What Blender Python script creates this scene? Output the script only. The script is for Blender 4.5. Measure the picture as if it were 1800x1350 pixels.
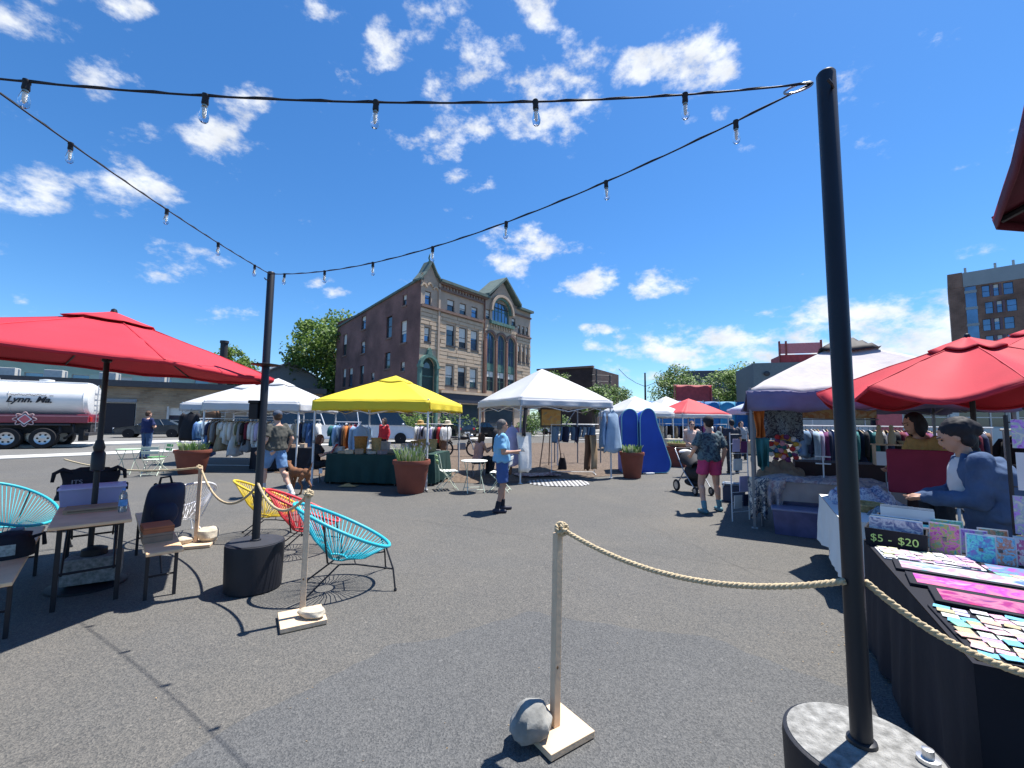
import bpy, math, random
from math import sin, cos, pi, radians, sqrt, atan2, hypot
from mathutils import Vector as V, Matrix, Euler, noise
RN = random.Random(11)
for o in list(bpy.data.objects): bpy.data.objects.remove(o)
SC = bpy.context.scene
COL = SC.collection

# ---------------------------------------------------------------- camera
cd = bpy.data.cameras.new('camera'); cam = bpy.data.objects.new('camera', cd); COL.objects.link(cam)
cd.sensor_width = 36.0; cd.lens = 15.1; cd.clip_start = 0.05; cd.clip_end = 3000
cam.matrix_world = (Matrix.Translation((0, 0, 1.68)) @ Euler((radians(90) + math.atan(63/755), 0, 0)).to_matrix().to_4x4()
                    @ Matrix.Rotation(0.0104, 4, 'Z'))
SC.camera = cam
SC.render.resolution_x = 1024; SC.render.resolution_y = 768

# ---------------------------------------------------------------- sky and sun
SUN_DIR = V((0.322, 0.187, 0.928)).normalized()
SUN_EL = math.asin(SUN_DIR.z); SUN_AZ = atan2(SUN_DIR.x, SUN_DIR.y)
W = bpy.data.worlds.new('World'); SC.world = W; W.use_nodes = True
W.cycles.sampling_method = 'MANUAL'; W.cycles.sample_map_resolution = 256
SC.cycles.max_bounces = 5; SC.cycles.diffuse_bounces = 3; SC.cycles.glossy_bounces = 2; SC.cycles.transmission_bounces = 4; SC.cycles.transparent_max_bounces = 6
nt = W.node_tree; nt.nodes.clear()
def N(t, typ, **kw):
    n = t.nodes.new(typ)
    for k, v in kw.items(): setattr(n, k, v)
    return n
def lk(t, a, b): t.links.new(a, b)
def mth(t, op, a, b=None, clamp=False):
    n = N(t, 'ShaderNodeMath', operation=op); n.use_clamp = clamp
    for i, x in enumerate((a, b)):
        if x is None: continue
        if isinstance(x, (int, float)): n.inputs[i].default_value = x
        else: lk(t, x, n.inputs[i])
    return n.outputs[0]
def vdot(t, a, vec):
    n = N(t, 'ShaderNodeVectorMath', operation='DOT_PRODUCT'); lk(t, a, n.inputs[0]); n.inputs[1].default_value = vec
    return n.outputs['Value']
sky = N(nt, 'ShaderNodeTexSky'); sky.sky_type = 'NISHITA'; sky.sun_disc = False
sky.sun_elevation = SUN_EL; sky.sun_rotation = SUN_AZ
sky.air_density = 1.0; sky.dust_density = 0.25; sky.ozone_density = 3.0
hs = N(nt, 'ShaderNodeHueSaturation'); hs.inputs['Saturation'].default_value = 1.12; hs.inputs['Value'].default_value = 1.0
tint = N(nt, 'ShaderNodeVectorMath', operation='MULTIPLY'); tint.inputs[1].default_value = (0.84, 1.07, 1.30)
lk(nt, sky.outputs[0], tint.inputs[0]); lk(nt, tint.outputs[0], hs.inputs['Color'])
tc = N(nt, 'ShaderNodeTexCoord')
sep = N(nt, 'ShaderNodeSeparateXYZ'); lk(nt, tc.outputs['Generated'], sep.inputs[0])
zc = mth(nt, 'MAXIMUM', sep.outputs['Z'], 0.015)
px = mth(nt, 'DIVIDE', sep.outputs['X'], zc); py = mth(nt, 'DIVIDE', sep.outputs['Y'], zc)
cmb = N(nt, 'ShaderNodeCombineXYZ'); lk(nt, px, cmb.inputs[0]); lk(nt, py, cmb.inputs[1]); cmb.inputs[2].default_value = 1.0
PL = cmb.outputs[0]                       # a point on the flat cloud layer overhead
# cloud banks on that layer: centre x, y, then the two half-axis vectors
CLOUDS = [
    (-1.1981, 0.9885, 0.1289, -0.0014, 0.1012, -0.0913, 0.8),
    (-0.9287, 0.9637, 0.0837, -0.0009, 0.0355, -0.0404, 0.95),
    (-0.4698, 0.9732, 0.1051, -0.0011, 0.0179, -0.0412, 0.7),
    (-0.3375, 1.0724, 0.0643, -0.0008, 0.026, -0.092, 1.0),
    (-0.2098, 1.0003, 0.0788, -0.0009, 0.0143, -0.0776, 1.0),
    (-0.1188, 1.1003, 0.0939, -0.0012, 0.0128, -0.1401, 1.0),
    (-0.2317, 1.2126, 0.0686, -0.0009, 0.0132, -0.0776, 0.8),
    (-0.859, 1.2862, 0.0766, -0.0011, 0.0491, -0.0792, 0.95),
    (-1.2365, 1.226, 0.1225, -0.0016, 0.0849, -0.0906, 0.6),
    (-1.1002, 1.4762, 0.1249, -0.002, 0.0855, -0.1223, 0.85),
    (-1.3402, 1.48, 0.1255, -0.002, 0.0685, -0.0806, 0.7),
    (-2.1469, 1.8449, 0.2472, -0.0048, 0.219, -0.1977, 1.05),
    (-1.7237, 1.8131, 0.2803, -0.0054, 0.2171, -0.2403, 1.0),
    (-2.1883, 2.7644, 0.3267, -0.0094, 0.2479, -0.3241, 0.95),
    (-2.7518, 4.0757, 0.2823, -0.0118, 0.3036, -0.4605, 0.5),
    (-0.2904, 1.4953, 0.1045, -0.0017, 0.0187, -0.1054, 0.95),
    (0.0914, 1.3025, 0.1553, -0.0022, -0.0113, -0.1534, 1.05),
    (0.1992, 1.0873, 0.0694, -0.0008, -0.0113, -0.0633, 0.8),
    (0.4954, 1.1305, 0.1116, -0.0014, -0.0448, -0.1074, 1.0),
    (0.3332, 1.1524, 0.0569, -0.0007, -0.0196, -0.0705, 0.9),
    (0.6827, 1.3144, 0.0403, -0.0006, -0.023, -0.0463, 0.8),
    (0.0252, 0.9678, 0.0624, -0.0007, -0.0015, -0.0437, 0.5),
    (0.121, 2.3658, 0.2421, -0.0062, -0.0137, -0.2552, 0.95),
    (-0.0262, 2.6717, 0.1455, -0.0042, 0.0013, -0.2211, 0.9),
    (0.5704, 3.16, 0.2341, -0.0079, -0.0704, -0.393, 0.95),
    (1.0664, 3.1712, 0.2549, -0.0087, -0.1023, -0.3093, 0.95),
    (1.0483, 4.6164, 0.2332, -0.0115, -0.0657, -0.2916, 1.0),
    (1.2614, 5.7328, 0.3409, -0.0208, -0.088, -0.4024, 0.95),
    (2.7218, 5.0829, 1.3919, -0.0767, -0.4178, -0.79, 1.1),
    (3.6154, 4.2722, 0.8854, -0.0415, -0.7575, -0.9099, 1.2),
    (3.0065, 6.4347, 1.0837, -0.0756, -0.59, -1.2747, 1.05),
    (4.3012, 6.072, 0.8539, -0.057, -1.1129, -1.5888, 1.2),
    (4.9057, 5.5539, 0.9182, -0.0565, -1.5987, -1.8332, 1.3),
    (2.626, 9.3981, 0.7305, -0.0738, -0.4036, -1.4514, 0.8),
    (-1.436, 3.4077, 0.1029, -0.0037, 0.059, -0.1445, 0.7),
    (-1.5281, 3.1614, 0.0783, -0.0026, 0.0519, -0.1109, 0.6),
    (-4.2881, 3.6443, 0.1028, -0.0038, 0.2526, -0.2201, 0.5),
    (-4.411, 4.0356, 0.1706, -0.007, 0.2391, -0.2238, 0.5),
    (-0.0827, 1.7814, 0.1478, -0.0029, 0.0025, -0.0641, 0.45),
    (-0.2322, 1.697, 0.0589, -0.0011, 0.0073, -0.0584, 0.6),
    (-0.1278, 1.415, 0.0495, -0.0008, 0.0058, -0.074, 0.7),
    (-0.2336, 1.333, 0.075, -0.0011, 0.0125, -0.0794, 0.5),
    (4.4754, 4.505, 0.5198, -0.0259, -1.1499, -1.1762, 1.1),
    (-5.4378, 10.2127, 1.7231, -0.1741, 0.9059, -1.7186, 0.5)]
acc = None
c2 = N(nt, 'ShaderNodeCombineXYZ')
for i_, (a_, b_) in enumerate(((px, px), (px, py), (py, py))): lk(nt, mth(nt, 'MULTIPLY', a_, b_), c2.inputs[i_])
QD = c2.outputs[0]
for (cx, cy, ax, ay, bx, by, k) in CLOUDS:
    det = ax*by - bx*ay
    u0, u1 = by/det, -bx/det; u2 = -(u0*cx + u1*cy)      # the two ellipse coordinates, linear in the layer point
    v0, v1 = -ay/det, ax/det; v2 = -(v0*cx + v1*cy)
    g = -0.62*k
    m = mth(nt, 'ADD', vdot(nt, QD, (g*(u0*u0+v0*v0), 2*g*(u0*u1+v0*v1), g*(u1*u1+v1*v1))),
            vdot(nt, PL, (2*g*(u0*u2+v0*v2), 2*g*(u1*u2+v1*v2), g*(u2*u2+v2*v2)+k)))
    acc = m if acc is None else mth(nt, 'MAXIMUM', acc, m)
acc = mth(nt, 'MAXIMUM', acc, -0.35)
# fluffy fractal breakup, evened out in angle so far clouds do not turn to dust
nv = N(nt, 'ShaderNodeVectorMath', operation='MULTIPLY'); lk(nt, tc.outputs['Generated'], nv.inputs[0]); nv.inputs[1].default_value = (1, 1, 1.7)
def fbm(scale, detail, rough, dist=0.0, src=None):
    n = N(nt, 'ShaderNodeTexNoise'); n.inputs['Scale'].default_value = scale; n.inputs['Detail'].default_value = detail
    n.inputs['Roughness'].default_value = rough; n.inputs['Distortion'].default_value = dist
    lk(nt, src or nv.outputs[0], n.inputs['Vector']); return n.outputs[0]
n1 = fbm(13.0, 10, 0.62, 0.0); n2 = fbm(4.2, 4, 0.5, .15)
dens = mth(nt, 'ADD', mth(nt, 'MULTIPLY', acc, 0.70), mth(nt, 'MULTIPLY', mth(nt, 'SUBTRACT', n1, 0.5), 3.5))
dens = mth(nt, 'ADD', dens, mth(nt, 'MULTIPLY', mth(nt, 'SUBTRACT', n2, 0.5), 1.0))
mr = N(nt, 'ShaderNodeMapRange', interpolation_type='SMOOTHSTEP'); lk(nt, dens, mr.inputs[0])
mr.inputs[1].default_value = 0.16; mr.inputs[2].default_value = 1.05
cm = mth(nt, 'MULTIPLY', mr.outputs[0], 0.93)
n3 = fbm(16.0, 6, 0.6)
cr = N(nt, 'ShaderNodeMapRange'); lk(nt, n3, cr.inputs[0]); cr.inputs[1].default_value = 0.3; cr.inputs[2].default_value = 0.7
cr.inputs[3].default_value = 0.72; cr.inputs[4].default_value = 1.0
cmul = N(nt, 'ShaderNodeVectorMath', operation='SCALE'); cmul.inputs[0].default_value = (8.0, 8.3, 8.7); lk(nt, cr.outputs[0], cmul.inputs['Scale'])
mx = N(nt, 'ShaderNodeMix', data_type='RGBA'); lk(nt, cm, mx.inputs[0]); lk(nt, hs.outputs[0], mx.inputs[6]); lk(nt, cmul.outputs[0], mx.inputs[7])
bg = N(nt, 'ShaderNodeBackground'); bg.inputs['Strength'].default_value = 0.070; lk(nt, mx.outputs[2], bg.inputs['Color'])
wo = N(nt, 'ShaderNodeOutputWorld'); lk(nt, bg.outputs[0], wo.inputs[0])

sd = bpy.data.lights.new('sun', 'SUN'); sd.energy = 4.6; sd.angle = radians(0.53); sd.color = (1.0, 0.955, 0.89)
so = bpy.data.objects.new('sun', sd); COL.objects.link(so); so.location = (20, 20, 40)
so.rotation_euler = (-SUN_DIR).to_track_quat('-Z', 'Y').to_euler()
SC.view_settings.view_transform = 'Standard'; SC.view_settings.look = 'None'
SC.view_settings.exposure = 1.02; SC.view_settings.gamma = 1.0

# ---------------------------------------------------------------- materials
MATS = {}
def mat(name, c=(.5, .5, .5), r=.7, m=0., var=.14, sc=6., bump=0., bsc=60., spec=.4, trl=0., trc=None, glass=0., coat=0., det=4.):
    if name in MATS: return MATS[name]
    M = bpy.data.materials.new(name); M.use_nodes = True; t = M.node_tree; b = t.nodes['Principled BSDF']
    b.inputs['Roughness'].default_value = r; b.inputs['Metallic'].default_value = m
    b.inputs['Specular IOR Level'].default_value = spec
    if coat: b.inputs['Coat Weight'].default_value = coat; b.inputs['Coat Roughness'].default_value = .05
    if glass: b.inputs['Transmission Weight'].default_value = glass; b.inputs['IOR'].default_value = 1.3
    co = N(t, 'ShaderNodeTexCoord')
    if var > 0:
        n = N(t, 'ShaderNodeTexNoise'); n.inputs['Scale'].default_value = sc; n.inputs['Detail'].default_value = det
        lk(t, co.outputs['Object'], n.inputs['Vector'])
        x = N(t, 'ShaderNodeMix', data_type='RGBA'); lk(t, n.outputs[0], x.inputs[0])
        x.inputs[6].default_value = tuple(max(0, q*(1-var*1.6)) for q in c[:3]) + (1,)
        x.inputs[7].default_value = tuple(min(1, q*(1+var*1.6)) for q in c[:3]) + (1,)
        lk(t, x.outputs[2], b.inputs['Base Color'])
    else: b.inputs['Base Color'].default_value = tuple(c[:3]) + (1,)
    if bump:
        n2 = N(t, 'ShaderNodeTexNoise'); n2.inputs['Scale'].default_value = bsc; n2.inputs['Detail'].default_value = 5
        lk(t, co.outputs['Object'], n2.inputs['Vector'])
        bp = N(t, 'ShaderNodeBump'); bp.inputs['Strength'].default_value = bump; bp.inputs['Distance'].default_value = .01
        lk(t, n2.outputs[0], bp.inputs['Height']); lk(t, bp.outputs[0], b.inputs['Normal'])
    if trl:
        tb = N(t, 'ShaderNodeBsdfTranslucent'); tb.inputs[0].default_value = tuple((trc or c)[:3]) + (1,)
        ms = N(t, 'ShaderNodeMixShader'); ms.inputs[0].default_value = trl
        lk(t, b.outputs[0], ms.inputs[1]); lk(t, tb.outputs[0], ms.inputs[2])
        lk(t, ms.outputs[0], t.nodes['Material Output'].inputs[0])
    MATS[name] = M; return M

# ---------------------------------------------------------------- mesh kit
class MB:
    def __init__(s): s.v = []; s.f = []; s.mi = []; s.k = 0
    def add(s, vs, fs):
        b = len(s.v); s.v += [tuple(q) for q in vs]
        for f in fs: s.f.append(tuple(i+b for i in f)); s.mi.append(s.k)
        return b
    def box(s, c, d, rz=0, rx=0, ry=0):
        m = Euler((rx, ry, rz)).to_matrix(); c = V(c)
        vs = [c + m @ V((x*d[0]/2, y*d[1]/2, z*d[2]/2)) for z in (-1, 1) for y in (-1, 1) for x in (-1, 1)]
        s.add(vs, [(0, 2, 3, 1), (4, 5, 7, 6), (0, 1, 5, 4), (2, 6, 7, 3), (0, 4, 6, 2), (1, 3, 7, 5)]); return s
    def bb(s, x0, x1, y0, y1, z0, z1): return s.box(((x0+x1)/2, (y0+y1)/2, (z0+z1)/2), (x1-x0, y1-y0, z1-z0))
    def tube(s, pts, r, n=8, caps=True, closed=False):
        pts = [V(p) for p in pts]; L = len(pts); b = len(s.v); up = None; vs = []
        for i, p in enumerate(pts):
            if closed: d = pts[(i+1) % L] - pts[i-1]
            else: d = pts[min(i+1, L-1)] - pts[max(i-1, 0)]
            if d.length < 1e-9: d = V((0, 0, 1))
            d.normalize()
            if up is None:
                up = d.orthogonal().normalized()
            else:
                up = up - d*up.dot(d)
                up = up.normalized() if up.length > 1e-6 else d.orthogonal().normalized()
            q = d.cross(up); rr = r[i] if isinstance(r, (list, tuple)) else r
            for j in range(n):
                a = 2*pi*j/n; vs.append(p + (up*cos(a) + q*sin(a))*rr)
        fs = []
        for i in range(L if closed else L-1):
            i2 = (i+1) % L
            for j in range(n): fs.append((i*n+j, i*n+(j+1) % n, i2*n+(j+1) % n, i2*n+j))
        if caps and not closed: fs += [tuple(range(n-1, -1, -1)), tuple((L-1)*n+j for j in range(n))]
        s.add(vs, fs); return s
    def cyl(s, p0, p1, r0, r1=None, n=12): return s.tube([p0, p1], [r0, r0 if r1 is None else r1], n)
    def lathe(s, prof, n=24, c=(0, 0, 0), cap0=True, cap1=True, sx=1, sy=1):
        vs = []; fs = []; L = len(prof)
        for r, z in prof:
            for j in range(n): a = 2*pi*j/n; vs.append((c[0]+r*cos(a)*sx, c[1]+r*sin(a)*sy, c[2]+z))
        for i in range(L-1):
            for j in range(n): fs.append((i*n+j, i*n+(j+1) % n, (i+1)*n+(j+1) % n, (i+1)*n+j))
        if cap0: fs.append(tuple(range(n-1, -1, -1)))
        if cap1: fs.append(tuple((L-1)*n+j for j in range(n)))
        s.add(vs, fs); return s
    def ell(s, c, r, n=12, m=8, rot=None, lump=0, seed=0, freq=2.0):
        vs = []; fs = []; c = V(c); mt = Euler(rot).to_matrix() if rot else None
        for i in range(m+1):
            th = pi*i/m
            for j in range(n):
                a = 2*pi*j/n; p = V((sin(th)*cos(a), sin(th)*sin(a), -cos(th)))
                if lump: p = p*(1+lump*noise.noise(p*freq+V((seed*3.1, seed*1.7, seed))))
                p = V((p.x*r[0], p.y*r[1], p.z*r[2]))
                vs.append(c + (mt @ p if mt else p))
        for i in range(m):
            for j in range(n): fs.append((i*n+j, i*n+(j+1) % n, (i+1)*n+(j+1) % n, (i+1)*n+j))
        s.add(vs, fs); return s
    def grid(s, fn, nu, nv):
        vs = [fn(i/nu, j/nv) for j in range(nv+1) for i in range(nu+1)]
        s.add(vs, [(j*(nu+1)+i, j*(nu+1)+i+1, (j+1)*(nu+1)+i+1, (j+1)*(nu+1)+i) for j in range(nv) for i in range(nu)]); return s
    def prism(s, poly, fn0, fn1):
        """polygon (2D) mapped to 3D by fn0 (back) and fn1 (front)"""
        n = len(poly); vs = [fn0(*p) for p in poly] + [fn1(*p) for p in poly]
        s.add(vs, [tuple(range(n-1, -1, -1)), tuple(range(n, 2*n))] + [(i, (i+1) % n, n+(i+1) % n, n+i) for i in range(n)]); return s
    def quad(s, a, b, c, d): s.add([a, b, c, d], [(0, 1, 2, 3)]); return s
    def mesh(s, name):
        me = bpy.data.meshes.new(name); me.from_pydata(s.v, [], s.f); me.update(); return me
    def build(s, name, mats, parent=None, smooth=0, bevel=0, solid=0, sub=0, loc=None, rz=0, recalc=True):
        me = s.mesh(name)
        for q in (mats if isinstance(mats, (list, tuple)) else [mats]): me.materials.append(q)
        if isinstance(mats, (list, tuple)) and len(mats) > 1: me.polygons.foreach_set('material_index', s.mi)
        if smooth:
            me.shade_smooth()
            if smooth < 180: me.set_sharp_from_angle(angle=radians(smooth))
        o = bpy.data.objects.new(name, me); COL.objects.link(o)
        if recalc:
            import bmesh
            bm = bmesh.new(); bm.from_mesh(me); bmesh.ops.recalc_face_normals(bm, faces=bm.faces); bm.to_mesh(me); bm.free()
        if solid: md = o.modifiers.new('solid', 'SOLIDIFY'); md.thickness = solid; md.offset = 0
        if bevel: md = o.modifiers.new('bevel', 'BEVEL'); md.width = bevel; md.segments = 2; md.limit_method = 'ANGLE'
        if sub: md = o.modifiers.new('sub', 'SUBSURF'); md.levels = sub; md.render_levels = sub
        if parent: o.parent = parent
        if loc is not None: o.location = loc
        if rz: o.rotation_euler.z = rz
        return o
def tag(o, label=None, cat=None, group=None, kind=None):
    for k, v in (('label', label), ('category', cat), ('group', group), ('kind', kind)):
        if v: o[k] = v
    return o
def thing(name, label, cat, loc=(0, 0, 0), rz=0., group=None, sc=1.):
    o = bpy.data.objects.new(name, None); COL.objects.link(o); o.empty_display_size = .1
    o.location = loc; o.rotation_euler.z = rz; o.scale = (sc, sc, sc)
    return tag(o, label, cat, group)
def copy_tree(o, parent=None):
    c = o.copy(); COL.objects.link(c); c.parent = parent
    for ch in list(o.children): copy_tree(ch, c)
    return c
def text_mesh(s, size, name, material, parent, loc, rot, extrude=.002, align='CENTER', shear=0., bold=0.):
    cu = bpy.data.curves.new(name, 'FONT'); cu.body = s; cu.size = size; cu.extrude = extrude; cu.align_x = align; cu.align_y = 'CENTER'
    cu.shear = shear; cu.offset = bold
    tmp = bpy.data.objects.new(name, cu); COL.objects.link(tmp)
    dg = bpy.context.evaluated_depsgraph_get(); me = bpy.data.meshes.new_from_object(tmp.evaluated_get(dg))
    bpy.data.objects.remove(tmp); me.materials.clear(); me.materials.append(material)
    o = bpy.data.objects.new(name, me); COL.objects.link(o); o.parent = parent; o.location = loc; o.rotation_euler = rot
    return o
ORD = 'first second third fourth fifth sixth seventh eighth ninth tenth eleventh twelfth thirteenth fourteenth fifteenth sixteenth seventeenth eighteenth nineteenth twentieth'.split()
ORD += ['twenty-' + q for q in ORD[:9]] + ['thirtieth'] + ['thirty-' + q for q in ORD[:9]] + ['fortieth'] + ['forty-' + q for q in ORD[:9]]
# ================================================================ ground
def asphalt_mat(name, base, warm, patch=.45, speck=.55, scale=1.):
    M = bpy.data.materials.new(name); M.use_nodes = True; t = M.node_tree; b = t.nodes['Principled BSDF']
    co = N(t, 'ShaderNodeTexCoord')
    def nz(sc, det, ro=.55, dist=0.):
        n = N(t, 'ShaderNodeTexNoise'); n.inputs['Scale'].default_value = sc*scale; n.inputs['Detail'].default_value = det
        n.inputs['Roughness'].default_value = ro; n.inputs['Distortion'].default_value = dist
        lk(t, co.outputs['Object'], n.inputs['Vector']); return n.outputs[0]
    def mix(f, a, c, mode='MIX'):
        x = N(t, 'ShaderNodeMix', data_type='RGBA', blend_type=mode)
        for i, q in ((0, f), (6, a), (7, c)):
            if isinstance(q, (float, int)): x.inputs[i].default_value = q
            elif isinstance(q, tuple): x.inputs[i].default_value = q
            else: lk(t, q, x.inputs[i])
        return x.outputs[2]
    def ramp(v, a, c, lo=0., hi=1.):
        r = N(t, 'ShaderNodeMapRange'); lk(t, v, r.inputs[0])
        for i, q in enumerate((a, c, lo, hi)): r.inputs[i+1].default_value = q
        return r.outputs[0]
    c0 = tuple(base) + (1,); c1 = tuple(warm) + (1,)
    col = mix(ramp(nz(.45, 4, .6, .5), .35, .7), c0, c1)
    col = mix(ramp(nz(1.6, 5, .65), .3, .72, 0, patch), col, tuple(q*.62 for q in base) + (1,))
    col = mix(ramp(nz(2.7, 3, .6, 1.2), .55, .75, 0, .18), col, tuple(min(1, q*1.7) for q in warm) + (1,))
    col = mix(ramp(nz(.16, 3, .5, .8), .42, .6, 0, .7), col, tuple(q*.72 for q in base) + (1,))
    col = mix(ramp(nz(.9, 6, .7, 2.5), .6, .7, 0, .55), col, tuple(q*.5 for q in base) + (1,))
    # aggregate: stones at two sizes
    vo = N(t, 'ShaderNodeTexVoronoi'); vo.inputs['Scale'].default_value = 120*scale; lk(t, co.outputs['Object'], vo.inputs['Vector'])
    bw = N(t, 'ShaderNodeRGBToBW'); lk(t, vo.outputs['Color'], bw.inputs[0])
    col = mix(ramp(bw.outputs[0], .15, .9, 0, speck), mix(.5, col, tuple(q*.45 for q in base) + (1,)), mix(.5, col, tuple(min(1, q*2.4) for q in warm) + (1,)))
    vo2 = N(t, 'ShaderNodeTexVoronoi'); vo2.inputs['Scale'].default_value = 55*scale; lk(t, co.outputs['Object'], vo2.inputs['Vector'])
    bw2 = N(t, 'ShaderNodeRGBToBW'); lk(t, vo2.outputs['Color'], bw2.inputs[0])
    col = mix(ramp(bw2.outputs[0], .88, .97, 0, .22), col, tuple(min(1, q*2.6) for q in warm) + (1,))
    lk(t, col, b.inputs['Base Color']); b.inputs['Roughness'].default_value = .85; b.inputs['Specular IOR Level'].default_value = .3
    bp = N(t, 'ShaderNodeBump'); bp.inputs['Strength'].default_value = .7; bp.inputs['Distance'].default_value = .006
    lk(t, vo.outputs['Distance'], bp.inputs['Height']); lk(t, bp.outputs[0], b.inputs['Normal'])
    return M
M_ASPH = asphalt_mat('asphalt', (.094, .097, .098), (.142, .13, .11))
M_ROAD = asphalt_mat('road_asphalt', (.17, .17, .165), (.21, .205, .19), .3, .3, .7)
M_CONC = mat('concrete', (.5, .49, .46), .85, var=.12, sc=3, bump=.3, bsc=40)
M_DIRT = asphalt_mat('mulch', (.085, .062, .045), (.15, .11, .08), .5, .7, .25)
def sheet(name, pts, z, m, label=None):
    b = MB(); b.add([(x, y, z) for x, y in pts], [tuple(range(len(pts)))])
    return tag(b.build(name, m), label, None, None, 'structure')
sheet('ground', [(-900, -400), (900, -400), (900, 1500), (-900, 1500)], 0, M_ASPH)
D2 = V((.613, .79)); N2 = V((.79, -.613))        # along the street, and from the street towards the plaza
def st(a, n): q = D2*a + N2*n; return (q.x, q.y)
sheet('road', [st(-120, -32.6), st(-120, -26.6), st(160, -26.6), st(160, -32.6)], .006, M_ROAD)
def kerb(name, n0, n1, h, z0=0.):
    b = MB(); pts = [st(-120, n0), st(160, n0), st(160, n1), st(-120, n1)]
    b.prism(pts, lambda x, y: (x, y, z0), lambda x, y: (x, y, h)); o = b.build(name, M_CONC, bevel=.015); return tag(o, kind='structure')
kerb('pavement', -26.6, -25.1, .05)
kerb('far_pavement', -35.2, -32.6, .12)
sheet('parking_lot', [st(-120, -70), st(-120, -35.2), st(24, -35.2), st(24, -70)], .005, M_ROAD)
# mulched planting bed behind the middle stalls
BED = [(-7.2, 13.2), (-2.6, 11.75), (-.6, 11.45), (1.2, 12.2), (3.4, 13.6), (6.5, 19), (10, 27), (6, 33), (-2, 31), (-6.5, 24), (-8.5, 17)]
def inside(x, y, P):
    c = False; j = len(P)-1
    for i in range(len(P)):
        if (P[i][1] > y) != (P[j][1] > y) and x < (P[j][0]-P[i][0])*(y-P[i][1])/(P[j][1]-P[i][1])+P[i][0]: c = not c
        j = i
    return c
b = MB(); cx, cy = 0, 19; rings = 26; n = 110
def bed_pt(k, r):
    q = k/n*len(BED); i = int(q) % len(BED); f = q-int(q); a = V(BED[i]); c = V(BED[(i+1) % len(BED)]); p = a.lerp(c, f)
    p = V((cx, cy)).lerp(p, r); z = .008 + min(1, (1-r)*9)*(.035+.05*noise.noise(V((p.x*2.3, p.y*2.3, 0)))+.02*noise.noise(V((p.x*9, p.y*9, 3))))
    return (p.x + .12*noise.noise(V((p.x, p.y, 8))), p.y + .12*noise.noise(V((p.x, p.y, 5))), max(.006, z))
b.grid(lambda u, v: bed_pt(int(round(u*n)) % n, max(.001, v)), n, rings)
tag(b.build('mulch_bed', M_DIRT, smooth=180), kind='structure')
# an old resurfaced patch with a wandering edge
PT = [(-2.3, .6), (2.6, .6), (2.4, 2.7), (1.5, 3.5), (.2, 3.9), (-.9, 3.3), (-1.6, 2.3)]; pp = []
for i_ in range(len(PT)):
    for k_ in range(14): q_ = V(PT[i_]).lerp(V(PT[(i_+1) % len(PT)]), k_/14); pp.append((q_.x+.09*noise.noise(V((q_.x*2.2, q_.y*2.2, 1)))+.03*noise.noise(V((q_.x*9, q_.y*9, 1))), q_.y+.09*noise.noise(V((q_.x*2.2, q_.y*2.2, 7)))+.03*noise.noise(V((q_.x*9, q_.y*9, 5)))))
sheet('asphalt_patch', pp, .003, asphalt_mat('patch_asphalt', (.086, .091, .096), (.116, .114, .108)))
# darker seam lines and small repairs in the asphalt
def strip(name, pts, w, m, z=.004, jit=.01, seed=0):
    b = MB(); L = len(pts); vs = []
    for i, p in enumerate(pts):
        d = V(pts[min(i+1, L-1)]) - V(pts[max(i-1, 0)]); d.normalize(); q = V((-d.y, d.x)); ww = w*(.6+.8*abs(noise.noise(V((i*.7, seed, 0)))))
        j = jit*noise.noise(V((i*.9, seed+4, 0)))*2
        for sgn in (-1, 1): r = V(p) + q*(sgn*ww/2+j); vs.append((r.x, r.y, z))
    b.add(vs, [(2*i, 2*i+1, 2*i+3, 2*i+2) for i in range(L-1)]); return tag(b.build(name, m), kind='structure')
M_SEAM = mat('seam_tar', (.075, .075, .073), .8, var=.3, sc=20, bump=.3)
def seg(p, q, n, wob=.03, s=0):
    return [(V(p).lerp(V(q), i/n) + V((noise.noise(V((i*.31, s, 1))), noise.noise(V((i*.31, s, 2)))))*wob)[:] for i in range(n+1)]
strip('asphalt_seam', seg((-1.6, 7.3), (3.2, 4.9), 50, .1, 3), .007, M_SEAM, seed=3)
strip('asphalt_seam', seg((1.6, 9.6), (2.9, 4.2), 50, .12, 4), .005, M_SEAM, seed=4)
strip('asphalt_seam', seg((-6.0, 7.9), (-.8, 7.2), 50, .08, 5), .006, M_SEAM, seed=5)

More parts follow.
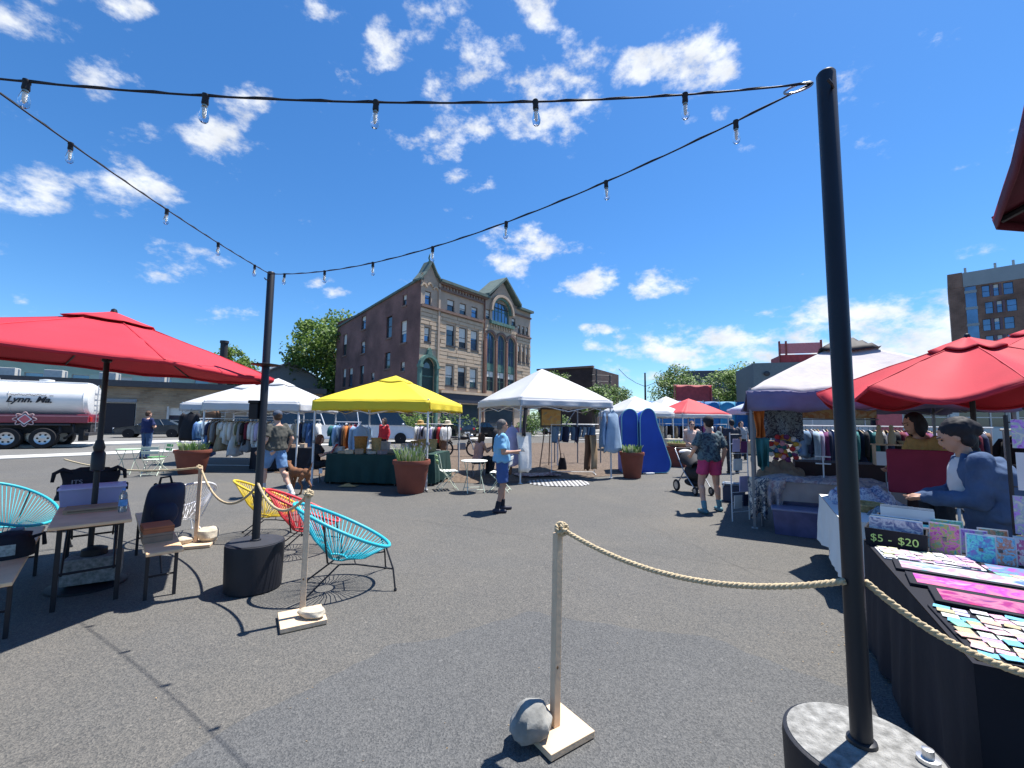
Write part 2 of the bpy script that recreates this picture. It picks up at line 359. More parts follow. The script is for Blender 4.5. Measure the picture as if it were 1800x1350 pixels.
# ================================================================ building kit
class Face:
    def __init__(s, A, B, out=1):
        s.A = V(A); d = V(B)-s.A; s.L = d.length; s.d = d/s.L; s.n = V((s.d.y, -s.d.x))*out
    def p(s, u, z, o=0.): q = s.A + s.d*u + s.n*o; return (q.x, q.y, z)
    def slab(s, b, u0, u1, z0, z1, o0, o1):
        v = [s.p(u, z, o) for z in (z0, z1) for o in (o0, o1) for u in (u0, u1)]
        b.add(v, [(0, 2, 3, 1), (4, 5, 7, 6), (0, 1, 5, 4), (2, 6, 7, 3), (0, 4, 6, 2), (1, 3, 7, 5)])
    def wall(s, b, ztop, wins, depth=.28, z0=0., u0=0., u1=None):
        """wall sheet with openings and reveals; ztop is a number or a function of u"""
        u1 = s.L if u1 is None else u1; zt = ztop if callable(ztop) else (lambda u: ztop)
        us = sorted({u0, u1} | {q for w in wins for q in w[:2]}); zs = sorted({z0, 1e9} | {q for w in wins for q in w[2:4]})
        for i in range(len(us)-1):
            for j in range(len(zs)-1):
                uc, zc = (us[i]+us[i+1])/2, (zs[j]+min(zs[j+1], zs[j]+.01))/2
                if any(w[0] < uc < w[1] and w[2] <= zc < w[3] for w in wins): continue
                za = zs[j+1] if zs[j+1] < 1e8 else None
                b.quad(s.p(us[i], zs[j]), s.p(us[i+1], zs[j]), s.p(us[i+1], za if za else zt(us[i+1])), s.p(us[i], za if za else zt(us[i])))
        for w in wins:
            a, c, e, f = w[:4]
            for q in (((a, e), (c, e)), ((c, e), (c, f)), ((c, f), (a, f)), ((a, f), (a, e))):
                b.quad(s.p(*q[0]), s.p(*q[1]), s.p(*q[1], -depth), s.p(*q[0], -depth))
    def window(s, parent, w, fm, gm, depth=.22, bar=.07, sash=True, mull=0, blind=None, sill=None):
        a, c, e, f = w[:4]; b = MB()
        s.slab(b, a, a+bar, e, f, -depth, -depth+.08); s.slab(b, c-bar, c, e, f, -depth, -depth+.08)
        s.slab(b, a+bar, c-bar, e, e+bar, -depth, -depth+.08); s.slab(b, a+bar, c-bar, f-bar, f, -depth, -depth+.08)
        if sash: s.slab(b, a+bar, c-bar, (e+f)/2-.03, (e+f)/2+.03, -depth, -depth+.07)
        for k in range(mull): x = a+(c-a)*(k+1)/(mull+1); s.slab(b, x-.03, x+.03, e+bar, f-bar, -depth+.005, -depth+.075)
        if sill is not None: s.slab(b, a-.12, c+.12, e-.16, e-.002, -.05, .12)
        o = b.build('window', fm, parent)
        g = MB(); g.quad(s.p(a, e, -depth+.02), s.p(c, e, -depth+.02), s.p(c, f, -depth+.02), s.p(a, f, -depth+.02)); g.build('pane', gm, o)
        if blind:
            h = MB(); s.slab(h, a+bar, c-bar, f-(f-e)*blind, f-bar, -depth+.03, -depth+.05); h.build('blind', M_BLIND, o)
        return o
def brick_mat(name, c1, c2, mort, d, sc=1., bump=.4):
    M = bpy.data.materials.new(name); M.use_nodes = True; t = M.node_tree; b = t.nodes['Principled BSDF']
    co = N(t, 'ShaderNodeTexCoord'); sp = N(t, 'ShaderNodeSeparateXYZ'); lk(t, co.outputs['Object'], sp.inputs[0])
    cb = N(t, 'ShaderNodeCombineXYZ'); lk(t, vdot(t, co.outputs['Object'], (d[0], d[1], 0)), cb.inputs[0]); lk(t, sp.outputs['Z'], cb.inputs[1])
    br = N(t, 'ShaderNodeTexBrick'); lk(t, cb.outputs[0], br.inputs['Vector']); br.inputs['Scale'].default_value = 1.
    br.inputs['Brick Width'].default_value = .24*sc; br.inputs['Row Height'].default_value = .08*sc; br.inputs['Mortar Size'].default_value = .01*sc
    br.inputs['Color1'].default_value = tuple(c1)+(1,); br.inputs['Color2'].default_value = tuple(c2)+(1,); br.inputs['Mortar'].default_value = tuple(mort)+(1,)
    nz = N(t, 'ShaderNodeTexNoise'); nz.inputs['Scale'].default_value = .35; nz.inputs['Detail'].default_value = 6; lk(t, co.outputs['Object'], nz.inputs['Vector'])
    x = N(t, 'ShaderNodeMix', data_type='RGBA', blend_type='MULTIPLY'); x.inputs[0].default_value = .85; lk(t, br.outputs['Color'], x.inputs[6])
    rp = N(t, 'ShaderNodeMapRange'); lk(t, nz.outputs[0], rp.inputs[0]); rp.inputs[1].default_value = .3; rp.inputs[2].default_value = .7; rp.inputs[3].default_value = .4; rp.inputs[4].default_value = 1.35
    cc = N(t, 'ShaderNodeCombineXYZ'); [lk(t, rp.outputs[0], cc.inputs[i]) for i in range(3)]
    lk(t, cc.outputs[0], x.inputs[7]); lk(t, x.outputs[2], b.inputs['Base Color']); b.inputs['Roughness'].default_value = .85
    bp = N(t, 'ShaderNodeBump'); bp.inputs['Strength'].default_value = bump; bp.inputs['Distance'].default_value = .01; lk(t, br.outputs['Fac'], bp.inputs['Height']); bp.invert = True
    lk(t, bp.outputs[0], b.inputs['Normal']); return M
M_BLIND = mat('window_blind', (.62, .62, .58), .8, var=.08)
M_GLASS = mat('window_glass', (.03, .045, .06), .06, var=.3, sc=.7, spec=1.0)
M_GLASSB = mat('blue_window_glass', (.12, .2, .3), .08, m=.6, var=.35, sc=.5, spec=1.0)
M_WF = mat('dark_window_frame', (.05, .05, .055), .6)
M_WFL = mat('pale_window_frame', (.5, .5, .48), .6)
M_COPPER = mat('green_copper', (.095, .185, .155), .7, var=.35, sc=2.5)
M_TAN = mat('tan_stone', (.50, .385, .275), .85, var=.16, sc=1.6, bump=.4, bsc=12)
M_TAN2 = mat('grey_tan_stone', (.43, .335, .255), .85, var=.14, sc=1.2, bump=.3, bsc=12)
M_BRSTONE = mat('brown_stone', (.19, .125, .10), .85, var=.2, sc=1.5)
M_COP2 = mat('dull_copper', (.10, .14, .125), .75, var=.3, sc=2)
M_ROOF = mat('tar_roof', (.06, .06, .06), .9)

# ================================================================ the corner building of tan stone and brick
Cc, Ee, Ss = (-9.6, 43.9), (2.5, 59.5), (-25.3, 61.2)
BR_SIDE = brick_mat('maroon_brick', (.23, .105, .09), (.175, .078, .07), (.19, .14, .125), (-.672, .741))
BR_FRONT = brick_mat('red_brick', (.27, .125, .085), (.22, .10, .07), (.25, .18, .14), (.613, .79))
bt = thing('corner_building', 'four-storey corner building with tan stone front, green copper trim and dark maroon brick side', 'building', (0, 0, 0))
F = Face(Cc, Ee); S = Face(Cc, Ss, -1)
FW = [(.55, 1.40, 13.75, 15.2), (3.77, 4.88, 13.75, 15.05), (5.73, 6.79, 13.75, 15.05), (7.7, 8.76, 13.75, 15.05), (10.25, 11.05, 14.2, 15.3), (15.45, 16.3, 14.2, 15.2),
      (16.9, 17.4, 13.4, 14.5), (17.85, 18.35, 13.4, 14.5), (18.75, 19.25, 13.4, 14.5), (.6, 1.37, 9.8, 11.35), (3.72, 4.98, 9.85, 12.2), (5.7, 6.9, 9.85, 12.2), (7.64, 8.85, 9.85, 12.2),
      (16.9, 17.4, 9.5, 11.7), (17.85, 18.35, 9.5, 11.7), (18.75, 19.25, 9.5, 11.7), (3.73, 4.9, 5.4, 7.65), (5.65, 6.87, 5.4, 7.65), (7.6, 8.8, 5.4, 7.65)]
ARCH = [(10.4, 12.0), (12.5, 14.1), (14.6, 16.2)]; AZ0, AZ1 = 5.2, 12.5
LUN = (11.5, 14.9, 14.0, 17.0)
DOOR = (-.1, 2.15, 1.0, 8.3)
allw = FW + [(a, c, AZ0, AZ1) for a, c in ARCH] + [LUN, (.15, 2.15, .3, 8.1)] + [(3.2, 9.4, .4, 3.4), (10.4, 16.2, .4, 3.4)]
w = MB(); F.wall(w, 16.6, allw); w.build('front_wall', M_TAN2, bt)
SW = [(3.08, 3.95, 14.14, 15.44), (13.64, 14.91, 13.07, 14.91), (6.33, 7.77, 11.01, 13.65), (2.86, 4.16, 9.97, 12.53), (19.66, 20.91, 10.33, 13.4), (13.62, 14.8, 9.95, 11.6),
      (6.51, 7.89, 7.42, 9.43), (3.04, 3.96, 6.85, 7.96), (19.46, 20.6, 5.94, 8.58), (17.15, 18.36, 5.83, 8.47), (13.67, 14.85, 5.98, 8.5), (10.52, 11.42, 6.27, 7.35)]
side_top = lambda u: 16.3-1.65*u/S.L
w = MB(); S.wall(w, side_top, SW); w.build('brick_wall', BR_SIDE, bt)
# roof, and the walls that face away
Bk = (-13.2, 76.8)
w = MB(); w.add([(*Cc, 15.9), (*Ee, 15.9), (*Bk, 14.3), (*Ss, 14.3)], [(0, 1, 2, 3)])
w.add([(*Ee, 0), (*Ee, 16.6), (*Bk, 14.6), (*Bk, 0)], [(0, 1, 2, 3)]); w.add([(*Bk, 0), (*Bk, 14.6), (*Ss, 14.65), (*Ss, 0)], [(0, 1, 2, 3)])
w.build('roof', M_ROOF, bt)
for i, q in enumerate(FW): F.window(bt, q, M_WF, M_GLASS if i % 3 else M_GLASSB, mull=0, blind=[.3, .45, .6, .25, .7, .4, .35][i % 7], sill=1)
for i, q in enumerate(SW):
    F_ = S.window(bt, q, M_WF, M_GLASSB if i % 2 else M_GLASS, depth=.2, blind=[.5, .35, None, .6][i % 4])
# brick arch heads and stone sills on the side wall
for q in SW:
    b = MB(); S.slab(b, q[0]-.1, q[1]+.1, q[2]-.2, q[2]-.003, -.02, .09); b.build('sill', M_BRSTONE, bt)
    b = MB(); m = (q[0]+q[1])/2; hw = (q[1]-q[0])/2
    poly = [(m-hw-.12, q[3]-.14), (m+hw+.12, q[3]-.14)] + [(m+(hw+.12)*cos(a), q[3]-.14+(.42)*sin(a)) for a in [pi*k/8 for k in range(1, 8)]]
    b.prism(poly, lambda u, z: S.p(u, z, -.06), lambda u, z: S.p(u, z, .03)); b.build('arch_head', BR_SIDE, bt)
b = MB(); S.slab(b, -.05, S.L+.2, 0, 0, 0, 0); b = MB()
b.add([S.p(0, 16.25, .18), S.p(S.L, 14.6, .18), S.p(S.L, 14.6, -.3), S.p(0, 16.25, -.3), S.p(0, 16.5, .18), S.p(S.L, 14.85, .18), S.p(S.L, 14.85, -.3), S.p(0, 16.5, -.3)],
      [(0, 1, 5, 4), (4, 5, 6, 7), (3, 7, 6, 2), (0, 3, 2, 1), (0, 4, 7, 3), (1, 2, 6, 5)]); b.build('parapet_coping', M_COP2, bt)
# rusticated stone courses between the openings
def courses(u0, u1, z0, z1, step, gap, o0, o1, extra=()):
    b = MB(); z = z0
    while z+step <= z1+.01:
        cuts = sorted((w[0]-.1, w[1]+.1) for w in list(allw)+list(extra) if w[2]-.2 < z+step-gap and w[3]+.08 > z)
        x = u0
        for a, c in cuts + [(u1, u1)]:
            if a > x+.08:
                y = x
                while y < min(a, u1)-.02:
                    e = min(y+1.15+.5*RN.random(), a, u1)
                    if min(a, u1)-e < .3: e = min(a, u1)
                    F.slab(b, y+.015, e-.015, z, z+step-gap, -.02, o1*(.6+.7*RN.random())); y = e
            x = max(x, c)
        z += step
    return b
cb = courses(.02, 9.7, 4.9, 13.3, .42, .07, 0, .09, [(.0, 2.6, 3, 8.9)]); o = cb.build('stone_course', M_TAN, bt); o['kind'] = 'stuff'
cb = courses(16.5, 19.72, 4.9, 13.3, .42, .07, 0, .09); o = cb.build('stone_course', M_TAN, bt); o['kind'] = 'stuff'
cb = courses(10.0, 16.4, 12.6, 13.4, .4, .06, 0, .07); o = cb.build('stone_course', M_TAN, bt); o['kind'] = 'stuff'
def trim(name, u0, u1, z0, z1, o1, m, o0=-.05):
    b = MB(); F.slab(b, u0, u1, z0, z1, o0, o1); return b.build(name, m, bt)
trim('string_course', .0, 9.7, 13.36, 13.62, .28, M_BRSTONE); trim('string_course', 16.4, 19.75, 12.95, 13.15, .22, M_BRSTONE)
trim('upper_band', 2.35, 9.7, 15.75, 16.0, .22, M_BRSTONE); trim('upper_band', 15.6, 19.75, 15.75, 15.95, .22, M_BRSTONE)
for k in range(15): trim('brick_dentil', 2.55+k*.48, 2.72+k*.48, 16.02, 16.42, .1, BR_FRONT)
trim('cornice', 2.5, 10.6, 16.6, 16.9, .5, M_COP2, -.3); trim('cornice', 16.6, 19.9, 16.6, 16.9, .5, M_COP2, -.3)
trim('cornice_fascia', 2.5, 10.4, 16.42, 16.6, .32, M_BRSTONE, -.2)
trim('storefront_fascia', 2.9, 19.7, 3.55, 4.5, .25, mat('fascia_navy', (.035, .04, .06), .6)); trim('stone_sill_band', 2.9, 19.7, 4.52, 4.8, .35, M_TAN)
trim('shop_window', 3.2, 9.4, .4, 3.4, -.2, M_GLASS, -.28); trim('shop_window', 10.4, 16.2, .4, 3.4, -.2, M_GLASS, -.28)
trim('pilaster', 2.35, 2.6, 4.8, 16.4, .2, M_TAN2); trim('drainpipe', 9.78, 9.92, .3, 16.5, .24, mat('rust_pipe', (.16, .08, .055), .7), .1)
for q in (10.05, 12.08, 14.18, 16.28): trim('brick_pier', q, q+(.34 if q < 16 else .2), 4.85, 11.6, .2, BR_FRONT)
for a, c in ARCH:
    m = (a+c)/2; r = (c-a)/2; zc = AZ1-r
    for sg in (-1, 1):       # spandrels close the square opening to a round head
        b = MB(); arc = [(m+sg*r*cos(t), zc+r*sin(t)) for t in [pi/2*k/7 for k in range(8)]]
        b.prism(arc + [(m+sg*r, AZ1)], lambda u, z: F.p(u, z, -.26), lambda u, z: F.p(u, z, -.004)); b.build('spandrel', M_TAN2, bt)
    b = MB(); ro = r+.32
    poly = [(m+r*cos(t), zc+r*sin(t)) for t in [pi*k/14 for k in range(15)]] + [(m+ro*cos(t), zc+ro*sin(t)) for t in [pi-pi*k/14 for k in range(15)]]
    b.prism(poly, lambda u, z: F.p(u, z, -.03), lambda u, z: F.p(u, z, .16)); b.build('arch_ring', M_BRSTONE, bt)
    o = F.window(bt, (a, c, AZ0, 7.7), M_COPPER, M_GLASS, mull=1, blind=.3); F.window(bt, (a, c, 8.6, AZ1), M_COPPER, M_GLASSB, mull=1)
    b = MB(); F.slab(b, a, c, 7.72, 8.58, -.25, -.1); b.build('spandrel_panel', M_COPPER, bt)
# round-headed green lunette under the pediment
a, c, e, f = LUN; m = (a+c)/2; r = (c-a)/2; zc = f-r
for sg in (-1, 1):
    b = MB(); arc = [(m+sg*r*cos(t), zc+r*sin(t)) for t in [pi/2*k/8 for k in range(9)]]
    b.prism(arc + [(m+sg*r, f)], lambda u, z: F.p(u, z, -.26), lambda u, z: F.p(u, z, -.004)); b.build('spandrel', M_TAN2, bt)
o = F.window(bt, LUN, M_COPPER, M_GLASSB, mull=4, bar=.12)
for k, (ri, rr, oo) in enumerate(((r, r+.25, .25), (r+.3, r+.62, .45))):
    b = MB(); poly = [(m+ri*cos(t), zc+ri*sin(t)) for t in [pi*q/18 for q in range(19)]] + [(m+rr*cos(t), zc+rr*sin(t)) for t in [pi-pi*q/18 for q in range(19)]]
    b.prism(poly, lambda u, z: F.p(u, z, -.1), lambda u, z: F.p(u, z, oo)); b.build('lunette_ring', M_COPPER if k == 0 else M_TAN2, bt)
trim('lunette_sill', 10.9, 15.6, 13.6, 13.98, .42, M_COPPER)
for k in range(9): trim('baluster', 11.1+k*.5, 11.25+k*.5, 13.1, 13.58, .2, M_TAN)
b = MB(); b.prism([(10.7, 16.62), (16.4, 16.62), (13.55, 19.5)], lambda u, z: F.p(u, z, -2.0), lambda u, z: F.p(u, z, -.0)); b.build('pediment', M_TAN2, bt)
for p0, p1 in (((10.2, 16.9), (13.55, 19.75)), ((16.9, 16.9), (13.55, 19.75))):
    b = MB(); b.prism([p0, p1, (p1[0], p1[1]+.32), (p0[0], p0[1]+.32)], lambda u, z: F.p(u, z, -2.2), lambda u, z: F.p(u, z, .6)); b.build('pediment_cornice', M_COP2, bt)
# corner tower with its pointed gable
b = MB(); b.prism([(0.02, 16.3), (2.35, 16.3), (1.2, 18.3)], lambda u, z: F.p(u, z, -.6), lambda u, z: F.p(u, z, .02)); b.build('tower_gable', M_TAN2, bt)
for p0, p1 in (((-.25, 16.15), (1.2, 18.35)), ((2.65, 16.55), (1.2, 18.35))):
    mid = ((p0[0]*.5+p1[0]*.5), (p0[1]*.55+p1[1]*.45)-.12)
    b = MB(); b.prism([p0, mid, p1, (p1[0], p1[1]+.25), (mid[0], mid[1]+.22), (p0[0], p0[1]+.2)], lambda u, z: F.p(u, z, -1.1), lambda u, z: F.p(u, z, .35)); b.build('gable_coping', M_COP2, bt)
b = MB(); q = F.p(1.2, 18.3, -.1); b.lathe([(.16, 0), (.22, .2), (.12, .35), (.2, .6), (.14, .9), (.02, 1.15)], 8, q); b.build('finial', M_COPPER, bt, smooth=50)
for k in (.35, 1.2, 2.0):
    b = MB(); rr, ri = .42, .24
    poly = [(k+ri*cos(t), 15.55+(.25 if k == 1.2 else 0)+ri*sin(t)) for t in [pi*i/8 for i in range(9)]] + [(k+rr*cos(t), 15.55+(.25 if k == 1.2 else 0)+rr*sin(t)) for t in [pi-pi*i/8 for i in range(9)]]
    b.prism(poly, lambda u, z: F.p(u, z, -.02), lambda u, z: F.p(u, z, .14)); b.build('blind_arch', M_TAN, bt)
# green copper arched entrance
b = MB(); m, r, zc = 1.15, 1.0, 7.1
F.slab(b, .15, 2.15, .3, 8.1, -.26, -.2); b.build('entrance_door', mat('dark_green_door', (.03, .055, .05), .5), bt)
for z in (4.6, 6.1): trim('door_rail', .2, 2.1, z, z+.12, -.14, M_COPPER, -.19)
b = MB(); poly = [(m+.45*cos(t), 7.0+.6*sin(t)) for t in [pi*q/12 for q in range(13)]]; b.prism(poly, lambda u, z: F.p(u, z, -.19), lambda u, z: F.p(u, z, -.12)); b.build('fanlight', M_GLASS, bt)
for sg in (-1, 1):
    b = MB(); arc = [(m+sg*r*cos(t), zc+r*sin(t)) for t in [pi/2*k/8 for k in range(9)]]; b.prism(arc + [(m+sg*r, 8.1)], lambda u, z: F.p(u, z, -.18), lambda u, z: F.p(u, z, .004)); b.build('spandrel', M_TAN, bt)
    trim('entrance_column', m+sg*1.15-.15, m+sg*1.15+.15, .3, 7.0, .35, M_COPPER); trim('column_cap', m+sg*1.15-.24, m+sg*1.15+.24, 7.0, 7.3, .45, M_COPPER)
b = MB(); poly = [(m+1.0*cos(t), zc+1.0*sin(t)) for t in [pi*q/14 for q in range(15)]] + [(m+1.32*cos(t), zc+1.32*sin(t)) for t in [pi-pi*q/14 for q in range(15)]]
b.prism(poly, lambda u, z: F.p(u, z, -.02), lambda u, z: F.p(u, z, .4)); b.build('entrance_arch', M_COPPER, bt)
b = MB(); b.prism([(m-.35, 8.35), (m+.35, 8.35), (m+.2, 8.9), (m, 9.15), (m-.2, 8.9)], lambda u, z: F.p(u, z, .1), lambda u, z: F.p(u, z, .4)); b.build('entrance_crest', M_COPPER, bt)

# ================================================================ other buildings
def block(name, label, A, B, dep, h, wm, wins=(), fm=None, gm=None, roofm=None, out=1, cop=None, mull=0, group=None, z0=0, cat='building'):
    t = thing(name, label, cat, group=group); f = Face(A, B, out); b = MB(); f.wall(b, h, list(wins), z0=z0)
    P0, P1 = f.p(0, 0, -dep), f.p(f.L, 0, -dep)
    for q0, q1 in ((f.p(f.L, 0), P1), (P1, P0), (P0, f.p(0, 0))): b.quad((q0[0], q0[1], z0), (q1[0], q1[1], z0), (q1[0], q1[1], h), (q0[0], q0[1], h))
    b.build('wall', wm, t); b = MB(); b.add([f.p(0, h-.3), f.p(f.L, h-.3), (P1[0], P1[1], h-.3), (P0[0], P0[1], h-.3)], [(0, 1, 2, 3)]); b.build('roof', roofm or M_ROOF, t)
    for i, w in enumerate(wins): f.window(t, w, fm or M_WF, gm or M_GLASS, mull=mull, blind=[None, .3, None][i % 3])
    if cop: b = MB(); f.slab(b, -.2, f.L+.2, h, h+.35, -.4, .3); b.build('coping', cop, t)
    return t, f
def slabpart(t, f, name, m, *a):
    b = MB(); f.slab(b, *a); return b.build(name, m, t)
M_MINT = mat('mint_siding', (.42, .55, .47), .75, var=.08, sc=1)
M_TANBR = brick_mat('tan_brick', (.36, .28, .19), (.27, .19, .125), (.3, .25, .19), (.84, .54), 2.2)
# long low tan building across the street
bl, fl = block('low_storefront', 'long low tan brick storefront with dark flat roof edge behind the tanker truck', (-44, 33), (-21, 47.6), 12, 4.3, M_TANBR,
    [(7.3, 11.6, .1, 2.9), (13.9, 15.6, .1, 2.5), (16.2, 18.4, .9, 2.5), (20.2, 22.4, .9, 2.6)], M_WFL, M_GLASS)
slabpart(bl, fl, 'roof_edge', mat('dark_fascia', (.05, .055, .065), .7), -.3, fl.L+.3, 4.3, 4.85, -.5, .6)
slabpart(bl, fl, 'garage_panel', mat('black_shutter', (.012, .012, .02), .5), 7.4, 11.5, .1, 2.8, -.15, -.05)
slabpart(bl, fl, 'garage_header', mat('grey_header', (.2, .22, .25), .6), 7.3, 11.6, 2.9, 3.2, -.05, .12)
for k in range(14): slabpart(bl, fl, 'brick_band', M_TANBR, 11.8, fl.L, 2.65+k*.115, 2.65+k*.115+.07, -.02, .03+.02*(k % 2)) if k < 12 else None
slabpart(bl, fl, 'door_frame', M_WFL, 13.8, 13.95, .1, 2.6, -.02, .06); slabpart(bl, fl, 'door_frame', M_WFL, 15.55, 15.7, .1, 2.6, -.02, .06)
for k, u in enumerate((2.5, 5.4, 9.0, 12.6)): 
    b = MB(); q = fl.p(u, 4.7, -3); b.box((q[0], q[1], 5.2), (1.2, .9, 1.0), .5); b.cyl((q[0]+1, q[1], 4.3), (q[0]+1, q[1], 5.6), .09); b.build('roof_vent', M_WFL, bl, bevel=.03)
bm, fm_ = block('mint_house', 'pale mint green clapboard building rising behind the low storefront roof', (-66, 44), (-38, 60), 14, 8.2, M_MINT,
    [(3+4*k, 4.6+4*k, 4.6, 6.6) for k in range(7)], M_WFL, M_GLASSB)
for k in range(26): slabpart(bm, fm_, 'clapboard', M_MINT, 0.02, fm_.L-.02, 6.7+k*.06, 6.73+k*.06, 0, .03) if k < 22 else None
slabpart(bm, fm_, 'eave', M_WFL, -.4, fm_.L+.4, 8.2, 8.5, -.5, .5)
# grey gabled house past the white stalls
def gable_house(name, label, c, sx, sy, h, rh, rz, wm, rm):
    t = thing(name, label, 'house', (c[0], c[1], 0), rz); b = MB()
    b.bb(-sx/2, sx/2, -sy/2, sy/2, 0, h); b.prism([(-sx/2, h), (sx/2, h), (0, h+rh)], lambda u, z: (u, sy/2-.1, z), lambda u, z: (u, -sy/2+.02, z)); b.build('wall', wm, t)
    for sg in (-1, 1):
        b = MB(); d = V((sg*sx/2, 0, -rh)); e = d.normalized()*.5
        p = [(0, h+rh+.12), (sg*sx/2+e.x, h+.12+e.z), (sg*sx/2+e.x, h-.08+e.z), (0, h+rh-.08)]
        b.prism(p, lambda u, z: (u, sy/2+.4, z), lambda u, z: (u, -sy/2-.4, z)); b.build('roof_slope', rm, t)
    for x in (-sx*.22, sx*.22): b = MB(); b.bb(x-.5, x+.5, -sy/2-.04, -sy/2+.05, h-2.4, h-.7); b.build('window', M_GLASS, t)
    b = MB(); b.bb(sx*.2, sx*.2+.7, -.4, .4, h+.3, h+rh+1.1); b.build('chimney', BR_FRONT, t); return t
gable_house('gabled_house', 'grey shingled gable house behind the white stalls left of the big tree', (-37.5, 68), 13, 14, 6.4, 3.4, .75, mat('grey_shingle', (.22, .23, .24), .9), mat('slate_roof', (.13, .15, .17), .9, var=.2, sc=2))
gable_house('gabled_house', 'tan gable house with grey roof half hidden by the black light pole', (-46.5, 66), 9, 12, 6.0, 3.0, .2, mat('tan_siding', (.36, .31, .24), .9), mat('slate_roof_b', (.17, .18, .19), .9))
b = thing('smoke_stack', 'thin black chimney stack rising over the left red umbrella', 'chimney', (-36.6, 54, 0)); q = MB(); q.lathe([(.42, 0), (.42, 11.0), (.5, 11.0), (.5, 11.3), (.36, 11.3)], 14); q.build('stack', mat('black_stack', (.03, .03, .035), .7), b, smooth=40)
q = MB(); q.lathe([(.44, 0), (.44, .15)], 14, (0, 0, 8.5)); q.build('stack_band', M_WF, b, smooth=40)
# dark brick building and steel billboard frame right of the white stall
bd, fd = block('dark_brick_building', 'distant dark brick flat-roofed building behind the middle white stall', (5.0, 82), (14.3, 76), 14, 11.1, brick_mat('dark_brick', (.07, .04, .035), (.05, .03, .03), (.06, .05, .05), (.84, -.54), 2),
    [(1+2.2*k, 2.2+2.2*k, 5.5+3*j, 7.3+3*j) for k in range(4) for j in range(1)], M_WF, M_GLASS, cop=M_BRSTONE)
b = thing('rooftop_frame', 'bare steel sign frame standing beside the dark brick building', 'frame', (16.2, 76, 0))
q = MB()
for x in (-1.2, 1.2): q.cyl((x, 0, 0), (x, 0, 10.3-x*.4), .12, n=6); q.cyl((x, 1.5, 0), (x, 0, 8.5), .08, n=6)
q.build('frame_post', M_WF, b)
for z in (7.5, 8.7, 9.8): q = MB(); q.cyl((-2.2, 0, z), (1.5, 0, z-.15), .07, n=6); q.build('frame_rail', M_WF, b)
# dark slate-blue block, grey block with pink roof screen
block('slate_building', 'distant dark slate flat building between the two far trees', (37.5, 92), (47, 90), 12, 12.6, mat('slate_wall', (.07, .075, .10), .8), [(1+2*k, 2.2+2*k, 9, 10.8) for k in range(4)])
bg_, fg_ = block('grey_building', 'grey flat building carrying a pink roof screen behind the purple-edged stall', (24.6, 43.5), (31.2, 41.6), 8, 7.7, mat('grey_stucco', (.16, .19, .20), .85), [(2+2.0*k, 3.2+2.0*k, 4.4, 6.0) for k in range(2)])
M_PINK = mat('pink_screen', (.62, .28, .30), .7, trl=.25); M_REDMESH = mat('red_sheet', (.42, .05, .055), .6, var=.3, sc=3)
slabpart(bg_, fg_, 'roof_room', M_REDMESH, 2.7, 6.6, 7.7, 8.55, -4, -.6); slabpart(bg_, fg_, 'roof_screen', M_PINK, 2.75, 6.3, 8.7, 9.75, -.9, -.82)
for u in (2.6, 3.2, 6.3): slabpart(bg_, fg_, 'screen_post', mat('rust_red', (.3, .06, .05), .6), u, u+.12, 7.5, 10.0, -1.0, -.72)
b = MB(); q = fg_.p(1.2, 6.6, .05); b.ell(q, (.35, .1, .25), 10, 6); b.build('wall_lamp', M_WF, bg_, smooth=180)
# tall brick and grey residential block, far right
M_ORBR = brick_mat('orange_brick', (.25, .135, .095), (.20, .105, .075), (.22, .17, .14), (.95, -.3), 2); M_PANEL = mat('grey_panel', (.27, .31, .33), .6, var=.1, sc=.5)
wr = []
for r_ in range(9):
    z = 27.2-r_*3.1; off = (0, .25, -.2)[r_ % 3]
    for k, (u, w_) in enumerate(((4.2, 1.0), (5.6, .7), (6.8, 1.2), (9.4, 1.0), (11, .7), (12.4, 1.2), (15.5, 1.0), (17, .7), (19, 1.2))): wr.append((u+off, u+off+w_, z-2.3, z-.15))
TA, TB = (83, 80), (83+.70*26, 80-.714*26)
tb, ft = block('tall_apartment_block', 'tall orange brick apartment block with grey top band above the right umbrellas', TA, TB, 16, 27.3, M_ORBR, wr, M_WF, M_GLASSB)
slabpart(tb, ft, 'top_band', M_PANEL, 1.95, ft.L+.2, 27.32, 30.0, -15, .12); slabpart(tb, ft, 'corner_brick', M_ORBR, -.06, 1.93, 27.32, 30.15, -15, .05)
slabpart(tb, ft, 'stair_glass', M_GLASSB, 2.1, 3.5, 2, 27.2, -.05, .08)
for r_ in range(9): slabpart(tb, ft, 'stair_spandrel', M_PANEL, 2.0, 3.6, 1.2+r_*3.1, 1.7+r_*3.1, -.04, .14)
M_PLUM = mat('plum_panel', (.13, .085, .115), .6)
for r_ in range(6):
    for u in (5.28, 6.32, 10.5): slabpart(tb, ft, 'panel', M_PLUM, u+(0, .25, -.2)[r_ % 3], u+.3+(0, .25, -.2)[r_ % 3], 27.2-r_*3.1-2.3, 27.2-r_*3.1-.15, -.03, .05)
for u in (2.4, 6.2, 8.4): b = MB(); q = ft.p(u, 30, -2); b.cyl((q[0], q[1], 29.8), (q[0], q[1], 31.4), .18); b.build('roof_vent', M_PANEL, tb, smooth=40)
b = MB(); q = ft.p(-2.2, 15, -3)
for dx in (0, 2.0): b.cyl((q[0]+dx, q[1], 0), (q[0]+dx, q[1], 16.6), .12, n=6)
for z in (14.6, 15.6, 16.5): b.cyl((q[0], q[1], z), (q[0]+2.0, q[1], z), .1, n=6)
o = b.build('stair_railing', M_WF, tb); o['kind'] = 'stuff'

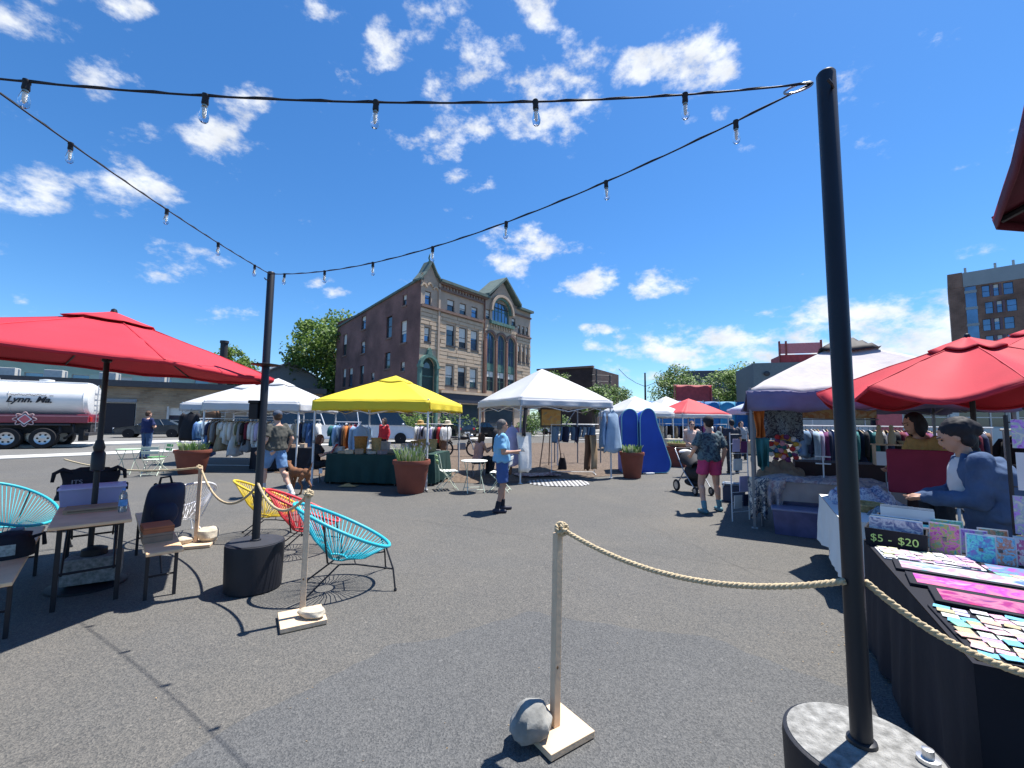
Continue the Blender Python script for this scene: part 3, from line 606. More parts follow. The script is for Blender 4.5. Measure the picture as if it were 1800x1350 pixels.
# low pale commercial row behind the right stalls
M_PALE = mat('pale_metal_siding', (.46, .5, .5), .6, var=.08, sc=1)
pr, fp = block('pale_storefront', 'low pale grey storefront with ribbon windows behind the clothes rails', (20.5, 27.5), (40, 20), 10, 3.5, M_PALE, [(1+2.6*k, 3.2+2.6*k, 1.5, 2.7) for k in range(7)], M_WFL, M_GLASS, mull=2)
for k in range(4): slabpart(pr, fp, 'siding_rib', M_PALE, .02, fp.L, 2.85+k*.14, 2.9+k*.14, 0, .04)
slabpart(pr, fp, 'red_column', mat('faded_red_paint', (.5, .12, .13), .7), 1.2+1.0, 3.0+.4, 0, 3.4, .05, .35)

# blue fabric fence with the red hoarding above it
b = thing('blue_fence', 'long bright blue fabric fence behind the far stalls', 'fence', (12.2, 46.5, 0))
M_BLUE = mat('blue_tarp', (.03, .17, .42), .6, var=.25, sc=1.5, bump=.4, bsc=5); M_CYAN = mat('cyan_tarp', (.06, .33, .55), .6, var=.35, sc=1.2)
for k in range(9):
    x = k*1.72; q = MB(); z1 = 3.85+.06*noise.noise(V((k*1.3, 0, 0)))
    q.grid(lambda u, v, x=x, z1=z1: (x+u*1.66, .05*sin(u*6+k)+.03*sin(v*9), .3+v*(z1-.3)+.05*sin(u*pi)), 8, 5); q.build('fence_panel', M_CYAN if k in (6, 8) else M_BLUE, b, smooth=180, solid=.02)
for k in range(10): q = MB(); q.cyl((k*1.72-.03, .1, 0), (k*1.72-.03, .1, 4.0), .05, n=6); q.build('fence_post', M_WFL, b)
b = thing('red_hoarding', 'red mesh hoarding panel on a scaffold above the blue fence', 'hoarding', (18.5, 48.4, 0)); q = MB()
q.grid(lambda u, v: (u*4.0, .04*sin(u*13)*sin(v*7), 3.6+v*2.15), 14, 8); q.build('mesh_panel', M_REDMESH, b, smooth=180, solid=.02)
for x in (-.1, 1.4, 2.9, 4.1): q = MB(); q.cyl((x, .1, 0), (x, .1, 5.8), .05, n=6); q.build('scaffold_post', mat('red_post', (.5, .13, .13), .6), b)
for z in (3.5, 5.78): q = MB(); q.cyl((-.2, .12, z), (4.2, .12, z), .05, n=6); q.build('scaffold_rail', MATS['red_post'], b)
# street pole with cross wires far behind
b = thing('utility_pole', 'thin dark utility pole with sagging wires left of the far green tree', 'pole', (18.2, 58.5, 0)); q = MB(); q.cyl((0, 0, 0), (0, 0, 8.3), .17, .11, 8); q.build('pole', M_WF, b)
for sx_, zz in ((-3.6, 8.8), (3.6, 9.2)): q = MB(); q.tube([(0, 0, 6.4), (sx_*.35, 0, 6.9), (sx_*.7, 0, 7.7), (sx_, 0, zz)], .035, 5); q.build('wire', M_WF, b)

# ================================================================ trees
M_BARK = mat('bark', (.09, .07, .05), .95, var=.3, sc=4, bump=.6, bsc=20)
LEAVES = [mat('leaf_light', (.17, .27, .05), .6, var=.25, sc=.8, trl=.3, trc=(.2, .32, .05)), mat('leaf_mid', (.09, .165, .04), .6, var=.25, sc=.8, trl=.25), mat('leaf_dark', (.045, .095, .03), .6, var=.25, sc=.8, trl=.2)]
def tree(label, x, y, h, rx, rz, zc, seed, nclump=46, nleaf=120, leaf=.28, cat='tree', light=.35, cl=.3):
    t = thing('tree', label, cat, (x, y, 0)); R = random.Random(seed); b = MB()
    b.tube([(0, 0, 0), (.1, 0, zc*.4), (-.1, .1, zc*.8), (.1, 0, zc+rz*.4)], [h*.03, h*.024, h*.017, h*.006], 8)
    cen = []
    for k in range(nclump):
        while 1:
            p = V((R.uniform(-1, 1), R.uniform(-1, 1), R.uniform(-1, 1)))
            if .35 < p.length < 1: break
        p *= .8+.2*R.random(); cen.append(V((p.x*rx, p.y*rx, zc+p.z*rz)))
    for c in cen[:nclump//3]: b.tube([(0, 0, zc*.6+.2*c.z*R.random()), (c.x*.4, c.y*.4, c.z*.55+zc*.35), c], [h*.009, h*.006, h*.002], 5)
    b.build('trunk', M_BARK, t, smooth=60)
    q = MB()
    for c in cen:
        rr = rx*cl*R.uniform(.6, 1.25)
        for _ in range(nleaf):
            d = V((R.gauss(0, 1), R.gauss(0, 1), R.gauss(0, .8))).normalized()*rr*(R.random()**.45); p = c+d
            a = V((R.gauss(0, 1), R.gauss(0, 1), R.gauss(0, 1))).normalized(); e = a.orthogonal().normalized(); s_ = leaf*R.uniform(.6, 1.4)
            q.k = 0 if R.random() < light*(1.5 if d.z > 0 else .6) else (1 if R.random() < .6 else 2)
            q.quad(p-a*s_*.5, p+e*s_*.32, p+a*s_*.5, p-e*s_*.32)
    q.build('crown', LEAVES, t, recalc=False); return t
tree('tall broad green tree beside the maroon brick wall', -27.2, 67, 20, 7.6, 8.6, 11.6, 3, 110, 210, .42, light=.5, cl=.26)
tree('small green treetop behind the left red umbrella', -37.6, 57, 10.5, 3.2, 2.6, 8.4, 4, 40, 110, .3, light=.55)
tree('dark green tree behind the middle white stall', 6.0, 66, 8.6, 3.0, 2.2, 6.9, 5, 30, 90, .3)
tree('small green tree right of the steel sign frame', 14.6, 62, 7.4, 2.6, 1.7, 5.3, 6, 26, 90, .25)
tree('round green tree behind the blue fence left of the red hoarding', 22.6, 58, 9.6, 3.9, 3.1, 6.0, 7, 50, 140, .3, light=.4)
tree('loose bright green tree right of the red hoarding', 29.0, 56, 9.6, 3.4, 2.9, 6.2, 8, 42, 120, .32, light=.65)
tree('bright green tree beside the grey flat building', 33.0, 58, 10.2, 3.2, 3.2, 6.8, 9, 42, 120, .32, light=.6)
for k, (x, y, hh) in enumerate(((-8.5, 36.8, 2.6), (-5.2, 39.5, 2.2), (2.0, 45, 2.6), (4.6, 47, 3.0))):
    tree(['round dark green shrub behind the yellow stall', 'low dark shrub right of the yellow stall by the street', 'dark green shrub behind the orange picture easel', 'dark green shrub right of the orange picture easel'][k], x, y, hh, 1.7, hh*.42, hh*.55, 20+k, 18, 80, .2, 'shrub', light=.2, cl=.4)
tree('green street tree behind the denim rail under the middle stall', 7.6, 40, 5.2, 1.9, 1.6, 3.6, 30, 24, 90, .22, light=.3)
# ================================================================ poles, string lights, ropes
M_BLACK = mat('black_steel', (.012, .013, .018), .45, var=.2, sc=5)
M_DRUM = mat('black_drum', (.011, .012, .018), .55, var=.35, sc=4, bump=.15, bsc=30)
M_DRUMTOP = mat('scuffed_concrete', (.25, .25, .24), 1., var=.6, sc=26, bump=.9, bsc=90, spec=.05)
M_CABLE = mat('black_rubber', (.012, .012, .016), .6)
M_BULB = mat('clear_glass', (.95, .95, .95), .03, var=0, glass=1.)
M_FIL = mat('bulb_stem', (.85, .85, .8), .3, var=0); M_BRASS = mat('bulb_cap', (.5, .42, .3), .3, m=.9)
POLES = [((-2.54, 4.4), 3.2, 'slim black light pole in a black drum base beside the coloured chairs', .036), ((1.36, 1.76), 3.21, 'tall black light pole in a grey-topped drum in the right foreground', .036), ((-2.33, 1.4), 3.1, 'black light pole in a drum off to the left', .036)]
for i, ((x, y), h, lab, r) in enumerate(POLES):
    t = thing('light_pole', lab, 'pole', (x, y, 0), group='string light poles')
    b = MB(); b.lathe([(r, .4), (r, h-.01), (r*.85, h)], 20); b.build('pole', M_BLACK, t, smooth=40)
    b = MB(); b.lathe([(.235, .0), (.25, .012), (.262, .42), (.258, .445), (.245, .45)], 48); b.build('drum', M_DRUM, t, smooth=35)
    b = MB(); b.lathe([(.244, .4), (.244, .4535), (.05, .457)], 48, cap0=False); b.build('drum_top', M_DRUMTOP if i else mat('dark_lid', (.03, .032, .04), .7, var=.3, sc=8), t, smooth=35)
    b = MB(); b.lathe([(r+.004, .45), (r+.014, .458), (r+.012, .47), (r+.002, .475)], 20); b.build('collar', M_BLACK, t, smooth=40)
    b = MB(); b.tube([(0, -r, h-.1), (-.02, -r-.02, h-.1), (-.035, -r-.02, h-.08)], .006, 6); b.build('hook', M_BLACK, t)
    if i == 0:
        b = MB(); b.box((-.075, -.02, 1.74), (.085, .07, .16)); b.build('junction_box', M_CABLE, t, bevel=.008)
        b = MB(); b.box((-.075, -.02, 1.835), (.1, .085, .03)); b.build('box_lid', M_CABLE, t, bevel=.006)
        b = MB(); b.lathe([(.04, 2.2), (.13, 2.215), (.135, 2.222), (.04, 2.235)], 20); b.build('saucer_bracket', M_CABLE, t, smooth=40)
    if i == 1:
        b = MB(); b.lathe([(.035, .457), (.035, .47), (.018, .472), (.018, .5), (.006, .503)], 12, (.17, -.09, 0)); b.build('lifting_bolt', mat('bright_zinc', (.6, .6, .6), .35, m=.9), t, smooth=40)
def catenary(a, b, sag, n=40, skew=0.):
    a, b = V(a), V(b); out = []
    for i in range(n+1):
        s = i/n; p = a.lerp(b, s); q = s**(1+skew); p.z -= sag*4*q*(1-q); out.append(p)
    return out
def string_light(label, a, b, sag, bulbs, shackle=None, swing=0):
    t = thing('string_light', label, 'string light', a, group='festoon string lights'); A0 = V(a)
    pts = [p-A0 for p in catenary(a, b, sag, 60)]
    q = MB(); q.tube(pts, .0042, 6); q.build('cable', M_CABLE, t, smooth=180)
    # the lamp flex wraps round its support wire
    q = MB(); q.tube([p+V((0, .003*cos(i*1.9), .003*sin(i*1.9)+.004)) for i, p in enumerate(pts)], .002, 5); q.build('support_wire', M_CABLE, t, smooth=180)
    for k, s in enumerate(bulbs):
        f = s*60; i = min(59, int(f)); p = pts[i].lerp(pts[i+1], f-i); tl = (.06*sin(k*2.3+swing), .05*cos(k*1.7+swing))
        def L(prof, n=12): 
            c = MB(); c.lathe([(r_, z_) for r_, z_ in prof], n); return c
        so_ = L([(.009, .012), (.016, .008), (.017, -.01), (.0145, -.014), (.0165, -.045), (.0155, -.05)]); ob = so_.build('socket', M_CABLE, t, smooth=40, loc=p); ob.rotation_euler = (tl[0], tl[1], 0); ob.scale = (.74, .74, .68)
        c = L([(.0115, -.048), (.0125, -.06), (.0135, -.064)]); c.build('bulb_cap', M_BRASS, ob, smooth=40)
        c = L([(.0125, -.062), (.0145, -.072), (.021, -.1), (.0235, -.122), (.021, -.142), (.0125, -.155), (.002, -.159)], 14); c.build('bulb', M_BULB, ob, smooth=180)
        c = MB(); c.lathe([(.004, -.064), (.0075, -.08), (.0065, -.118), (.0035, -.13)], 8); c.build('filament_stem', M_FIL, ob, smooth=180)
    if shackle:
        q = MB(); a_, b_ = V(shackle[0])-A0, V(shackle[1])-A0; d = b_-a_; u = d.cross(V((0, 0, 1))).normalized(); w_ = u.cross(d).normalized()
        q.tube([a_+d*(.5+.5*cos(x))+w_*.016*sin(x) for x in [2*pi*i/24 for i in range(24)]], .0045, 6, closed=True); q.build('turnbuckle', mat('steel', (.35, .36, .38), .35, m=.9), t, smooth=180)
    return t
TP0, TP1, TP2 = (-2.54, 4.37, 3.17), (1.3, 1.76, 3.16), (-2.33, 1.42, 3.1)
string_light('string of clear bulbs drooping between the slim left pole and the tall right pole', TP0, TP1, .235, (.065, .215, .362, .508, .649, .795, .935), (TP1, (1.2, 1.8, 3.145)))
string_light('string of clear bulbs running from the left pole up towards the top left corner', TP0, (-2.33, 1.42, 3.17), .045, (.099, .296, .496, .737, .9), swing=1)
string_light('nearly level string of clear bulbs across the upper sky', TP1, (-2.33, 1.44, 2.93), .12, (.16, .335, .509, .683, .854), swing=2)
M_ROPE = mat('manila_rope', (.52, .42, .27), .9, var=.22, sc=60, bump=.4, bsc=300)
def rope(b, pts, r=.013, turns=26., n=6, steps=None):
    """three twisted strands along a polyline"""
    pts = [V(p) for p in pts]; D = [0.]
    for i in range(1, len(pts)): D.append(D[-1]+(pts[i]-pts[i-1]).length)
    steps = steps or int(D[-1]/.012)
    def at(s):
        for i in range(len(D)-1):
            if s <= D[i+1]: f = (s-D[i])/max(1e-9, D[i+1]-D[i]); return pts[i].lerp(pts[i+1], f), (pts[i+1]-pts[i]).normalized()
        return pts[-1], (pts[-1]-pts[-2]).normalized()
    for k in range(3):
        P = []
        for j in range(steps+1):
            s = D[-1]*j/steps; p, d = at(s); u = d.cross(V((0, 0, 1))); u = u.normalized() if u.length > 1e-4 else V((1, 0, 0)); w = u.cross(d)
            a = s*turns*2*pi/1.6+k*2*pi/3; P.append(p+(u*cos(a)+w*sin(a))*r*.52)
        b.tube(P, r*.56, n)
def knot(b, c, r=.03):
    c = V(c)
    for k, (ax, an) in enumerate(((0, .3), (1, .9), (2, 2.))):
        rope(b, [c+Euler((an, ax*.8, an*1.7)).to_matrix() @ V((r*cos(t), r*sin(t), .01*sin(3*t))) for t in [2*pi*i/14 for i in range(15)]], .012, 20, 5, 40)
def rope_thing(label, pts, r=.013, knots=(), st=None):
    t = thing('barrier_rope', label, 'rope', pts[0], group='barrier ropes'); o = V(pts[0]); b = MB(); rope(b, [V(p)-o for p in pts], r, steps=st); b.build('rope', M_ROPE, t, smooth=180)
    for k in knots: b = MB(); knot(b, V(k)-o); b.build('knot', M_ROPE, t, smooth=180)
    return t
p3, p2, p1 = V((.28, 2.45, 1.05)), V((-1.71, 3.7, 1.035)), V((-4.17, 5.82, 1.0))
rope_thing('thick twisted rope from the front wooden post to the tall right pole', catenary(p3+V((.02, 0, .02)), (1.32, 1.75, 1.06), .12, 24), .0135, (p3+V((.005, -.005, .03)),))
rope_thing('thick twisted rope from the tall right pole past the black stall table', catenary((1.40, 1.75, 1.06), (2.15, 1.22, 1.05), .21, 20), .0135)
rope_thing('rope drooping from the slim left pole to the middle wooden post', catenary(p2+V((0, 0, .01)), (-2.52, 4.35, 1.02), .2, 24), .013, (p2+V((0, 0, .005)),))
rope_thing('rope drooping from the back wooden post to the slim left pole', catenary(p1+V((.02, 0, 0)), (-2.57, 4.41, .98), .3, 24), .013, (p1+V((0, 0, .0)),))
rope_thing('rope running left from the back wooden post past the white chair', catenary(p1+V((-.02, 0, 0)), (-7.4, 7.2, .95), .1, 24), .013)
M_PINE = mat('pine_lumber', (.66, .49, .33), .75, var=.16, sc=9, bump=.15, bsc=40)
M_PINEK = mat('pine_knot', (.2, .11, .05), .8); M_PLY = mat('plywood_edge', (.45, .32, .18), .8, var=.3, sc=30)
M_ROCK = mat('granite_rock', (.24, .24, .225), .9, var=.6, sc=9, bump=.6, bsc=30); M_ROCKW = mat('pale_stone', (.52, .46, .36), .9, var=.3, sc=9, bump=.5, bsc=30)
def post(label, x, y, rz, h, lean, plate, rocks, pz=.03):
    t = thing('rope_post', label, 'post', (x, y, 0), rz, 'wooden rope posts')
    b = MB(); b.box((0, 0, .026), (plate, plate, .034)); b.build('base_plate', [M_PINE], t, bevel=.003)
    b = MB(); b.box((0, 0, .0045), (plate-.02, plate-.02, .009)); b.build('base_batten', M_PLY, t)
    b = MB(); s = .021; v = []
    for z, dx in ((.0435, 0), (h*.45, lean*.4), (h, lean)):
        v += [(-s+dx, -s, z), (s+dx, -s, z), (s+dx, s, z), (-s+dx, s, z)]
    b.add(v, [(0, 1, 5, 4), (1, 2, 6, 5), (2, 3, 7, 6), (3, 0, 4, 7), (4, 5, 9, 8), (5, 6, 10, 9), (6, 7, 11, 10), (7, 4, 8, 11), (8, 9, 10, 11), (3, 2, 1, 0)]); b.build('post', M_PINE, t, bevel=.003)
    for z, sd in ((h*.33, 0), (h*.63, 1)):
        b = MB(); b.ell((lean*z/h+(s+.0005 if sd else -.006), -s-.0005 if not sd else 0, z), (.007 if not sd else .001, .001 if not sd else .008, .009), 8, 6); b.build('wood_knot', M_PINEK, t)
    for (dx, dy, rx, ry, rz_, m, sd) in rocks:
        lab = ('grey rough rock' if m == 'g' else 'pale flat stone') + ' weighing down the ' + label.split(' post')[0] + ' post'
        o = MB(); o.ell((0, 0, 0), (rx, ry, rz_), 18, 12, None, .3, sd, 1.4)
        ob = o.build('rock', M_ROCK if m == 'g' else M_ROCKW, smooth=28); tag(ob, lab + (', ' + ORD[sd % 3] + ' one' if len(rocks) > 1 else ''), 'rock', 'rocks on the post bases')
        q = Matrix.Rotation(rz, 4, 'Z') @ V((dx, dy, 0)); ob.location = (x+q.x, y+q.y, .044+rz_*.82); ob.rotation_euler.z = sd
    return t
post('front wooden post with a rope knotted on top', .25, 2.46, .6, 1.05, .02, .3, [(-.145, .02, .118, .1, .085, 'g', 7)])
post('middle wooden post in front of the turquoise chair', -1.72, 3.71, .55, 1.04, .0, .34, [(.06, -.07, .11, .06, .045, 'w', 3)])
post('back wooden post beside the white string chair', -4.12, 5.78, .4, 1.0, .0, .4, [(.12, .02, .13, .1, .1, 'w', 3), (-.12, -.03, .1, .07, .05, 'w', 4)])

# ================================================================ umbrellas
M_RED = mat('red_canvas', (.56, .028, .05), .75, var=.10, sc=3, bump=.15, bsc=90, trl=.12, trc=(.42, .012, .02))
def umbrella(label, x, y, R_, rim, apex, rz=0., sag=.05, nrib=8, base=True, tilt=(0, 0), mt=None, poleh=None):
    t = thing('patio_umbrella', label, 'umbrella', (x, y, 0), rz, 'red patio umbrellas'); m = mt or M_RED
    b = MB(); b.lathe([(.024, .05), (.024, apex-.06), (.012, apex+.03)], 14); b.build('pole', M_BLACK, t, smooth=40)
    top = thing('x', 'x', 'x'); bpy.data.objects.remove(top)
    tm = Matrix.Translation((0, 0, rim+.2)) @ Euler((tilt[0], tilt[1], 0)).to_matrix().to_4x4() @ Matrix.Translation((0, 0, -rim-.2))
    def surf(a, q):       # q 0 centre .. 1 rim
        st_ = 2*pi/nrib; f = (a % st_)/st_; rr = R_*cos(st_/2)/cos((f-.5)*st_)
        z = apex-(apex-rim)*(q*.93+.07*q*q)-sag*sin(pi*f)*q*1.1+.014*q*noise.noise(V((rr*q*cos(a)*3.5, rr*q*sin(a)*3.5, x)))+.006*noise.noise(V((rr*q*cos(a)*11, rr*q*sin(a)*11, y)))
        return tm @ V((rr*q*cos(a), rr*q*sin(a), z))
    b = MB(); na = nrib*8; nr = 12; q0 = .16
    b.grid(lambda u, v: surf(2*pi*u, q0+(1-q0)*v), na, nr); cn = b.build('canopy', m, t, smooth=50, solid=.004)
    for k in range(nrib): b = MB(); b.tube([surf(2*pi*k/nrib, .17+.83*i/8)+V((0, 0, .003)) for i in range(9)], .006, 5); b.build('seam', m, cn)
    b = MB()
    def hem(u, v): p = surf(2*pi*u, 1.0); return V((p.x*(1-.004*v), p.y*(1-.004*v), p.z-.03*v))
    b.grid(hem, na, 2); b.build('hem', m, cn, smooth=50, solid=.003)
    b = MB(); b.grid(lambda u, v: surf(2*pi*u, .002+.235*v)+V((0, 0, .045-.012*v)), na, 5); b.build('vent_cap', m, cn, smooth=50, solid=.004)
    b = MB(); b.lathe([(.018, .0), (.03, .012), (.022, .04), (.004, .05)], 10, tm @ V((0, 0, apex+.03))); b.build('finial', M_BLACK, t, smooth=40)
    for k in range(nrib):
        a = 2*pi*k/nrib; b = MB(); p0, p1 = surf(a, .03)-V((0, 0, .02)), surf(a, .99)-V((0, 0, .014)); b.tube([p0, surf(a, .5)-V((0, 0, .02)), p1], .009, 6); rb = b.build('rib', M_BLACK, t)
        b = MB(); b.tube([tm @ V((.03*cos(a), .03*sin(a), rim+.04)), surf(a, .48)-V((0, 0, .025))], .007, 6); b.build('strut', M_BLACK, rb)
    b = MB(); b.lathe([(.03, 0), (.042, .01), (.042, .07), (.028, .08)], 12, (0, 0, rim)); b.build('runner', M_BLACK, t, smooth=40)
    if base:
        b = MB(); b.lathe([(.3, .0), (.3, .02), (.24, .035), (.06, .06), (.04, .07), (.036, .3)], 36); b.build('base', M_DRUM, t, smooth=35)
        b = MB(); b.lathe([(.04, .62), (.055, .63), (.055, .8), (.04, .82), (.048, .86), (.03, .93)], 12, (0, 0, .5)); b.build('crank_housing', M_BLACK, t, smooth=40)
    return t
umbrella('large red patio umbrella over the wooden table on the left', -4.2, 4.42, 1.62, 2.23, 2.72, .2, .02, tilt=(0, .075))
umbrella('red patio umbrella sheltering the card stall on the right', 5.0, 4.66, 1.38, 2.05, 2.6, .2, .15)
umbrella('upper red patio umbrella behind the card stall umbrella', 8.0, 6.3, 1.75, 2.55, 3.18, .1, .06, tilt=(.1, -.12))
umbrella('red umbrella corner with underside shade in its dark canvas colour poking in at the top right edge', 1.9, -.24, 1.5, 2.25, 2.75, pi/8, .03, mt=mat('shade_dark_red_canvas', (.11, .008, .022), .8, var=.12, sc=3, bump=.15, bsc=90))  # red canvas coloured dark all over to paint in the underside's shade

# ================================================================ market tents
M_TENTW = mat('white_canopy', (.60, .61, .625), .7, var=.05, sc=2, bump=.25, bsc=14, trl=.2, trc=(.6, .62, .65))
M_TENTG = mat('greyed_white_canopy', (.52, .49, .50), .8, var=.14, sc=3, bump=.9, bsc=9, trl=.15)
M_TENTY = mat('yellow_canopy', (.82, .66, .045), .7, var=.05, sc=2, bump=.25, bsc=14, trl=.22, trc=(.8, .6, .03))
M_TENTR = mat('red_canopy', (.62, .08, .09), .7, var=.06, sc=2, trl=.2)
M_PURP = mat('purple_valance', (.155, .145, .25), .75, var=.2, sc=4, bump=.4, bsc=12)
M_LEGW = mat('white_steel', (.66, .68, .7), .4, var=.1); M_LEGD = mat('grey_steel', (.2, .21, .23), .45, m=.5)
def tent(label, c, rz, size, eave, apex, vh, mc, mv=None, ml=None, vent=None, wr=.012, group='market canopy tents', truss=True, detail=1, seed=0):
    t = thing('market_tent', label, 'tent', (c[0], c[1], 0), rz, group); h = size/2; mv = mv or mc; ml = ml or M_LEGW
    def z(x, y):
        ax, ay = abs(x), abs(y); m_ = max(ax, ay); k = min(ax, ay)/max(m_, 1e-6)
        base = apex-(apex-eave)*(m_*.9+.1*m_*m_); base -= .07*sin(pi*min(1, m_))*(1-k**1.5)
        return base+wr*noise.noise(V((x*3+seed, y*3, 1)))*m_+wr*.5*noise.noise(V((x*9, y*9, seed)))*m_
    n = 24 if detail else 10; b = MB()
    for k in range(4):
        mk = Matrix.Rotation(k*pi/2, 3, 'Z')
        def rf(u, v, mk=mk): q = mk @ V(((2*u-1)*v, -v, 0)); return (q.x*h, q.y*h, z(q.x, q.y))
        b.grid(lambda u, v: rf(u, .004+.996*v), n, n//2)
    cn = b.build('canopy', mc, t, smooth=50, solid=.004)
    for k in range(4):
        m = Matrix.Rotation(k*pi/2, 4, 'Z'); b = MB(); w0 = wr*1.2
        def vl(u, v, k=k, m=m):
            x = (2*u-1); q = m @ V((x*h, -h-.006, 0)); s_ = m @ V((x, -1, 0)); zz = z(s_.x*.999, s_.y*.999)
            off = m @ V((0, -.012*v-w0*v*sin(u*23+k*2+seed)*v*1.3, 0)); return q+off+V((0, 0, zz-vh*v+.02*v*v*sin(pi*u)))
        b.grid(vl, 30 if detail else 10, 4); b.build('valance', mv, t, smooth=50, solid=.003)
    for sx in (-1, 1):
        for sy in (-1, 1):
            b = MB(); X, Y = sx*(h-.05), sy*(h-.05); b.bb(X-.02, X+.02, Y-.02, Y+.02, .01, eave+.05); lg = b.build('leg', ml, t, bevel=.003)
            if detail: b = MB(); b.box((X, Y, .006), (.09, .09, .012)); b.build('foot_plate', ml, lg); b = MB(); b.bb(X-.028, X+.028, Y-.028, Y+.028, 1.05, 1.12); b.build('leg_lock', M_LEGD, lg)
    if truss:
        for k in range(4):
            m = Matrix.Rotation(k*pi/2, 4, 'Z'); b = MB(); e = h-.05
            for s0 in (0, 1):
                p = [m @ V((-e+e*s0, -e, eave-.32)), m @ V((-e+e*s0+e, -e, eave-.05))]; q = [m @ V((-e+e*s0, -e, eave-.05)), m @ V((-e+e*s0+e, -e, eave-.32))]
                b.cyl(p[0], p[1], .012, n=5); b.cyl(q[0], q[1], .012, n=5)
            b.build('truss', ml, t)
        b = MB(); b.cyl((0, 0, eave-.1), (0, 0, apex-.04), .02, n=6)
        for sx in (-1, 1): b.cyl((0, sx*(h-.05), eave-.1), (0, 0, eave+.12), .012, n=5); b.cyl((sx*(h-.05), 0, eave-.1), (0, 0, eave+.12), .012, n=5)
        b.build('centre_mast', ml, t)
    if vent:
        vm, vs_, vz = vent; b = MB(); b.grid(lambda u, v: ((2*u-1)*vs_, (2*v-1)*vs_, z((2*u-1)*vs_/h, (2*v-1)*vs_/h)+vz*(1-.35*max(abs(2*u-1), abs(2*v-1)))), 8, 8); b.build('vent_flap', vm, cn, smooth=50, solid=.004)
    return t
def tc_from(fl, rz, size): q = V(fl)+V((cos(rz), sin(rz)))*size/2+V((-sin(rz), cos(rz)))*size/2; return (q.x, q.y)
A8 = radians(-8.); tent('yellow market tent with square vented roof', tc_from((-5.0, 10.78), A8, 3.05), A8, 3.05, 2.12, 2.86, .26, M_TENTY, vent=(M_TENTY, .36, .03), seed=1)
A25 = radians(25.5); tent('plain white market tent standing alone in the middle', tc_from((.22, 11.5), A25, 3.1), A25, 3.1, 2.25, 3.3, .2, M_TENTW, seed=2)
tent('white market tent nearest the light pole with clothes rails under it', tc_from((-9.72, 13.5), .01, 3.05), .01, 3.05, 2.14, 3.0, .28, M_TENTW, mv=M_TENTW, vent=(M_TENTW, .4, .05), seed=3)
tent('white market tent at the left end of the row', tc_from((-11.8, 15.3), .02, 3.05), .02, 3.05, 2.14, 2.98, .26, M_TENTW, vent=(M_TENTW, .4, .05), seed=4)
A30 = radians(-30); tent('greyish white market tent with purple valance and black roof cap on the right', tc_from((3.82, 6.98), A30, 3.05), A30, 3.05, 2.19, 3.12, .33, M_TENTG, M_PURP, M_LEGD, vent=(mat('black_cap', (.02, .02, .024), .7), .42, .12), wr=.05, seed=5)
tent('small far white market tent behind the blue changing booth', (7.05, 24.6), .3, 3.0, 2.15, 3.1, .25, M_TENTW, detail=0, truss=False, seed=6)
tent('red and white far market tent beyond the strollers', (10.5, 25.5), .25, 3.2, 2.1, 3.05, .22, M_TENTR, M_TENTW, detail=0, truss=False, seed=7)
tent('white far market tent left of the red tent', (8.6, 25.6), .25, 2.6, 2.1, 2.8, .25, M_TENTW, detail=0, truss=False, seed=8)
tent('white far market tent rising behind the red tent', (10.6, 29.5), .25, 3.2, 2.3, 3.4, .22, M_TENTW, detail=0, truss=False, seed=9)
tent('pale blue far market tent beside the purple-edged stall', (14.6, 24.5), .2, 3.0, 2.4, 3.2, .3, mat('pale_blue_canopy', (.45, .52, .66), .7, trl=.2), detail=0, truss=False, seed=10)

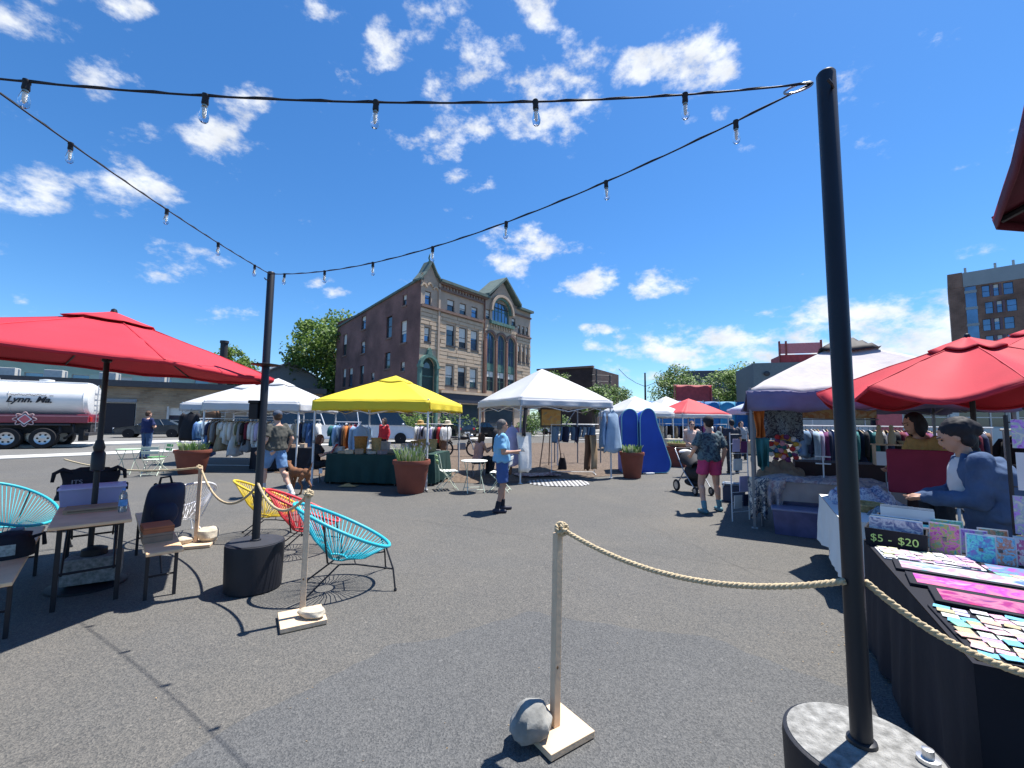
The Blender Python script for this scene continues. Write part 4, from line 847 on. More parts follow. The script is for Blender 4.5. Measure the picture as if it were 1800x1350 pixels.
# ================================================================ terracotta pots with plants
M_TERRA = mat('terracotta', (.21, .06, .038), .8, var=.14, sc=4, bump=.2, bsc=30); M_SOIL = mat('soil', (.06, .045, .03), 1., var=.4, sc=20, bump=.8, bsc=40)
GR = [mat('blade_green', (.16, .27, .08), .6, trl=.2), mat('blade_pale', (.36, .42, .25), .6, trl=.2), mat('blade_violet', (.36, .34, .44), .6)]
def pot(label, x, y, r, h, kind, seed, square=False):
    t = thing('planter', label, 'planter', (x, y, 0), .2 if square else 0, 'terracotta planters'); b = MB()
    if square: b.lathe([(r*1.05, 0), (r*1.25, h-.1), (r*1.32, h-.1), (r*1.36, h), (r*1.2, h), (r*1.15, h-.12)], 4, cap1=False); b.build('tub', M_TERRA, t, bevel=.01)
    else: b.lathe([(r*.66, 0), (r*.7, .03), (r*.92, h*.78), (r*.94, h-.1), (r*1.0, h-.095), (r*1.02, h-.04), (r, h), (r*.92, h), (r*.88, h-.1)], 40, cap1=False); b.build('tub', M_TERRA, t, smooth=40)
    b = MB(); b.lathe([(r*.88*(1.2 if square else 1), h-.09), (r*.5, h-.05), (.02, h-.04)], 4 if square else 28, cap0=False); b.build('soil', M_SOIL, t, smooth=60)
    R = random.Random(seed); q = MB()
    n = {'grass': 240, 'leafy': 130, 'flower': 130}[kind]
    for i in range(n):
        a = R.uniform(0, 2*pi); rr = r*.75*sqrt(R.random()); p = V((rr*cos(a), rr*sin(a), h-.05)); out = V((cos(a), sin(a), 0))*R.uniform(.05, .4)*(rr/r+.2)
        hh = R.uniform(.14, .42) if kind == 'grass' else R.uniform(.08, .3); w = .012 if kind == 'grass' else .035
        tip = p+out*hh*1.6+V((0, 0, hh)); md = p.lerp(tip, .5)+V((0, 0, hh*.18)); sd = V((-sin(a+R.uniform(-1, 1)), cos(a), 0))*w
        q.k = (0 if R.random() < .5 else 1) if kind != 'flower' else (0 if R.random() < .75 else 1)
        q.add([p-sd*.6, p+sd*.6, md+sd, md-sd, tip], [(0, 1, 2, 3), (3, 2, 4)])
        if kind == 'grass' and i % 3 == 0:
            q.k = 2; q.ell(tip, (.008, .008, .03), 5, 4)
        if kind == 'flower' and i % 4 == 0:
            q.k = 2 if i % 8 else 1; q.ell(tip, (.02, .02, .012), 6, 4)
    o = q.build('plant', GR, t, recalc=False); o['kind'] = 'stuff'; return t
pot('big terracotta pot with grassy lavender in front of the yellow tent', -2.29, 10.0, .42, .74, 'grass', 1)
pot('terracotta pot with white flowers beside the green folding chairs', -9.5, 12.95, .47, .7, 'flower', 2)
pot('terracotta pot with leafy green plant beside the blue changing booth', 3.6, 12.95, .36, .76, 'leafy', 3)
pot('square terracotta tub behind the stroller', 6.3, 16.4, .42, .75, 'leafy', 4, True)
M_WICK = mat('wicker', (.44, .30, .13), .85, var=.4, sc=40, bump=.8, bsc=60)
# ================================================================ string (cord) lounge chairs
def cord_chair(label, x, y, rz, col, frame, sc=1., group='cord lounge chairs'):
    t = thing('cord_chair', label, 'chair', (x, y, 0), rz, group, sc)
    cmat = mat('cord_' + col[0], col[1], .45, var=.1, sc=8); fm = frame
    def ring(a): return V((.39*sin(a)*(1+.06*cos(a)), .46*cos(a)-.02, .60-.235*cos(a)))
    def hub(a): return V((.10*sin(a), .085*cos(a)-.06, .285-.02*cos(a)))
    b = MB(); b.tube([ring(2*pi*i/48) for i in range(48)], .017, 8, closed=True); b.build('rim', cmat, t, smooth=180)
    b = MB(); b.tube([hub(2*pi*i/24) for i in range(24)], .010, 6, closed=True); b.build('seat_ring', cmat, t, smooth=180)
    b = MB(); n = 64
    for i in range(n):
        a = 2*pi*(i+.5)/n; p, q = ring(a), hub(a+.12*sin(i)); m = p.lerp(q, .55)-V((0, 0, .05)); b.tube([p, m, q], .0042, 5)
    o = b.build('cord_seat', cmat, t, smooth=180); o['kind'] = 'stuff'
    for sg in (-1, 1):
        b = MB(); b.tube([ring(sg*.5)-V((0, 0, .015)), (sg*.30, .44, .2), (sg*.34, .46, .012)], .009, 6); lg = b.build('leg', fm, t, smooth=60)
        b = MB(); b.lathe([(.014, 0), (.016, .012), (.01, .03)], 8, (sg*.34, .46, 0)); b.build('foot', fm, lg)
        b = MB(); b.tube([ring(sg*2.0)-V((0, 0, .01)), (sg*.2, -.16, .3), (sg*.13, -.05, .25), (sg*.24, -.34, .012)], .009, 6); lg = b.build('leg', fm, t, smooth=60)
        b = MB(); b.lathe([(.014, 0), (.016, .012), (.01, .03)], 8, (sg*.24, -.34, 0)); b.build('foot', fm, lg)
    b = MB(); b.tube([(-.30, .44, .2), (-.13, .1, .235), (.13, .1, .235), (.30, .44, .2)], .008, 6); b.build('front_brace', fm, t, smooth=60)
    for sg in (-1, 1): b = MB(); b.tube([(sg*.13, -.05, .25), (sg*.13, .1, .235)], .008, 6); b.build('seat_support', fm, t)
    return t
M_LEGB = mat('black_rod', (.015, .016, .02), .4)
cord_chair('turquoise cord lounge chair nearest the camera with black legs', -1.68, 4.48, radians(-66), ('turquoise', (.03, .42, .52)), M_LEGB)
cord_chair('red cord lounge chair between the yellow and turquoise chairs', -2.62, 5.6, radians(-64), ('red', (.62, .05, .06)), M_LEGB, .94)
cord_chair('yellow cord lounge chair behind the slim light pole', -3.5, 6.35, radians(-62), ('yellow', (.68, .5, .035)), M_LEGB, .94)
cord_chair('white cord lounge chair behind the backpack with white legs', -4.58, 6.1, radians(58), ('white', (.72, .72, .74)), mat('white_rod', (.75, .75, .75), .4), .95)
cord_chair('turquoise cord lounge chair cut off by the left edge of the picture', -6.1, 5.35, radians(-95), ('teal', (.03, .40, .48)), M_LEGB)

# ================================================================ wooden table set under the left umbrella
M_WOODT = mat('worn_table_wood', (.82, .48, .27), .6, var=.2, sc=5, bump=.12, bsc=50); M_WOODB = mat('bench_wood', (.76, .48, .27), .6, var=.2, sc=5, bump=.12, bsc=50)
RZL = radians(43)
def lw(x, y): c, s = cos(RZL), sin(RZL); return (-3.57+c*x-s*y, 3.75+s*x+c*y)
def board_mesh(w, l, z0, z1):
    b = MB(); b.box((0, l/2, (z0+z1)/2), (w, l, z1-z0)); return b
t = thing('wooden_table', 'long wooden folding table with black steel legs around the umbrella pole', 'table', (*lw(0, 0), 0), RZL)
board_mesh(.52, 2.2, .735, .765).build('tabletop', M_WOODT, t, bevel=.008)
for yy in (.3, 1.9):
    for sx in (-1, 1): b = MB(); b.box((sx*.2, yy, .367), (.035, .035, .735)); b.build('leg', M_BLACK, t, bevel=.004)
    for z in (.3, .68): b = MB(); b.cyl((-.2, yy, z), (.2, yy, z), .012, n=6); b.build('crossbar', M_BLACK, t)
for sx in (-1, 1):
    for y0, y1 in ((.32, .95), (1.88, 1.25)): b = MB(); b.cyl((sx*.17, y0, .28), (sx*.17, y1, .72), .009, n=6); b.build('brace', M_BLACK, t)
def bench(label, x, y):
    t = thing('wooden_bench', label, 'bench', (*lw(x, y), 0), RZL, 'beer garden benches'); board_mesh(.27, 2.2, .435, .465).build('seat', M_WOODB, t, bevel=.007)
    for yy in (.22, 1.95):
        for sx in (-1, 1): b = MB(); b.box((sx*.105, yy, .217), (.028, .028, .435)); b.build('leg', M_BLACK, t, bevel=.003)
        for z in (.2, .405): b = MB(); b.cyl((-.105, yy, z), (.105, yy, z), .01, n=6); b.build('crossbar', M_BLACK, t)
        b = MB(); b.cyl((0, yy, .22), (0, yy+(.45 if yy < 1 else -.45), .42), .008, n=6); b.build('brace', M_BLACK, t)
bench('wooden bench on the right of the umbrella table carrying a backpack', .5, -.13); bench('wooden bench at the left edge carrying a black bag', -.52, -.33)
b = thing('concrete_weight', 'grey concrete block weighing down the umbrella base under the table', 'block', (*lw(.03, .86), .065), RZL-.2); q = MB(); q.box((0, 0, .12), (.4, .3, .24)); q.build('block', M_DRUMTOP, b, bevel=.012)
q = MB(); q.lathe([(.1, .24), (.1, .3), (.05, .32)], 16); q.build('collar', M_DRUM, b, smooth=40)
# things on the table
M_BIN = mat('lavender_plastic', (.52, .5, .72), .35, var=.1, trl=.3); M_CARD = mat('cardboard', (.42, .28, .17), .85, var=.12, sc=8); M_CLOTHK = mat('black_canvas', (.012, .013, .02), .85, var=.3, sc=9, bump=.4, bsc=30)
t = thing('storage_bin', 'pale lavender plastic storage bin on the wooden table', 'bin', (*lw(-.02, 1.22), .765), RZL)
def tub(b, w, l, h, th=.012, fl=1.08):
    for z0, z1, k0, k1 in ((0, h, 1, fl),):
        v = [(sx*w/2*k, sy*l/2*k, z) for k, z in ((k0, z0), (k1, z1), (k1-th*2/w, z1), (k0-th*2/w, z0+th)) for sx, sy in ((-1, -1), (1, -1), (1, 1), (-1, 1))]
        f = []
        for r in range(3):
            for i in range(4): f.append((r*4+i, r*4+(i+1) % 4, r*4+4+(i+1) % 4, r*4+4+i))
        f += [(3, 2, 1, 0), (12, 13, 14, 15)]; b.add(v, f)
b = MB(); tub(b, .46, .34, .17); b.build('tub', M_BIN, t, bevel=.006); b = MB(); b.box((0, 0, .172), (.52, .4, .016)); b.build('rim', mat('lavender_rim', (.6, .58, .8), .4), t, bevel=.006)
for sx in (-1, 1): b = MB(); b.box((sx*.262, 0, .15), (.02, .1, .07)); b.build('handle', M_CLOTHK, t, bevel=.006)
t = thing('tote_bag', 'black tote bag with drooping straps slumped behind the lavender bin', 'bag', (*lw(-.06, 1.6), .765), RZL)
b = MB(); b.grid(lambda u, v: (.25*(1-.1*v)*cos(2*pi*u)+.02*sin(6*v+u*9), .1*(1-.4*v)*sin(2*pi*u)*(1+.2*sin(v*5)), .3*v+.02*sin(u*13)*v), 28, 10); b.build('bag_body', M_CLOTHK, t, smooth=180)
for sx in (-1, 1): b = MB(); b.tube([(sx*.12, -.02, .28), (sx*.22, -.04, .33), (sx*.28, -.05, .29), (sx*.29, -.05, .2)], [.02, .022, .02, .015], 8); b.build('strap', M_CLOTHK, t, smooth=180)
b = MB(); b.ell((0, 0, .3), (.2, .06, .04), 14, 8, None, .3, 2); b.build('flap', M_CLOTHK, t, smooth=180)
text_mesh('ITS', .07, 'print', mat('faded_grey_print', (.3, .3, .33), .8), t, (-.1, -.104, .19), (pi/2-.1, 0, -.1))
t = thing('cardboard_tray', 'flat brown cardboard box lying on the wooden table', 'box', (*lw(.0, .72), .765), RZL-.05)
b = MB(); b.box((0, 0, .018), (.4, .26, .036)); b.build('box', M_CARD, t, bevel=.003); b = MB(); b.box((0, -.1315, .018), (.34, .002, .012)); b.build('print_band', mat('brown_print', (.22, .14, .08), .9), t)
b = MB(); b.box((0, 0, .0372), (.34, .03, .0012)); b.build('packing_tape', mat('tape', (.3, .19, .1), .4), t)
t = thing('water_bottle', 'clear plastic water bottle with blue label on the wooden table', 'bottle', (*lw(.2, .42), .765))
b = MB(); b.lathe([(.028, 0), (.032, .01), (.031, .05), (.033, .055), (.033, .12), (.031, .125), (.032, .15), (.024, .18), (.013, .195), (.013, .205)], 18); b.build('bottle', mat('clear_plastic', (.75, .82, .85), .08, glass=.85), t, smooth=50)
b = MB(); b.lathe([(.0338, .058), (.0338, .118)], 18, cap0=False, cap1=False); b.build('wrapper', mat('blue_label', (.12, .3, .6), .4, var=.5, sc=30), t, smooth=50)
b = MB(); b.lathe([(.0145, .203), (.0145, .222)], 14); b.build('cap', mat('blue_cap', (.1, .25, .6), .4), t, smooth=40)
# things on the benches
t = thing('backpack', 'dark navy backpack standing on the right bench', 'backpack', (*lw(.54, .95), .465), RZL-.15); M_NAVY = mat('navy_nylon', (.016, .022, .05), .6, var=.3, sc=6, bump=.4, bsc=20)
b = MB(); b.grid(lambda u, v: (.175*sqrt(max(0, 1-.9*v**4))*cos(2*pi*u)+.05*v, .135*sqrt(max(0, 1-.9*v**3))*sin(2*pi*u)+.012*sin(9*v+7*u), .48*sin(v*pi/2)), 24, 12); b.build('pack_body', M_NAVY, t, smooth=180)
b = MB(); b.ell((.03, -.1, .17), (.12, .06, .13), 16, 10, None, .15, 3); b.build('front_pocket', M_NAVY, t, smooth=180)
for sx in (-1, 1): b = MB(); b.tube([(sx*.08, .08, .46), (sx*.1+.03, .2, .42), (sx*.12+.05, .22, .22), (sx*.13, .12, .05)], .018, 8); b.build('shoulder_strap', M_CLOTHK, t, smooth=180)
b = MB(); b.tube([(-.04, 0, .47), (-.03, 0, .54), (.05, 0, .55), (.07, 0, .47)], .012, 8); b.build('grab_handle', M_CLOTHK, t, smooth=180)
for k, (nm, c, w, l, h, z, lab) in enumerate((('wooden_box', (.33, .21, .14), .23, .3, .085, .465, 'brown wooden box on the right bench beneath an orange box'), ('orange_box', (.46, .15, .065), .235, .29, .06, .5505, 'orange-red cardboard box stacked on the brown bench box'))):
    t = thing(nm, lab, 'box', (*lw(.47, .42), z), RZL+.05*k, 'boxes on the bench'); b = MB(); b.box((0, 0, h/2), (w, l, h)); b.build('box_body', mat('box_' + str(k), c, .8, var=.18, sc=8), t, bevel=.003)
    b = MB(); b.box((0, 0, h*.7), (w+.004, l+.004, .004)); b.build('lid_seam', mat('seam_' + str(k), tuple(q*.5 for q in c), .8), t)
t = thing('black_bag', 'black bag with pale camouflage patch on the left bench', 'bag', (*lw(-.52, .55), .465), RZL); b = MB(); b.grid(lambda u, v: (.17*cos(2*pi*u)*(1-.3*v**4), .15*sin(2*pi*u)*(1-.3*v**4), .17*v+.02*sin(9*u)*v), 24, 8); b.build('bag_body', M_CLOTHK, t, smooth=180)
b = MB(); b.ell((0, 0, .16), (.14, .12, .05), 14, 8, None, .3, 4); b.build('flap', M_CLOTHK, t, smooth=180); b = MB(); b.box((.02, -.151, .08), (.09, .006, .09), 0, .05); b.build('patch', mat('camo_patch', (.3, .32, .3), .8, var=.6, sc=40), t)
b = MB(); b.tube([(.14, 0, .14), (.21, .02, .16), (.22, .03, .06)], .016, 8); b.build('strap', M_CLOTHK, t, smooth=180)
t = thing('small_device', 'small blue-grey gadget on the left bench beside the black bag', 'gadget', (*lw(-.5, .88), .465), RZL); b = MB(); b.box((0, 0, .09), (.09, .05, .18)); b.build('body', mat('gadget_grey', (.16, .2, .26), .5), t, bevel=.01); b = MB(); b.box((0, -.026, .11), (.07, .004, .1)); b.build('face', M_GLASS, t)

# ================================================================ bistro chairs and tables
M_LIME = mat('lime_paint', (.42, .66, .30), .5, var=.1); M_WHITEP = mat('white_paint', (.74, .76, .7), .5, var=.08); M_GREENP = mat('green_paint', (.14, .38, .12), .5, var=.1); M_PALEG = mat('pale_green_rod', (.55, .62, .5), .5)
def bistro_chair(label, x, y, rz, ms, mb, mf, group='folding bistro chairs'):
    t = thing('bistro_chair', label, 'chair', (x, y, 0), rz, group)
    for k in range(5): b = MB(); b.box((0, -.16+k*.08, .45), (.40, .062, .014)); b.build('seat_slat', ms, t, bevel=.003)
    for z in (.66, .78): b = MB(); b.box((0, -.24-(z-.45)*.18, z), (.40, .014, .085), 0, .12); b.build('back_slat', mb, t, bevel=.003)
    for sx in (-1, 1):
        b = MB(); b.tube([(sx*.2, .2, .01), (sx*.2, 0, .3), (sx*.2, -.2, .5), (sx*.19, -.27, .85)], .009, 6); b.build('back_leg', mf, t, smooth=60)
        b = MB(); b.tube([(sx*.185, -.26, .01), (sx*.185, 0, .28), (sx*.185, .19, .44)], .009, 6); b.build('front_leg', mf, t, smooth=60)
    for y_ in (.17, -.23): b = MB(); b.cyl((-.19, y_, .05), (.19, y_, .05), .007, n=6); b.build('stretcher', mf, t)
def bistro_table(label, x, y, rz, mt_, mf, r=.31, h=.72):
    t = thing('bistro_table', label, 'table', (x, y, 0), rz, 'round bistro tables'); b = MB(); b.lathe([(r-.01, h-.012), (r, h-.006), (r, h+.004), (r-.008, h+.008)], 36); b.build('tabletop', mt_, t, smooth=40)
    for k in range(2):
        for sx in (-1, 1): a = sx*.2; b = MB(); b.tube([(a, -.25 if k else .25, .01), (a*.8, 0, h*.55), (a, .22 if k else -.22, h-.015)], .009, 6); b.build('leg', mf, t, smooth=60)
    for y_ in (.2, -.2): b = MB(); b.cyl((-.2, y_, .08), (.2, y_, .08), .007, n=6); b.build('stretcher', mf, t)
bistro_chair('lime green folding chair right of the big terracotta pot', -1.5, 10.45, radians(-70), M_WHITEP, M_LIME, M_PALEG)
bistro_table('round white bistro table between the lime chair and the man in blue', -.86, 10.15, .3, M_WHITEP, M_PALEG)
bistro_chair('white folding chair half hidden behind the man in blue', -.28, 10.3, radians(80), M_WHITEP, M_WHITEP, M_PALEG)
bistro_chair('green folding chair with bright green slats left of the flower pot', -10.75, 13.2, radians(150), M_GREENP, M_GREENP, M_PALEG)
bistro_chair('pale green folding chair in front of the left green chair', -10.2, 12.4, radians(20), M_PALEG, M_PALEG, M_PALEG)
bistro_table('small pale green bistro table left of the flower pot', -11.1, 12.6, .2, mat('pale_green_top', (.4, .58, .36), .5), M_PALEG, .3)

# ================================================================ clothes rails and hanging clothes
GM = {}
def garment_mesh(kind, seed):
    R = random.Random(seed); b = MB(); L = {'shirt': .72, 'jacket': .8, 'dress': 1.08, 'pants': .98, 'shorts': .42}[kind]; n = 20; m = 10; ph = R.uniform(0, 6)
    def f(u, v):
        a = 2*pi*u; z = -L*v
        if kind in ('pants', 'shorts'): w = .19-.05*v; d = .04
        else:
            w = .05+.17*min(1, v*7)**.6 if v < .15 else .22-.02*sin(v*5)
            if kind == 'dress': w += .12*max(0, v-.3)
            d = .018+.05*min(1, v*3)+(.05*v if kind == 'dress' else 0)
        fold = 1+.16*v*sin(5*a+ph)+.1*v*sin(8*a+ph*2+v*4)
        zz = z-.04*(1-abs(cos(a)))*0+(.03*sin(3*a+ph) if v > .95 else 0)
        if kind not in ('pants', 'shorts') and v < .18: zz = z-.10*abs(cos(a))*(1-v/.2)*.6
        return V((w*cos(a)*fold, d*sin(a)*fold+.02*sin(v*4+ph), zz))
    b.grid(f, n, m); base = len(b.v)-(n+1)
    for q in (0, base): b.f.append(tuple(q+i for i in range(n))); b.mi.append(0)
    if kind in ('shirt', 'jacket'):
        for sg in (-1, 1):
            Ls = .3 if kind == 'shirt' and R.random() < .5 else .58
            b.tube([(sg*.17, 0, -.07), (sg*.225, .01, -.16), (sg*(.24+.02*R.random()), .015, -.1-Ls*.6), (sg*.23, .02, -.1-Ls)], [.045, .06, .055, .05], 8)
    b.tube([(0, 0, 0), (0, 0, .05), (.02, 0, .075), (.035, 0, .06)], .004, 4)
    me = b.mesh('garment_' + kind); me.shade_smooth(); me.materials.append(M_CLOTHK); return me
def garment(kind, seed, loc, rz, m, label, group):
    key = (kind, seed % 3)
    if key not in GM: GM[key] = garment_mesh(kind, seed % 3 + 5)
    o = bpy.data.objects.new({'shirt': 'hanging_shirt', 'jacket': 'hanging_jacket', 'dress': 'hanging_dress', 'pants': 'hanging_trousers', 'shorts': 'hanging_shorts'}[kind], GM[key]); COL.objects.link(o)
    o.material_slots[0].link = 'OBJECT'; o.material_slots[0].material = m; o.location = loc; o.rotation_euler = (0, 0, rz)
    return tag(o, label, {'shirt': 'shirt', 'jacket': 'jacket', 'dress': 'dress', 'pants': 'trousers', 'shorts': 'shorts'}[kind], group)
CCOL = {'white': (.68, .68, .66), 'cream': (.58, .52, .42), 'grey': (.26, .26, .27), 'black': (.015, .015, .02), 'navy': (.025, .035, .085), 'blue': (.10, .2, .42), 'sky blue': (.3, .46, .68), 'denim': (.13, .22, .36), 'pale denim': (.28, .39, .52), 'teal': (.03, .15, .16),
        'olive': (.13, .13, .07), 'brown': (.16, .09, .055), 'tan': (.4, .29, .18), 'red': (.45, .035, .04), 'burgundy': (.15, .015, .035), 'plum': (.16, .04, .14), 'orange': (.55, .17, .04), 'pink': (.6, .26, .32), 'mustard': (.45, .29, .05), 'lavender': (.45, .42, .62), 'green': (.06, .2, .09)}
def cmat(c): return mat('cloth_' + c.replace(' ', '_'), CCOL[c], .85, var=.2, sc=5, bump=.4, bsc=18)
hb = MB(); hb.tube([(-.21, 0, -.105), (-.1, 0, -.05), (0, 0, -.005), (.1, 0, -.05), (.21, 0, -.105)], .011, 6); HANGER = hb.mesh('hanger'); HANGER.materials.append(M_LEGW)
def rack(label, p0, p1, h, cols, kinds, where, seed=0, legs=True, drop=0., yaw=.35, rot=pi/2, mrail=None, group=None, s=1.):
    a, c = V((*p0, h)), V((*p1, h)); d = c-a; L = d.length; rz = atan2(d.y, d.x); mr_ = mrail or M_LEGW
    t = thing('clothes_rail', label, 'clothes rail', (*p0, 0), rz, 'clothes rails'); b = MB(); b.cyl((0, 0, h), (L, 0, h), .013, n=8); b.build('rail', mr_, t, smooth=40)
    if legs:
        for x in (.03, L-.03):
            b = MB(); b.tube([(x, 0, h), (x, 0, .08)], .012, 8); b.build('upright', mr_, t); b = MB(); b.tube([(x, -.25, .03), (x, -.2, .06), (x, .2, .06), (x, .25, .03)], .011, 8); b.build('foot', mr_, t)
        b = MB(); b.cyl((.03, 0, .1), (L-.03, 0, .1), .01, n=6); b.build('lower_bar', mr_, t)
    R = random.Random(seed); n = len(cols); order = 'from the left'
    for i, cc in enumerate(cols):
        f = (i+.5+.25*R.uniform(-1, 1))/n; p = a.lerp(c, .03+.94*f); k = kinds[i % len(kinds)] if isinstance(kinds, (list, tuple)) else kinds
        o = garment(k, R.randint(0, 9), (p.x, p.y, h-.065+drop), rz+rot+R.uniform(-yaw, yaw), cmat(cc), '%s %s, %s garment from the left on the %s' % (cc, {'shirt': 'shirt', 'jacket': 'jacket', 'dress': 'dress', 'pants': 'trousers', 'shorts': 'shorts'}[k], ORD[i], where), group or 'clothes on the ' + where)
        if seed in (1, 11, 12):
            hg = bpy.data.objects.new('hanger', HANGER); COL.objects.link(hg); hg.parent = o; hg.material_slots[0].link = 'OBJECT'; hg.material_slots[0].material = [M_PINE, M_LEGW, M_WICK][R.randrange(3)]
        o.scale = (s*R.uniform(.8, 1.15), s*R.uniform(.8, 1.2), s*R.uniform(.72, 1.18))
    return t
rack('long clothes rail packed with shirts under the white tent by the pole', (-10.35, 14.3), (-7.75, 14.25), 1.62, 'blue|sky blue|pale denim|blue|navy|grey|brown|cream|tan|white|white|cream|white|white|cream|olive|grey|black|grey|burgundy|white|white|lavender|white|cream|black|navy|white'.split('|'), ['shirt', 'jacket', 'shirt', 'dress', 'shirt'], 'long rail of the white tent', 1)
rack('short clothes rail behind the white tent front leg', (-7.5, 14.9), (-6.6, 14.9), 1.6, 'white|cream|navy|grey|denim|blue|olive|white'.split('|'), ['shirt', 'shirt', 'jacket'], 'short rail by the tent leg', 2)
rack('clothes rail at the back left of the yellow tent', (-5.9, 14.4), (-4.95, 14.2), 1.55, 'teal|sky blue|denim|navy|brown|orange|brown|red|burgundy|sky blue'.split('|'), ['shirt', 'jacket', 'shirt'], 'back rail of the yellow tent', 3)
rack('clothes rail of grey tops behind the wicker baskets', (-3.55, 15.9), (-2.3, 15.7), 1.5, 'white|grey|lavender|grey|black|grey|lavender|white|grey|black|red|brown|white'.split('|'), ['shirt', 'jacket'], 'rail behind the wicker baskets', 4)
garment('jacket', 2, (-11.25, 15.1, 1.86), .1, cmat('black'), 'black sweatshirt hung at the left corner of the left white tent', 'loose hanging clothes').scale = (1.3, 1.3, 1.25)
garment('shirt', 1, (-10.6, 15.2, 1.95), .4, cmat('brown'), 'brown top hung high beside the black sweatshirt', 'loose hanging clothes')
garment('shirt', 1, (-4.75, 13.6, 1.5), .2, cmat('sky blue'), 'sky blue shirt facing out at the back of the yellow tent', 'loose hanging clothes').scale = (1.2, 1.2, 1.25)
# middle white tent
TM = A25; exm, eym = V((cos(TM), sin(TM))), V((-sin(TM), cos(TM)))
def mw(x, y): q = V((.22, 11.5))+exm*x+eym*y; return (q.x, q.y)
rack('denim clothes rail on the right of the middle white tent', mw(1.75, 1.35), mw(3.0, .75), 1.55, 'denim|pale denim|denim|navy|denim|denim|navy|denim|pale denim|denim|denim'.split('|'), ['shorts', 'shorts'], 'denim rail of the middle tent', 5, yaw=.7)
for i, (x, y, z, k, c, r, lab, s) in enumerate(((2.98, -.12, 2.02, 'dress', 'pale denim', .3, 'pale denim dress hung on the right leg of the middle white tent', (1.25, 1.2, 1.15)), (2.72, -.05, 2.0, 'dress', 'denim', .9, 'denim skirt hung just inside the right leg of the middle tent', (1., 1., 1.)), (2.62, .3, 1.25, 'pants', 'tan', .5, 'tan trousers hung low under the middle tent beside the denim skirt', (1.1, 1.4, 1.)),
        (2.5, .45, 1.25, 'pants', 'brown', .4, 'dark brown trousers hung low under the middle tent', (1., 1.4, 1.05)), (.1, -.1, 2.0, 'pants', 'black', .9, 'black garment slung over the front leg of the middle tent', (1., 1., .75)), (.12, -.05, 1.35, 'pants', 'white', .35, 'white trousers hung on the front leg of the middle tent', (1.5, 1.3, 1.05)), (-.12, .25, 1.55, 'dress', 'lavender', .2, 'lavender dress hung left of the white trousers', (1.1, 1.1, 1.)), (.05, .3, 1.5, 'shirt', 'pink', .3, 'pink top hung behind the white trousers', (1.1, 1.1, .8)), (-.35, .55, 1.5, 'jacket', 'black', .6, 'black jacket hung at the left of the middle tent behind the man', (1., 1., 1.)), (-.3, .2, 1.1, 'pants', 'brown', .2, 'brown trousers hung low behind the man in blue', (1.2, 1.2, .9)))):
    o = garment(k, i, (*mw(x, y), z), TM+r, cmat(c), lab, 'clothes hung on the middle tent'); o.scale = s
# rug, bag and easel near the middle tent
def pat(name, kind, cols, sc, r=.8):
    M = bpy.data.materials.new(name); M.use_nodes = True; t = M.node_tree; b = t.nodes['Principled BSDF']; co = N(t, 'ShaderNodeTexCoord'); b.inputs['Roughness'].default_value = r
    ramp = N(t, 'ShaderNodeValToRGB'); ramp.color_ramp.interpolation = 'CONSTANT' if kind != 'soft' else 'LINEAR'
    while len(ramp.color_ramp.elements) < len(cols): ramp.color_ramp.elements.new(.5)
    for i, c in enumerate(cols): e = ramp.color_ramp.elements[i]; e.position = i/len(cols)*(.5 if kind != 'vor' else 1)+(.28 if kind != 'vor' else 0); e.color = tuple(c)+(1,)
    if kind == 'vor': n = N(t, 'ShaderNodeTexVoronoi'); n.inputs['Scale'].default_value = sc; lk(t, co.outputs['Object'], n.inputs['Vector']); bw = N(t, 'ShaderNodeSeparateColor'); lk(t, n.outputs['Color'], bw.inputs[0]); src = bw.outputs[0]
    else: n = N(t, 'ShaderNodeTexNoise'); n.inputs['Scale'].default_value = sc; n.inputs['Detail'].default_value = 3; n.inputs['Distortion'].default_value = 1.2; lk(t, co.outputs['Object'], n.inputs['Vector']); src = n.outputs[0]
    lk(t, src, ramp.inputs[0]); lk(t, ramp.outputs[0], b.inputs['Base Color']); return M
M_CHK = bpy.data.materials.new('check_weave'); M_CHK.use_nodes = True; t_ = M_CHK.node_tree; ck = N(t_, 'ShaderNodeTexChecker'); ck.inputs['Scale'].default_value = 13; ck.inputs['Color1'].default_value = (.5, .5, .5, 1); ck.inputs['Color2'].default_value = (.02, .02, .025, 1)
mp = N(t_, 'ShaderNodeMapping'); mp.inputs['Rotation'].default_value = (0, 0, .78); co = N(t_, 'ShaderNodeTexCoord'); lk(t_, co.outputs['Object'], mp.inputs[0]); lk(t_, mp.outputs[0], ck.inputs['Vector']); lk(t_, ck.outputs['Color'], t_.nodes['Principled BSDF'].inputs['Base Color']); t_.nodes['Principled BSDF'].inputs['Roughness'].default_value = .9
b = MB(); b.lathe([(.0, .02), (.84, .018), (.85, .012), (.85, .004)], 40, sx=1.0, sy=.8, cap1=False); o = b.build('rug', M_CHK, smooth=40); o.location = (1.28, 11.75, .0); tag(o, 'black and white checked rug on the ground under the middle tent', 'rug')
b = MB(); b.grid(lambda u, v: (1.3*(u-.5), .7*(v-.5), .03+.02*noise.noise(V((u*5, v*5, 0)))), 14, 8); o = b.build('rug', pat('red_rug', 'noise', [(.3, .08, .08), (.5, .4, .36), (.12, .05, .06), (.42, .15, .13)], 6), smooth=180, solid=.008); o.location = (.75, 12.9, .05); o.rotation_euler.z = .3; tag(o, 'faded red patterned rug behind the checked rug', 'rug')
